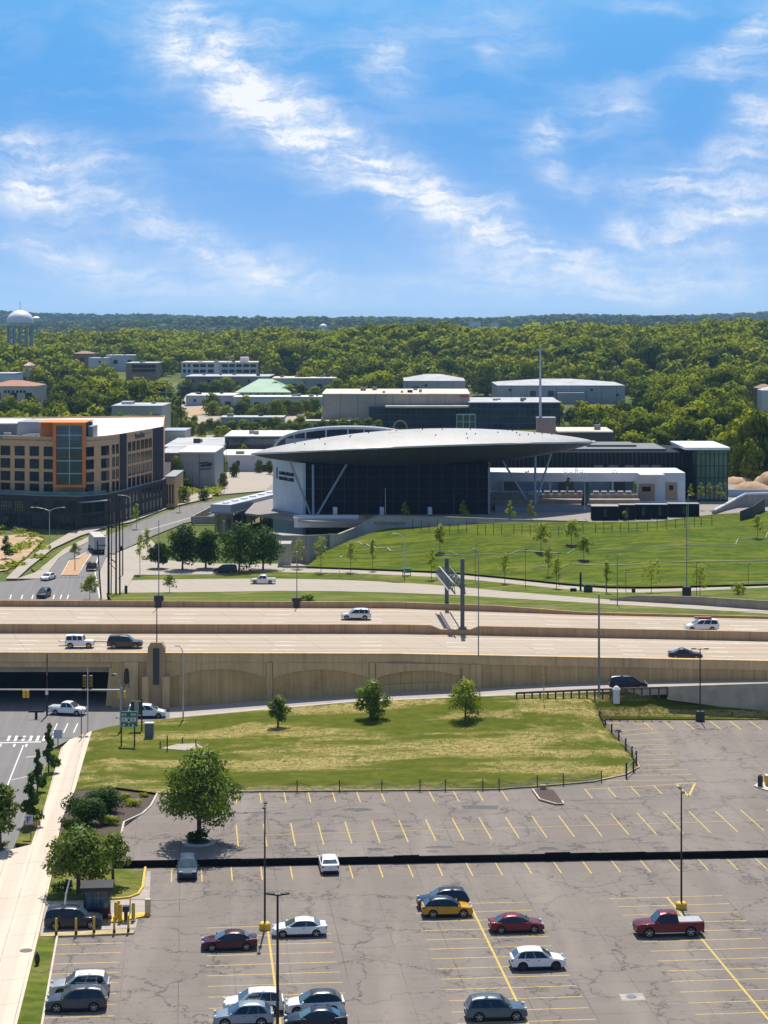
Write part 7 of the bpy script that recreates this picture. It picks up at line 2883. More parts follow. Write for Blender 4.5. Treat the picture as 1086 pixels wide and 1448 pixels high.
mk.lathe([(.01, 0), (.16, 0), (.16, .02), (.01, .02)], 12, 0, (XA(182.3, Yd), Yd - .135, ZA(1018, Yd)), 'y')
mk.build('sign_numeral', M_TRIM, board)
g2 = thing('road_sign', 'back of a pale grey sign on a dark post beside the green sign', 'sign')
b = P(200.5, 1031, .4)
mb = MB()
mb.tube([(b[0], b[1], 0), (b[0], b[1], ZA(988, b[1]))], .10, 8)
mb.build('post', M_POLE_BLACK, g2)
mb = MB()
mb.box(XA(185, b[1]), XA(199.5, b[1]), b[1] - .1, b[1] - .02, ZA(1011, b[1]), ZA(991, b[1]))
bk_ = mb.build('board', mat('sign_back_grey', (0.30, 0.33, 0.36), .5, .4), g2)
mb = MB()
mb.box(XA(185.6, b[1]), XA(190, b[1]), b[1] - .13, b[1] - .103, ZA(1010, b[1]), ZA(992, b[1]))
mb.box(XA(196.5, b[1]), XA(199.3, b[1]), b[1] - .13, b[1] - .103, ZA(1010, b[1]), ZA(992, b[1]))
mb.build('stiffener', M_DARKBOX, bk_)
cb = thing('utility_cabinet', 'slate grey utility cabinet with pale lid on the grass beside the green sign', 'cabinet')
b = P(210.5, 1042.5, .35)
mb = MB()
mb.box(b[0] - .55, b[0] + .55, b[1], b[1] + .9, .1, 2.05)
mb.build('body', mat('slate_cabinet', (0.13, 0.165, 0.20), .6, var=.1), cb, bevel=.03)
mb = MB()
mb.box(b[0] - .6, b[0] + .6, b[1] - .05, b[1] + .95, 2.053, 2.16)
mb.build('lid', mat('cabinet_lid', (0.5, 0.52, 0.5), .6), cb)
wc = thing('utility_cabinet', 'white utility cabinet with pointed lid on the slope beside the guard rail', 'cabinet')
zz = slope_z(*P(872, 993, 2.0)[:2])
b = P(872, 993, zz)
mb = MB()
mb.box(b[0] - .4, b[0] + .4, b[1], b[1] + .8, zz - .2, zz + 1.6)
mb.build('body', mat('cabinet_white', (0.62, 0.64, 0.64), .6), wc, bevel=.03)
mb = MB()
mb.lathe([(.56, 0), (.3, .35), (.10, .45), (.01, .6)], 8, 0, (b[0], b[1] + .4, zz + 1.603))
mb.build('lid', MATS['cabinet_white'], wc)
# other signs
for k, (x, y0, y1, z, w, col, lb) in enumerate([(115, 1005, 1045, .13, 0, None, 'slim brown sign post at the corner of the pavement'), (82, 1032, 1056, .13, 12, (0.28, 0.36, 0.46), 'blue grey sign back on a thin post at the pavement corner'),
                                                (769, 958, 991, 3.0, 3.6, (0.55, 0.33, 0.03), 'narrow amber sign on a post behind the guard rail'), (652, 925, 962, 2.4, 0, None, 'thin grey conduit post before the highway wall'),
                                                (1012, 1014, 1022, 1.0, 5, (0.2, 0.2, 0.18), 'tiny dark notice at the edge of the upper car park')]):
    if k in (4,):
        continue
    if k == 3:
        b = hpt(NEAR, x, -.6, 2.0)
    elif k == 2:
        zz = slope_z(*P(x, y1, 2.3)[:2])
        b = P(x, y1, zz)
    else:
        b = P(x, y1, z)
    t = thing('sign_post', lb, 'sign', b)
    h = (y1 - y0) * b[1] / F
    mb = MB()
    mb.tube([(0, 0, -.1), (0, 0, h)], .07, 6)
    mb.build('post', mat('brown_post', (0.10, 0.085, 0.07), .7) if k != 2 else M_YELD, t)
    if col:
        ww = w * b[1] / F
        mb = MB()
        mb.box(-ww / 2, ww / 2, -.1, -.071, h - ww * (1.4 if k == 2 else .95), h)
        mb.build('board', mat('sign_%d' % k, col, .5), t, bevel=.01)
fs = thing('pavement_sign', 'pale blue parking board with dark letter on a slim post in the street verge', 'sign', P(44, 1186, .13))
mb = MB()
mb.tube([(0, 0, 0), (-.1, 0, 2.6)], .05, 6)
mb.build('post', M_POLE_BLACK, fs)
mb = MB()
mb.box(-.65, .2, -.1, -.06, 1.5, 2.45)
bd = mb.build('board', mat('pale_blue_board', (0.42, 0.48, 0.60), .5), fs)
mb = MB()
mb.box(-.42, -.30, -.13, -.103, 1.65, 2.3)
mb.box(-.30, .02, -.13, -.103, 2.2, 2.3)
mb.box(-.30, -.05, -.13, -.103, 1.95, 2.05)
mb.build('letter', mat('letter_blue', (0.04, 0.08, 0.20), .5), bd)
bn = thing('small_banner', 'orange and white lettered strip banner lying over the street verge', 'banner', P(46, 1171, .15))
mb = MB()
mb.box(-.9, .8, 0, .06, .25, .75)
cl = mb.build('cloth', mat('orange_cloth', (0.55, 0.17, 0.08), .7, var=.2), bn)
mb = MB()
for i in range(6):
    mb.box(-.8 + .26 * i, -.68 + .26 * i, -.03, -.003, .35, .65)
mb.build('lettering', mat('peach_letter', (0.75, 0.5, 0.38), .7), cl)
mb = MB()
for x in (-.9, .8):
    mb.box(x - .03, x + .03, .0, .06, -.05, .8)
mb.build('stake', M_WOOD, bn)

# guard rail
gr = thing('guard_rail', 'guard rail on wooden posts along the ramp edge', 'guard rail')
gp = [(730, 984.5), (760, 983), (790, 982), (820, 980.5), (850, 979.5), (880, 978.5), (910, 977.5), (943, 976.5)]
pts = [P(x, y, ramp_z(x) + .05) for x, y in gp]
pts = [(p[0], p[1] - .4, p[2]) for p in pts]
mb = MB()
for a, b in zip(pts, pts[1:]):
    mb.beam((a[0], a[1], a[2] + .48), (b[0], b[1], b[2] + .48), .08, .30)
mb.build('rail', mat('weathered_rail', (0.20, 0.16, 0.11), .7, .2, var=.2), gr)
for i in range(20):
    t_ = i / 19 * (len(pts) - 1)
    k = min(int(t_), len(pts) - 2)
    p = vl(pts[k], pts[k + 1], t_ - k)
    mb = MB()
    mb.box(p[0] - .11, p[0] + .11, p[1] - .20, p[1] - .05, p[2] - .8, p[2] + .62)
    mb.build('post', M_WOOD, gr)

# green mesh fence along the grass
fe = thing('mesh_fence', 'low green mesh fence with sagging white tape along the dry slope foot', 'fence')
FP = [(330, 1118), (420, 1117), (480, 1117), (540, 1116.5), (594, 1116), (630, 1116), (683, 1115), (706, 1114.5), (760, 1110), (797, 1108), (851, 1103)]
fp = [P(x, y, 1.0) for x, y in FP]
fp = [(p[0], p[1] + .35, 1.0) for p in fp]
for p in fp:
    mb = MB()
    mb.box(p[0] - .06, p[0] + .06, p[1] - .05, p[1] + .05, .7, 2.05)
    mb.build('post', mat('dark_green_post', (0.03, 0.06, 0.035), .7), fe)
mesh_g = bpy.data.materials.new('green_mesh')
mesh_g.use_nodes = True
N, L_ = mesh_g.node_tree.nodes, mesh_g.node_tree.links
tcx = N.new('ShaderNodeTexCoord')
chk = N.new('ShaderNodeTexNoise')
chk.inputs['Scale'].default_value = 30
L_.new(tcx.outputs['Object'], chk.inputs[0])
mrr = N.new('ShaderNodeMapRange')
mrr.inputs[1].default_value = .3
mrr.inputs[2].default_value = .7
mrr.inputs[3].default_value = .10
mrr.inputs[4].default_value = .55
L_.new(chk.outputs[0], mrr.inputs[0])
N['Principled BSDF'].inputs['Base Color'].default_value = (0.06, 0.10, 0.035, 1)
L_.new(mrr.outputs[0], N['Principled BSDF'].inputs['Alpha'])
mb = MB()
for a, b in zip(fp, fp[1:]):
    n_ = 8
    for k in range(n_):
        s0, s1 = k / n_, (k + 1) / n_
        z0, z1 = 1.85 - .45 * math.sin(math.pi * s0), 1.85 - .45 * math.sin(math.pi * s1)
        p0_, p1_ = vl(a, b, s0), vl(a, b, s1)
        mb.add([(p0_[0], p0_[1], .85), (p1_[0], p1_[1], .85), (p1_[0], p1_[1], z1), (p0_[0], p0_[1], z0)], [(0, 1, 2, 3)])
mb.build('mesh', mesh_g, fe)
q = random.Random(41)
mb = MB()
for i, (a, b) in enumerate(zip(fp, fp[1:])):
    if i in (5, 6):
        continue
    pts_ = []
    for k in range(7):
        s = k / 6
        p = vl(a, b, s)
        pts_.append((p[0], p[1] + .3, 1.75 - .75 * math.sin(math.pi * (s * .8 + .1 * (i % 3))) + .02))
    mb.tube(pts_, .045, 5)
mb.build('tape', mat('white_tape', (0.62, 0.62, 0.56), .7), fe)
f2 = thing('chain_fence', 'dark chain fence curving round the end of the dry slope', 'fence')
FP = [(843, 1013), (851, 1022), (859, 1031), (868, 1041), (878, 1049), (888, 1062), (897, 1071), (903, 1080), (899, 1088), (889, 1097)]
fp = [P(x, y, 1.0) for x, y in FP]
fp = [(p[0] - .25, p[1] + .2, 1.0) for p in fp]
for i, p in enumerate(fp):
    mb = MB()
    mb.box(p[0] - .10, p[0] + .10, p[1] - .08, p[1] + .08, .7, 2.3 + .2 * (i % 2))
    mb.build('post', M_DARKBOX, f2)
mb = MB()
for a, b in zip(fp, fp[1:]):
    mb.add([(a[0], a[1], .85), (b[0], b[1], .85), (b[0], b[1], 2.0), (a[0], a[1], 2.0)], [(0, 1, 2, 3)])
mg = mesh_g.copy()
mg.name = 'grey_mesh'
mg.node_tree.nodes['Principled BSDF'].inputs['Base Color'].default_value = (0.09, 0.095, 0.095, 1)
mb.build('mesh', mg, f2)
mb = MB()
for a, b in zip(fp, fp[1:]):
    mb.tube([(a[0], a[1], 2.02), (b[0], b[1], 2.02)], .035, 5)
mb.build('top_rail', M_GALV, f2)
# fence along the upper lawn
f3 = thing('lawn_fence', 'row of thin black fence posts with wires along the crest of the lawn', 'fence')
q = random.Random(19)
fpts = []
for i in range(34):
    x = lerp(583, 1006, i / 33)
    y = float(np.interp(x, [583, 640, 720, 860, 1006], [748, 753, 757, 755, 741]))
    p = lawn_point(x, y)
    fpts.append(p)
    mb = MB()
    h = 2.1 if i % 3 else 2.6
    mb.box(p[0] - .06, p[0] + .06, p[1] - .05, p[1] + .05, p[2] - .2, p[2] + h)
    mb.build('post', M_POLE_BLACK, f3)
mb = MB()
for z in (.7, 1.9):
    for a, b in zip(fpts, fpts[1:]):
        mb.tube([(a[0], a[1], a[2] + z), (b[0], b[1], b[2] + z)], .018, 4)
mb.build('wire', M_POLE_BLACK, f3)
# pale hoses / erosion ropes on the lawn
for k, (pts_, lb) in enumerate([([(507, 768), (520, 772), (535, 775), (560, 780)], 'short pale hose on the left slope of the lawn'), ([(469, 778), (467, 785), (473, 787)], 'pale hook shaped hose at the left foot of the lawn'),
                                ([(585, 782), (660, 783), (720, 782), (800, 781), (880, 777), (960, 772), (1030, 768), (1060, 763), (1086, 757)], 'long pale rope crossing the upper lawn and curling up at the right'),
                                ([(750, 801), (830, 801), (910, 800), (1000, 798), (1086, 796)], 'lower pale rope crossing the lawn'),
                                ([(560, 781), (600, 783), (660, 783.6)], 'thin pale rope joining the short hose to the long rope')]):
    mb = MB()
    w_ = []
    for a, b in zip(pts_, pts_[1:]):
        for s in range(6):
            w_.append(lawn_point(lerp(a[0], b[0], s / 6), lerp(a[1], b[1], s / 6)))
    w_.append(lawn_point(*pts_[-1]))
    mb.tube([(p[0], p[1], p[2] + .15) for p in w_], .07 if k not in (0, 1) else .12, 5)
    tag(mb.build('rope', mat('pale_rope', (0.50, 0.50, 0.42), .8)), lb, 'rope')
# bins, benches, small things beside the path
for k, (x, y, w, h, col, lb) in enumerate([(575, 814, 12, 11, (0.05, 0.20, 0.13), 'green noticeboard on legs beside the footpath below the lawn'), (832, 839, 12, 12, (0.02, 0.07, 0.045), 'dark green bin box beside the footpath'), (811, 838, 9, 6, (0.015, 0.02, 0.02), 'low black box left of the dark green bin'),
                                           (896, 838, 5, 6, (0.03, 0.035, 0.035), 'small dark bin on the footpath kerb'), (613, 975, 5, 9, (0.012, 0.012, 0.013), 'black barrel standing on the ramp at the highway wall foot'),
                                           (178, 842, 4, 14, (0.04, 0.06, 0.07), 'slim dark slate box by the utility poles'), (821, 835, 3, 26, (0.02, 0.025, 0.02), 'dark wooden stump like post on the service road verge')]):
    zb = path_z(x) if k in (0, 1, 2, 3) else (2.1 if k == 4 else (0.1 if k == 5 else 2.0))
    b = P(x, y, zb)
    s = b[1] / F
    t = thing(['noticeboard', 'litter_bin', 'storage_box', 'litter_bin', 'barrel', 'utility_box', 'wooden_post'][k], lb, ['noticeboard', 'bin', 'box', 'bin', 'barrel', 'utility box', 'post'][k], b)
    m_ = mat('small_thing_%d' % k, col, .6)
    mb = MB()
    if k in (4, 6):
        mb.lathe([(w * s / 2, 0), (w * s / 2 * 1.08, h * s * .5), (w * s / 2, h * s * .9), (w * s / 3, h * s)], 12)
    else:
        mb.box(-w * s / 2, w * s / 2, 0, w * s * .6, h * s * (.35 if k == 0 else .05), h * s * .93)
    mb.build('body', m_, t, bevel=.02)
    mb = MB()
    if k == 0:
        mb.box(-w * s / 2, -w * s / 2 + .12, .05, .2, -.1, h * s * .35)
        mb.box(w * s / 2 - .12, w * s / 2, .05, .2, -.1, h * s * .35)
        mb.build('leg', M_POLE_BLACK, t)
    else:
        mb.box(-w * s / 2 * .7, w * s / 2 * .7, -.04, w * s * .4, h * s * .935, h * s)
        mb.build('lid', M_DARKBOX, t)

# pay booth and bollards
bo = thing('pay_booth', 'small black framed glass pay booth with flat pale roof', 'booth', P(118, 1301, .02), LOT_ROT)
bw, bd_, bh = 2.35, 2.0, 2.75
mb = MB()
for x in (0, bw - .12):
    for y in (0, bd_ - .12):
        mb.box(x, x + .12, y, y + .12, .1, bh)
for x in (.8, 1.5):
    mb.box(x, x + .07, .01, .08, 1.0, bh)
mb.box(0.12, bw - .12, .0, .06, .1, 1.0)
mb.box(0.12, bw - .12, bd_ - .06, bd_, .1, 1.0)
mb.box(0, .06, .12, bd_ - .12, .1, 1.0)
mb.box(bw - .06, bw, .12, bd_ - .12, .1, 1.0)
mb.build('frame', M_POLE_BLACK, bo)
mb = MB()
mb.box(.13, bw - .13, .02, .05, 1.0, bh - .05)
mb.box(.02, .05, .13, bd_ - .13, 1.0, bh - .05)
mb.box(bw - .05, bw - .02, .13, bd_ - .13, 1.0, bh - .05)
mb.build('window', m_glass('booth_glass', (0.04, 0.07, 0.09), .05, .5, 1.5), bo)
mb = MB()
mb.box(-.25, bw + .25, -.3, bd_ + .25, bh + .003, bh + .10)
mb.build('roof', mat('booth_roof', (0.45, 0.38, 0.30), .7, var=.15), bo)
mb = MB()
mb.box(-.30, bw + .30, -.35, bd_ + .30, bh + .103, bh + .20)
mb.box(-.26, bw + .26, -.32, -.302, bh - .15, bh + .10)
mb.build('fascia', M_POLE_BLACK, bo)
ROW = [(79.5, 1321.5, 1294.5), (107.5, 1321.5, 1295), (133, 1319, 1296.5), (161.5, 1319, 1295), (181.5, 1317.5, 1297)]
for k, (x, y1, y0) in enumerate(ROW):
    b = P(x, y1, .15)
    t = thing('bollard', ['slim yellow bollard behind the tail of the waiting navy SUV', 'slim yellow bollard beside the middle of the waiting navy SUV', 'slim yellow bollard at the nose of the waiting navy SUV', 'slim yellow bollard fourth on the straw kerb', 'last slim yellow bollard at the rounded end of the straw kerb'][k], 'bollard', b)
    mb = MB()
    h = 1.45
    mb.lathe([(.10, 0), (.10, h - .05), (.06, h), (.01, h + .01)], 10)
    mb.build('post', M_YELD, t, smooth=50)
    mb = MB()
    mb.lathe([(.13, 0), (.12, .28), (.10, .30)], 10)
    mb.build('sleeve', mat('dark_sleeve', (0.05, 0.035, 0.02), .8), t)
GB = [(164, 1299), (167.5, 1297), (170, 1302), (188.5, 1300), (155, 1300)]
for k, (x, y1) in enumerate(GB[:4]):
    b = P(x, y1, .15)
    t = thing('bollard', ['thick yellow bollard at the back of the booth group', 'thick yellow bollard leaning into its neighbour', 'thickest yellow bollard at the front of the booth group', 'thick yellow bollard alone right of the black meter'][k], 'bollard', b)
    mb = MB()
    h = 1.5
    mb.lathe([(.16, 0), (.16, h - .08), (.1, h), (.01, h + .02)], 12)
    mb.build('post', M_YELD, t, smooth=50)
    mb = MB()
    mb.lathe([(.24, 0), (.24, .1), (.17, .12)], 12)
    mb.build('foot', M_YELD, t)
pm_ = thing('ticket_machine', 'black ticket machine between thick yellow bollards', 'ticket machine', P(178, 1301, .15))
mb = MB()
mb.box(-.16, .16, -.1, .2, 0, .75)
mb.build('stand', M_POLE_BLACK, pm_, bevel=.02)
mb = MB()
mb.box(-.3, .3, -.2, .25, .75, 1.3)
mb.build('head', M_POLE_BLACK, pm_, bevel=.05)
cn = thing('traffic_cone', 'red and white cone leaning at the pay booth corner', 'cone', P(155, 1299, .15))
mb = MB()
mb.lathe([(.22, 0), (.06, .9), (.01, .92)], 12)
mb.build('cone', mat('cone_red', (0.30, 0.04, 0.04), .6), cn, smooth=60)
mb = MB()
mb.lathe([(.17, .3), (.13, .5)], 12)
mb.build('stripe', M_WHITE, cn)
ga_ = thing('barrier_gate', 'thin barrier arm on a pale stand at the right of the booth island', 'barrier', P(209, 1292, .1))
mb = MB()
mb.box(-.25, .25, -.2, .2, 0, 1.35)
mb.build('stand', mat('pale_stand', (0.6, 0.5, 0.33), .7), ga_, bevel=.03)
mb = MB()
mb.beam((-1.6, 0, 1.3), (.1, 0, 1.25), .05, .05)
mb.beam((.25, 0, 1.2), (3.5, .2, 1.25), .05, .05)
mb.build('arm', M_GALV, ga_)
mb = MB()
mb.tube([(-1.6, 0, 0), (-1.6, 0, 1.35)], .05, 6)
mb.build('rest', M_DARKBOX, ga_)
hy_ = thing('street_post', 'white leaning post by the island trees above the navy SUV', 'post', P(91, 1288, .1))
mb = MB()
mb.tube([(0, 0, 0), (.15, 0, 1.5), (.5, 0, 2.9)], [.08, .08, .06], 8)
mb.build('post', M_WHITE, hy_, smooth=60)
mb = MB()
mb.lathe([(.14, 0), (.12, .2)], 10)
mb.build('base', M_GALV, hy_)
pers = thing('litter_bag', 'black bag slumped on the grass strip beside the pavement', 'bag', P(52.5, 1364, .12))
mb = MB()
mb.ball((0, 0, .45), (.24, .22, .5), 7)
mb.build('bag', M_TRIM, pers, smooth=60)
mb = MB()
mb.lathe([(.04, .9), (.12, 1.05), (.02, 1.1)], 8)
mb.build('knot', M_TRIM, pers)
# yellow gate equipment at the right edge, its concrete island
mb = MB()
mb.slab([P(x, y, Z_UP + .15) for x, y in [(1066, 1111), (1072, 1106), (1100, 1105), (1140, 1108), (1140, 1118), (1084, 1117)]], .2)
struct(mb.build('kerb_island', M_CURB))
yg = thing('gate_machine', 'yellow gate machine cabinet on a concrete island at the right edge', 'gate machine', P(1083, 1111, Z_UP + .15))
mb = MB()
mb.box(0, 2.2, 0, 1.0, 0, 1.05)
mb.build('cabinet', M_YELD, yg, bevel=.04)
mb = MB()
mb.box(-.02, 2.22, -.02, 1.02, 1.053, 1.12)
mb.build('lid', M_CURB, yg)
bb = thing('bollard', 'stubby black bollard with a yellow cap at the yellow gate machine', 'bollard', P(1075, 1111.5, Z_UP + .15))
mb = MB()
mb.lathe([(.30, 0), (.30, 1.05), (.28, 1.15)], 14)
mb.build('post', M_DARKBOX, bb)
mb = MB()
mb.lathe([(.2, 1.15), (.2, 1.35), (.12, 1.45), (.01, 1.48)], 12)
mb.build('cap', M_YELD, bb)
mb = MB()
mb.slab([P(x, y, Z_UP + .12) for x, y in [(752, 1117), (762, 1131), (786, 1137.5), (797, 1137), (783, 1117), (768, 1114)]], .15)
struct(mb.build('mulch_island', M_MULCH))
curb([P(x, y, Z_UP) for x, y in [(752, 1117), (762, 1131), (786, 1138), (798, 1137.5), (796, 1133)]], .18, .14)
mb = MB()
p = P(768, 1116, Z_UP + .1)
mb.box(p[0] - .35, p[0] + .35, p[1] - .2, p[1] + .5, Z_UP, Z_UP + .6)
tag(mb.build('boulder', mat('boulder_stone', (0.35, 0.29, 0.22), .9, var=.3), bevel=.15), 'tan boulder at the tip of the mulch island below the mesh fence', 'boulder')
# stakes and white slab on the slope
mb = MB()
zz = slope_z(*P(255, 1055, .8)[:2])
mb.slab([P(x, y, zz + .12) for x, y in [(228, 1058), (250, 1052), (278, 1051), (287, 1057), (262, 1061)]], .3)
tag(mb.build('concrete_slab', M_FARWALK), 'pale concrete slab let into the dry slope above the big tree', 'slab')
for k, (x, y0, y1) in enumerate([(226.5, 1048, 1058), (236.5, 1040, 1061), (258, 1043, 1052), (277, 1045, 1056)]):
    b = P(x, y1, slope_z(*P(x, y1, .8)[:2]))
    mb = MB()
    mb.box(-.07, .07, -.06, .06, -.3, (y1 - y0) * b[1] / F)
    o = mb.build('stake', M_DARKBOX)
    o.location = b
    tag(o, ['short dark stake at the left end of the pale slab', 'tallest dark stake with pale tip by the pale slab', 'thin stake behind the pale slab', 'dark stake at the right end of the pale slab'][k], 'stake')

# ------------------------------------------------------------------ trees and shrubs
M_BARK = mat('tree_bark', (0.085, 0.065, 0.05), .95, var=.3, scale=4)
M_LEAF = m_leaf('broad_leaf', ((0.078, 0.150, 0.011), (0.205, 0.265, 0.020), (0.16, 0.20, 0.011)), .40, .12)
M_LEAFD = m_leaf('dark_leaf', ((0.030, 0.078, 0.012), (0.070, 0.130, 0.015), (0.050, 0.098, 0.011)), .26, .15)
M_LEAFD.node_tree.nodes['Principled BSDF'].inputs['Specular IOR Level'].default_value = .08
M_LEAFY = m_leaf('young_leaf', ((0.18, 0.25, 0.014), (0.32, 0.36, 0.020), (0.26, 0.29, 0.016)), .45, .12)
M_LEAFW = m_leaf('woodland_leaf', ((0.034, 0.078, 0.004), (0.175, 0.230, 0.007), (0.190, 0.200, 0.005)), .12, .42)
M_LEAFW.node_tree.nodes['Principled BSDF'].inputs['Specular IOR Level'].default_value = .04
M_LEAFW.node_tree.nodes['Principled BSDF'].inputs['Roughness'].default_value = .9


LEAFN = {}


def leaves(rs, lobes, n, size, up_=.25, flat=.6, hollow=.45, asp=.55, coh=.8, jit=.55, soft=.45, lv=.5):
    """numpy: n leaf quads spread through the shells of ellipsoid lobes; returns verts, quads, tints"""
    lob = np.array(lobes)
    vol = (lob[:, 3] * lob[:, 4] * lob[:, 5]) ** .7
    idx = rs.choice(len(lob), n, p=vol / vol.sum())
    d = rs.normal(size=(n, 3))
    d /= np.linalg.norm(d, axis=1)[:, None]
    rad = hollow + (1 - hollow) * rs.random(n) ** .6
    rad *= 1 + rs.normal(0, .08, n)
    c = lob[idx, :3] + d * lob[idx, 3:6] * rad[:, None]
    nrm_ = d * coh + rs.normal(size=(n, 3)) * jit + np.array([0, 0, up_])
    nrm_ /= np.linalg.norm(nrm_, axis=1)[:, None]
    nrm_ *= np.where((nrm_ * d).sum(1) < 0, -1.0, 1.0)[:, None]
    a = np.cross(nrm_, rs.normal(size=(n, 3)))
    a /= np.linalg.norm(a, axis=1)[:, None]
    b = np.cross(nrm_, a)
    s = size * (.55 + .9 * rs.random(n))
    a *= (s / 2)[:, None]
    b *= (s * asp / 2)[:, None]
    dr = np.array([0, 0, -1.0]) * (s * .12)[:, None]
    v = np.stack([c - a + dr, c - b * .9, c + a + dr, c + b * .9], 1).reshape(-1, 3)
    cn = lob[:, :3].mean(0)
    o_ = c - cn
    o_ /= np.maximum(np.linalg.norm(o_, axis=1), .01)[:, None]
    sn = nrm_ * (1 - soft) + (d * .75 + o_ * .45 + np.array([0, 0, .12])) * soft
    sn /= np.linalg.norm(sn, axis=1)[:, None]
    lt = rs.random(len(lob))
    tint = np.clip((1 - lv) * lt[idx] + lv * rs.random(n), 0, 1)
    LEAFN[v.tobytes()[:96]] = np.repeat(sn, 4, axis=0)
    return v, tint


def leaf_mesh(name, v, tint, m, nor=None):
    nq = len(v) // 4
    nor = LEAFN.get(v.tobytes()[:96]) if nor is None else nor
    me = bpy.data.meshes.new(name)
    me.vertices.add(len(v))
    me.vertices.foreach_set('co', np.ascontiguousarray(v, dtype=np.float32).ravel())
    me.loops.add(nq * 4)
    me.loops.foreach_set('vertex_index', np.arange(nq * 4, dtype=np.int32))
    me.polygons.add(nq)
    me.polygons.foreach_set('loop_start', np.arange(0, nq * 4, 4, dtype=np.int32))
    me.update(calc_edges=True)
    if nor is not None:
        an = me.attributes.new('custom_normal', 'FLOAT_VECTOR', 'POINT')
        an.data.foreach_set('vector', np.ascontiguousarray(nor, dtype=np.float32).ravel())
    at = me.attributes.new('tint', 'FLOAT', 'FACE')
    at.data.foreach_set('value', np.asarray(tint, dtype=np.float32))
    me.materials.append(m)
    return me


def crown_lobes(rs, h, w, base, n=9, shape='round'):
    """lobes filling a crown of height h-base and width w"""
    ch = h - base
    L = []
    for i in range(n):
        a = 2 * math.pi * (i / n) * 2.4 + rs.uniform(-.5, .5)
        t = (i + .5) / n
        if shape == 'round':
            rr = w * .5 * math.sin(math.pi * min(.97, .22 + t * .72)) * rs.uniform(.45, .72)
            s = w * rs.uniform(.20, .30)
        elif shape == 'cone':
            rr = w * .5 * (1 - t) * rs.uniform(.3, .75)
            s = w * lerp(.26, .10, t) * rs.uniform(.8, 1.2)
        else:
            rr = w * .5 * rs.uniform(.1, .6)
            s = w * rs.uniform(.16, .26)
        L.append((rr * math.cos(a), rr * math.sin(a), base + ch * (.10 + .80 * t), s, s, s * rs.uniform(.7, .95)))
    if shape == 'round':
        L.append((0, 0, base + ch * .55, w * .26, w * .26, ch * .34))
        L.append((rs.uniform(-.08, .08) * w, 0, base + ch * .84, w * .2, w * .2, ch * .15))
    return L


def limbs(mb, rs, h, base, w, lobes, r):
    top = (rs.uniform(-.15, .15), rs.uniform(-.15, .15), base + (h - base) * .62)
    mb.tube([(0, 0, -.3), (rs.uniform(-.05, .05), rs.uniform(-.05, .05), base * .7), (top[0] * .5, top[1] * .5, base + (h - base) * .25), top], [r * 1.25, r, r * .75, r * .25], 8)
    for l in lobes[::2]:
        s = (top[0] * .4, top[1] * .4, base * .85 + (l[2] - base) * .25)
        m_ = vl(s, l[:3], .5)
        mb.tube([s, (m_[0], m_[1], m_[2] - .15), l[:3]], [r * .45, r * .3, r * .1], 5)


def tree(label, loc, h, w, base, n, size, leaf, seed, shape='round', name='tree', cat='tree', nl=10, r=.16, group=None, hollow=.45, rz=0, asp=.55):
    rs = np.random.RandomState(seed)
    t = thing(name, label, cat, loc, rz, group)
    lob = crown_lobes(rs, h, w, base, nl, shape)
    mb = MB()
    limbs(mb, rs, h, base, w, lob, r)
    mb.build('trunk', M_BARK, t, smooth=60)
    v, ti = leaves(rs, lob, n, size, hollow=hollow, asp=asp)
    o = bpy.data.objects.new('crown', leaf_mesh('crown', v, ti, leaf))
    COL.objects.link(o)
    o.parent = t
    return t


def sc_(py, z=0.0):
    return F * (H - z) / (py - HY) / F


# the big tree in its little bed on the upper level
p = P(281, 1192, Z_UP)
tree('large full green tree in a small round bed on the upper car park', p, 9.3, 8.3, 2.1, 8500, .42, M_LEAF, 3, nl=20, r=.24, hollow=.35)
mb = MB()
mb.lathe([(1.45, 0), (1.5, .14), (1.2, .16), (.01, .2)], 20, 0, (p[0], p[1], Z_UP + .004))
struct(mb.build('tree_bed', M_MULCH))
mb = MB()
mb.lathe([(1.46, 0), (1.7, .0), (1.7, .16), (1.46, .16)], 20, 0, (p[0], p[1], Z_UP + .004))
struct(mb.build('tree_bed_kerb', M_CURB))


def shrub(label, loc, h, w, n, size, leaf, seed, d=None, name='shrub', group=None, nl=9):
    rs = np.random.RandomState(seed)
    t = thing(name, label, 'shrub', loc, 0, group)
    d = d or w
    lob = [(rs.uniform(-.32, .32) * w, rs.uniform(-.32, .32) * d, h * rs.uniform(.3, .62), w * rs.uniform(.2, .3), d * rs.uniform(.2, .3), h * rs.uniform(.28, .38)) for _ in range(nl)]
    v, ti = leaves(rs, lob, int(n * 1.8), size * .85, hollow=.4, up_=.5)
    o = bpy.data.objects.new('foliage', leaf_mesh('foliage', v, ti, leaf))
    COL.objects.link(o)
    o.parent = t
    mb = MB()
    for i in range(4):
        l = lob[i]
        mb.tube([(l[0] * .2, l[1] * .2, -.15), (l[0], l[1], l[2])], [.05, .015], 5)
    mb.build('stem', M_BARK, t)
    return t


shrub('low round shrub skirt at the foot of the large car park tree', (p[0], p[1], Z_UP + .1), 1.5, 2.2, 420, .35, M_LEAFD, 8)
# trees on the gate island
p = P(111, 1262, .13)
tree('broad spreading tree over the pay booth and waiting navy SUV', p, 5.7, 6.3, 1.6, 5200, .40, M_LEAF, 12, nl=17, r=.2, hollow=.3)
p = P(160, 1252, .13)
tree('smaller tree with open crown right of the broad island tree', p, 4.9, 3.4, 2.0, 1300, .38, M_LEAF, 14, nl=9, r=.13)
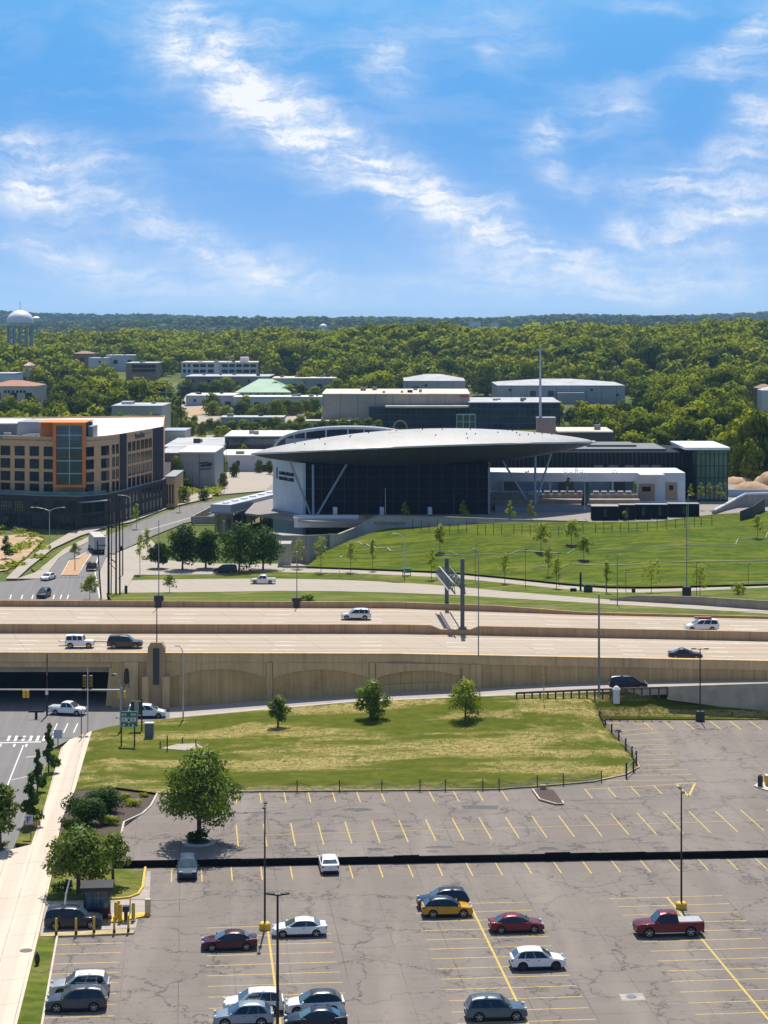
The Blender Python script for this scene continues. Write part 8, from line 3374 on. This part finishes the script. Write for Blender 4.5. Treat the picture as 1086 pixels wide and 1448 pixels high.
# slope trees
for k, (x, y, h, w, b_, n, leaf, lb, sd) in enumerate([(393, 1028, 4.0, 2.9, .8, 900, M_LEAF, 'smallest of the three trees on the dry slope', 21), (524, 1018, 5.1, 4.6, .4, 2000, M_LEAF, 'dense bushy tree in the middle of the dry slope', 22), (658, 1019, 5.4, 5.2, .9, 1300, M_LEAFY, 'loose yellow green tree on the dry slope nearest the guard rail', 23)]):
    z = slope_z(*P(x, y, 1.2)[:2])
    z = slope_z(*P(x, y, z)[:2])
    tree(lb, P(x, y, z), h, w, b_, int(n * 1.7), .36, leaf, sd, nl=10, r=.12, hollow=.3)
# street side conifers and trees
for k, (x, y, h, w, lb, sd) in enumerate([(69, 1092, 6.6, 2.3, 'slim dark columnar tree farthest up the street verge', 31), (53, 1120, 5.4, 2.2, 'dark columnar tree second along the street verge', 32), (44, 1168, 6.2, 3.0, 'taller ragged columnar tree nearest the pale blue board', 33)]):
    tree(lb, P(x, y, .13), h, w, .4, 900, .42, M_LEAFD, sd, shape='cone', nl=12, r=.09, name='columnar_tree')
tree('rounded street tree cut by the left edge', P(0, 1200, .13), 6.6, 4.0, 1.6, 1800, .5, M_LEAF, 35, nl=11, r=.14)
# mulch bed shrubs
for k, (x, y, h, w, n, leaf, lb) in enumerate([(116, 1166, 3.3, 5.0, 1700, M_LEAFD, 'large dark juniper mass beside the pavement'), (148, 1146, 3.0, 4.6, 1500, M_LEAFD, 'dark juniper mass at the back of the mulch bed'), (100, 1180, 2.0, 2.6, 600, M_LEAFD, 'dark low juniper at the pavement edge of the bed'),
                                               (156, 1166, 1.2, 2.5, 380, M_LEAFY, 'light green low shrub at the front of the mulch bed'), (188, 1139, .9, 2.4, 260, M_LEAFY, 'pale ornamental grass clump in the mulch bed'), (204, 1127, .6, 1.0, 90, M_LEAFY, 'tiny yellow green shrub at the bed corner'),
                                               (178, 1130, .8, 1.4, 130, M_LEAFY, 'arching grass tuft behind the pale clump'), (88, 1258, 1.0, 2.2, 260, M_LEAFD, 'dark low shrub under the island trees'), (5, 1198, .7, 1.6, 120, M_LEAF, 'low shrub at the foot of the left edge street tree')]):
    shrub(lb, P(x, y, .55 if k < 7 else .13), h, w, n, .38 if k < 3 else .3, leaf, 50 + k, d=w * .8)
# four round dark trees before the walkway
for k, (x, y, h, w, lb) in enumerate([(258, 806, 9.0, 7.0, 'dark round tree leftmost of the row before the covered walkway'), (291, 804, 8.0, 5.6, 'narrower dark tree second in the row before the walkway'), (338, 808, 9.6, 9.2, 'widest dark tree in the row before the walkway'), (372, 806, 8.4, 7.2, 'dark round tree at the right end of the row before the walkway'),
                                      (224, 804, 5.0, 4.2, 'small dark tree standing left of the row before the walkway')]):
    tree(lb, P(x, y, .05), h * 1.04, w * 1.12, 1.5, 3200, .62, M_LEAFD, 60 + k, nl=13, r=.2, hollow=.3)
# saplings: lawn, plaza, roadside
SAP = [(621, 782, 40, 16, 'l', 'bushy sapling on the lawn in line with the gantry'), (764, 780, 42, 22, 'l', 'widest bushy sapling on the upper lawn'), (806, 772, 36, 24, 'l', 'round topped sapling with dark mulch ring on the upper lawn'), (825, 790, 36, 19, 'l', 'sapling with dark mulch ring lower on the lawn'),
       (572, 730, 22, 13, 'p', 'cone shaped yellow green sapling before the dark hall'), (655, 731, 26, 15, 'p', 'second cone shaped sapling before the dark hall'), (721, 732, 26, 13, 'p', 'sapling left of the right hand struts'), (751, 733, 28, 12, 'p', 'sapling directly under the right hand struts'),
       (454, 808, 50, 22, 'g', 'leggy sapling at the left corner of the lawn'), (421, 806, 44, 20, 'g', 'leggy sapling beside the grey wall end block'), (496, 808, 44, 18, 'g', 'thin sapling on the left lawn foot'), (527, 806, 46, 10, 'g', 'bare stemmed sapling left of the silver lamp'),
       (610, 818, 44, 16, 'g', 'feathery sapling on the lawn foot left of the gantry'), (714, 824, 44, 18, 'g', 'feathery sapling on the lawn foot right of the gantry'), (775, 818, 46, 16, 'g', 'tall sapling with dark ring beside the footpath'), (787, 832, 44, 14, 'g', 'thin sapling at the footpath bend'),
       (858, 838, 46, 12, 'g', 'stooping sapling behind the service road wall'), (921, 838, 44, 36, 'g', 'wide palm like sapling below the footpath'), (990, 850, 54, 24, 'g', 'tall arching sapling by the dark pear shaped lamp base'), (1045, 850, 26, 22, 'g', 'low yellow green sapling near the right end of the service road'),
       (1073, 760, 34, 14, 'l', 'slim sapling at the right edge of the lawn'), (127, 848, 34, 22, 'g', 'pale green tree just behind the far parapet at the street'), (434, 848, 26, 26, 'v', 'small round tree behind the far parapet beside the dark lamp block'), (240, 838, 26, 20, 'g', 'small pale tree beside the service road at the utility poles'),
       (105, 790, 22, 14, 'g', 'grey green tree in the brick median'), (8, 790, 36, 24, 'g', 'dark young conifer on the bare earth at the left edge'), (66, 742, 18, 30, 'g', 'spreading golden shrub tree before the podium'), (96, 742, 20, 26, 'g', 'second spreading golden shrub tree before the podium'),
       (9, 744, 12, 12, 'g', 'little round tree at the podium left'), (193, 748, 38, 10, 'g', 'slender street tree in the far pavement'), (254, 724, 40, 9, 'g', 'slender tree at the low garden wall'), (198, 812, 60, 14, 'g', 'tall thin street tree right of the utility poles'), (208, 790, 44, 12, 'g', 'thin street tree behind the tall thin one'),
       (803, 700, 26, 6, 'w', 'slim yellowing sapling at the gallery pillars'), (898, 702, 20, 5, 'w', 'thin sapling before the gallery brown doors'), (977, 704, 22, 10, 'w', 'young tree left before the glass pavilion'), (991, 704, 24, 12, 'w', 'young tree second before the glass pavilion'), (1003, 702, 22, 8, 'w', 'young tree third before the glass pavilion'), (1018, 704, 24, 12, 'w', 'young tree at the glass pavilion corner'),
       (883, 736, 14, 7, 'p', 'small shrub tree between the black containers')]
for k, (x, y, hp, wp_, kind, lb) in enumerate(SAP):
    if kind == 'l':
        b = lawn_point(x, y)
    elif kind == 'p':
        b = PY(x, y, 481)
    elif kind == 'w':
        b = PY(x, y, 508)
        b = (b[0], b[1], max(Z_PL, b[2]))
    elif kind == 'v':
        b = hpt(FARB, x, 2.2, 5.3)
    else:
        z = path_z(x) + .1 if 430 < x < 840 else (2.6 if x >= 840 else .0)
        b = P(x, y, z)
    s = b[1] / F
    h, w = hp * s, wp_ * s * 1.25
    cone = k in (4, 5, 6, 7, 25, 35, 36, 37, 38)
    leaf = M_LEAFD if k == 25 else (M_LEAF if k in (22, 23, 24, 26, 27) else M_LEAFY)
    full = k in (0, 1, 2, 3, 4, 5, 21, 22, 25, 26, 27)
    tree(lb, b, h, w, h * (.30 if not cone else .1) if k not in (26, 27) else .3, 560 if full else 300, .50 if full else .46, leaf, 100 + k, shape='cone' if cone else 'round', nl=7, r=.055, name='sapling', hollow=.2)
    if k in (1, 2, 3, 14):
        mb = MB()
        mb.lathe([(1.3, 0), (1.1, .08), (.01, .1)], 14, 0, (b[0], b[1], b[2] + .05))
        struct(mb.build('mulch_ring', M_MULCH))

# bushes along the far pavement and midtown hedge rows are woodland-like individuals below
CLEAR = [  # picture rectangles kept open in front of a building at depth Y: (x0, x1, y0, y1, Y)
    (454, 666, 553, 596, 1000), (664, 800, 567, 604, 990), (568, 660, 535, 553, 1200), (702, 888, 540, 566, 1230), (252, 368, 508, 533, 1500), (178, 224, 512, 528, 1480), (148, 192, 502, 512, 1620), (125, 150, 505, 511, 1600), (103, 130, 498, 508, 1640),
    (0, 50, 543, 569, 1010), (0, 20, 528, 543, 1120), (158, 230, 568, 592, 860), (330, 412, 541, 561, 1290), (262, 330, 556, 574, 1240), (330, 456, 559, 567, 1225), (385, 476, 532, 546, 1280), (432, 470, 595, 604, 988), (226, 304, 640, 690, 650), (312, 384, 640, 668, 670),
    (231, 314, 624, 634, 790), (316, 412, 612, 634, 690), (366, 398, 534, 548, 1340), (320, 400, 590, 598, 1030), (255, 305, 572, 588, 1100), (10, 58, 436, 489, 1700), (235, 300, 530, 540, 1340), (760, 790, 480, 612, 640), (790, 868, 606, 630, 660), (1074, 1090, 548, 580, 1000), (451, 463, 455, 468, 3600),
    (560, 600, 596, 608, 780), (232, 262, 606, 616, 850), (640, 680, 584, 600, 940), (300, 330, 566, 572, 990)]


def blocked(x, Y, yb, yt, wpx):
    for x0, x1, y0, y1, Yb in CLEAR:
        if x + wpx * .45 > x0 and x - wpx * .45 < x1 and yt < y1 - 1 and yb > y0:
            if Y < Yb + 6:
                return True
            if Y < Yb + 75 and yb > y0 + 4:
                return True
    return False


def density(x, Y):
    """trees per 100 square metres at picture column x and depth Y"""
    if Y < 640:
        return 0
    if x < 232:
        if Y < 690:
            return 0
        if 860 < Y < 905 and 150 < x:
            return .12
        return .62
    if x < 455:
        if Y < 700:
            return .0
        if Y < 1040:
            return .33
        return .3 if Y < 1150 else (.22 if Y < 1500 else .7)
    if x < 790:
        if Y < 860:
            return .0
        if Y < 1190:
            return .22 if x < 540 else .03
        return .72 if Y > 1290 else .15
    if Y < 690 and x < 870:
        return .1
    return .66


q = random.Random(77)
cand = []
for Y0, Y1, n_ in [(640, 900, 2600), (900, 1300, 5200), (1300, 1800, 9000), (1800, 2500, 7000)]:
    for i in range(n_):
        Y = math.sqrt(q.uniform(Y0 * Y0, Y1 * Y1))
        x = q.uniform(-45, 1130)
        area = (1175 / F) * (Y1 * Y1 - Y0 * Y0) / 2 / n_ / 100.0
        if q.random() > density(x, Y) * area:
            continue
        X = XA(x, Y)
        big = 1.0
        if 232 <= x < 560 and Y < 1150:
            h = q.uniform(4.0, 8.5)
        elif x >= 790 and Y < 1250:
            h = q.uniform(12, 19)
        elif x < 232 and Y < 1250:
            h = q.uniform(11, 20)
        else:
            h = q.uniform(12, 22)
        h *= (1 + .28 * math.sin(X / 47.0 + 1) * math.sin(Y / 61.0))
        w = h * q.uniform(.75, 1.25)
        z = terrain(X, Y)
        yb = HY + (H - z) * F / Y
        yt = HY + (H - z - h) * F / Y
        if blocked(x, Y, yb, yt, w * F / Y):
            continue
        if Y < 1400 and any(abs(c[0] - X) < (w + c[4]) * .30 and abs(c[1] - Y) < (w + c[4]) * .30 for c in cand[-400:]):
            continue
        cand.append((X, Y, z, h, w, x))
cand.sort(key=lambda c: -c[3] / c[1] * (1.0 if c[5] > -15 and c[5] < 1100 else .4))
NIND = 285
SHAPES = []
for k in range(7):
    rs = np.random.RandomState(300 + k)
    h, w = 12.0, 10.5
    lob = crown_lobes(rs, h, w, 1.4, 13, 'round')
    mb = MB()
    limbs(mb, rs, h, 1.6, w, lob, .26)
    tme = mb.build('trunk', M_BARK, None, smooth=60)
    v, ti = leaves(rs, lob, 1700, .95, up_=.1, hollow=.66, asp=.75, coh=1.3, jit=.38, soft=.85, lv=.22)
    SHAPES.append((tme.data, leaf_mesh('crown', v, ti, M_LEAFW)))
    bpy.data.objects.remove(tme)
HT = [(244, 604, 16, 18), (267, 618, 22, 16), (285, 619, 22, 17), (308, 618, 24, 20), (274, 602, 14, 15), (327, 613, 18, 22), (361, 615, 18, 24), (383, 614, 22, 16), (300, 590, 22, 28), (339, 592, 24, 26), (348, 590, 30, 22), (368, 594, 24, 26), (390, 594, 30, 30), (420, 589, 22, 26), (444, 585, 22, 20),
      (371, 596, 22, 22), (470, 611, 18, 22), (486, 611, 19, 24), (503, 611, 19, 24), (520, 611, 20, 26), (534, 610, 16, 18), (400, 617, 20, 26), (416, 617, 20, 22), (455, 608, 14, 18), (432, 612, 16, 20), (485, 552, 17, 20), (503, 552, 18, 22), (789, 602, 34, 28), (776, 600, 24, 18), (806, 603, 26, 18), (830, 612, 36, 26), (846, 610, 30, 22),
      (262, 694, 18, 22), (282, 690, 12, 16), (250, 693, 46, 20), (312, 676, 36, 20), (366, 670, 20, 14), (381, 672, 20, 12), (259, 712, 24, 24), (316, 692, 24, 14), (244, 667, 33, 20), (262, 667, 34, 22), (282, 667, 33, 22), (300, 667, 34, 20), (240, 664, 18, 12), (880, 640, 40, 40), (910, 640, 52, 40), (945, 640, 60, 46), (978, 638, 56, 44), (1010, 640, 60, 44), (1045, 652, 60, 48), (1075, 660, 70, 50), (1040, 640, 70, 44), (868, 628, 40, 30), (1052, 672, 78, 56), (1078, 678, 88, 60), (1032, 664, 60, 46), (986, 655, 56, 50), (953, 650, 62, 50), (920, 648, 60, 46), (886, 645, 56, 46), (240, 606, 16, 18), (256, 612, 20, 20), (297, 612, 20, 18), (345, 612, 18, 22), (374, 612, 18, 20), (238, 592, 18, 22), (258, 596, 16, 18), (318, 594, 20, 22), (404, 590, 26, 26), (432, 587, 22, 22), (356, 598, 20, 22), (450, 600, 18, 22), (425, 606, 18, 22), (392, 606, 16, 20), (294, 650, 14, 10), (332, 676, 22, 14), (398, 668, 18, 12), (288, 708, 16, 16), (1010, 668, 50, 40)]
hand = []
for x, y, hp, wp_ in HT:
    Y = F * 53.5 / (y - HY)
    for _ in range(6):
        z = terrain(XA(x, Y), Y)
        if x > 860:
            z = min(z, 3.0)
        Y = F * (H - z) / (y - HY)
    hand.append((XA(x, Y), Y, z, hp * Y / F, wp_ * Y / F, x))
for x, yt, Y, wp_ in [(262, 538, 1300, 30), (285, 541, 1300, 26), (305, 538, 1310, 26), (322, 534, 1330, 28), (338, 546, 1310, 20), (388, 541, 1310, 22), (408, 545, 1300, 24), (425, 542, 1310, 22), (446, 547, 1290, 24), (464, 545, 1290, 22), (300, 556, 1150, 30), (478, 536, 1330, 26), (500, 534, 1330, 28), (16, 560, 990, 26), (45, 562, 985, 28), (168, 586, 845, 22), (190, 588, 845, 26), (214, 586, 845, 24), (240, 578, 930, 22), (6, 566, 985, 24), (1038, 612, 612, 46), (1056, 598, 606, 54), (1074, 588, 600, 58), (1094, 600, 596, 52), (1064, 626, 592, 42), (1044, 632, 598, 36)]:
    z = terrain(XA(x, Y), Y)
    hand.append((XA(x, Y), Y, z, ZA(yt, Y) - z, wp_ * Y / F, x))
cand = hand + cand
q = random.Random(5)
ZN = [('leafy green tree in the wood rising behind the brick apartment block', 'woodland trees behind the apartments'), ('small leafy tree among the stores and yards beyond the museum walkway', 'trees among the town stores'),
      ('tall leafy tree of the wood behind the glass pavilion', 'woodland trees behind the glass pavilion'), ('leafy tree on the wooded ridge beyond the warehouses', 'trees on the wooded ridge')]
for i, (X, Y, z, h, w, x) in enumerate(cand[:NIND]):
    zi = 3 if Y > 1250 else (0 if x < 232 else (1 if x < 600 else (2 if x > 780 else 1)))
    t = thing('woodland_tree', ZN[zi][0], 'tree', (X, Y, z), q.uniform(0, 6.28), ZN[zi][1])
    t.scale = (w / 10.5, w / 10.5 * q.uniform(.9, 1.1), h / 12.0)
    td, cd = SHAPES[q.randrange(7)]
    for nm, me in (('trunk', td), ('crown', cd)):
        o = bpy.data.objects.new(nm, me)
        COL.objects.link(o)
        o.parent = t


def mass(name, items, protos, m):
    """far woodland that reads as one mass: leaf clumps of many crowns in one mesh"""
    vs, ts, ns = [], [], []
    rs = np.random.RandomState(9)
    for X, Y, z, h, w in items:
        v, ti = protos[rs.randint(len(protos))]
        a = rs.uniform(0, 6.28)
        ca, sa = math.cos(a), math.sin(a)
        vv = v * np.array([w / 10.5, w / 10.5, h / 12.0])
        vv = np.stack([vv[:, 0] * ca - vv[:, 1] * sa + X, vv[:, 0] * sa + vv[:, 1] * ca + Y, vv[:, 2] + z], 1)
        nn = LEAFN[v.tobytes()[:96]]
        ns.append(np.stack([nn[:, 0] * ca - nn[:, 1] * sa, nn[:, 0] * sa + nn[:, 1] * ca, nn[:, 2]], 1))
        vs.append(vv)
        ts.append(np.clip(ti * .5 + rs.choice([-.25, -.05, .15, .6]) + .22 * math.sin(X / 70.0) * math.sin(Y / 95.0 + 2) + rs.uniform(-.1, .15), 0, 1))
    o = bpy.data.objects.new(name, leaf_mesh(name, np.concatenate(vs), np.concatenate(ts), m, np.concatenate(ns)))
    COL.objects.link(o)
    return stuff(o)


def lowcrown(seed, n, size):
    rs = np.random.RandomState(seed)
    lob = crown_lobes(rs, 12.0, 10.5, 1.0, 9, 'round')
    return leaves(rs, lob, n, size, up_=.1, hollow=.8, asp=.9, coh=1.4, jit=.30, soft=.88, lv=.2)


PR1 = [lowcrown(400 + k, 330, 1.75) for k in range(5)]
PR2 = [lowcrown(420 + k, 80, 3.6) for k in range(5)]
rest = [(X, Y, z, h, w) for X, Y, z, h, w, x in cand[NIND:]]
tag(mass('woodland', rest, PR1, M_LEAFW), 'dense far woodland of small rounded crowns covering ridge and town edge', 'woodland')
q = random.Random(8)
far_items = []
for Y0, Y1, n_, hs in [(2400, 3400, 2600, 15), (3400, 5200, 2200, 17), (5400, 6600, 1400, 20), (7600, 9400, 2200, 22)]:
    for i in range(n_):
        Y = math.sqrt(q.uniform(Y0 * Y0, Y1 * Y1))
        x = q.uniform(-60, 1150)
        if blocked(x, Y, 470, 455, 10):
            continue
        X = XA(x, Y)
        h = hs * q.uniform(.6, 1.15)
        far_items.append((X, Y, terrain(X, Y) - h * .25, h, h * q.uniform(1.1, 2.2)))
tag(mass('far_woods', far_items, PR2, M_LEAFW), 'blue green forest canopy stretching to the horizon', 'forest')
# low scrub and weeds on the bare left bank and verge edges
SCR = []
for k in range(3):
    rs = np.random.RandomState(500 + k)
    lob = [(rs.uniform(-.4, .4), rs.uniform(-.4, .4), .4, .4, .4, .35) for _ in range(5)]
    SCR.append(leaves(rs, lob, 60, .35, hollow=.3))
q = random.Random(15)
vs, ts = [], []
for i in range(420):
    if i < 30:
        x, y, z = q.uniform(0, 60), q.uniform(745, 812), -.3
    elif i < 200:
        x, y, z = q.uniform(232, 470), q.uniform(612, 636), .2
    elif i < 270:
        x, y, z = q.uniform(232, 312), q.uniform(690, 700), 0
    else:
        x = q.uniform(200, 1080)
        pp = hpt(FARB, x, q.uniform(.6, 3.0), 5.9)
        v, ti = SCR[i % 3]
        vs.append(v * q.uniform(.25, .7) + np.array(pp))
        ts.append(ti)
        continue
    pp = P(x, y, z)
    v, ti = SCR[i % 3]
    vs.append(v * q.uniform(.8, 2.6) * np.array([1.3, 1.3, .8]) + np.array(pp))
    ts.append(ti)
o = bpy.data.objects.new('scrub', leaf_mesh('scrub', np.concatenate(vs), np.concatenate(ts), M_LEAFY))
COL.objects.link(o)
tag(stuff(o), 'low scrub and weeds on banks and verges', 'scrub')

# ------------------------------------------------------------------ haze
mb = MB()
mb.box(-5200, 5200, -60, 12500, -14, 92)
hz = mb.build('haze', [])
hm = bpy.data.materials.new('haze')
hm.use_nodes = True
N, L_ = hm.node_tree.nodes, hm.node_tree.links
N.remove(N['Principled BSDF'])
pv = N.new('ShaderNodeVolumePrincipled')
pv.inputs['Color'].default_value = (0.33, 0.58, 1.0, 1)
pv.inputs['Density'].default_value = HAZE
pv.inputs['Anisotropy'].default_value = 0.2
L_.new(pv.outputs[0], N['Material Output'].inputs['Volume'])
hz.data.materials.append(hm)
stuff(hz)
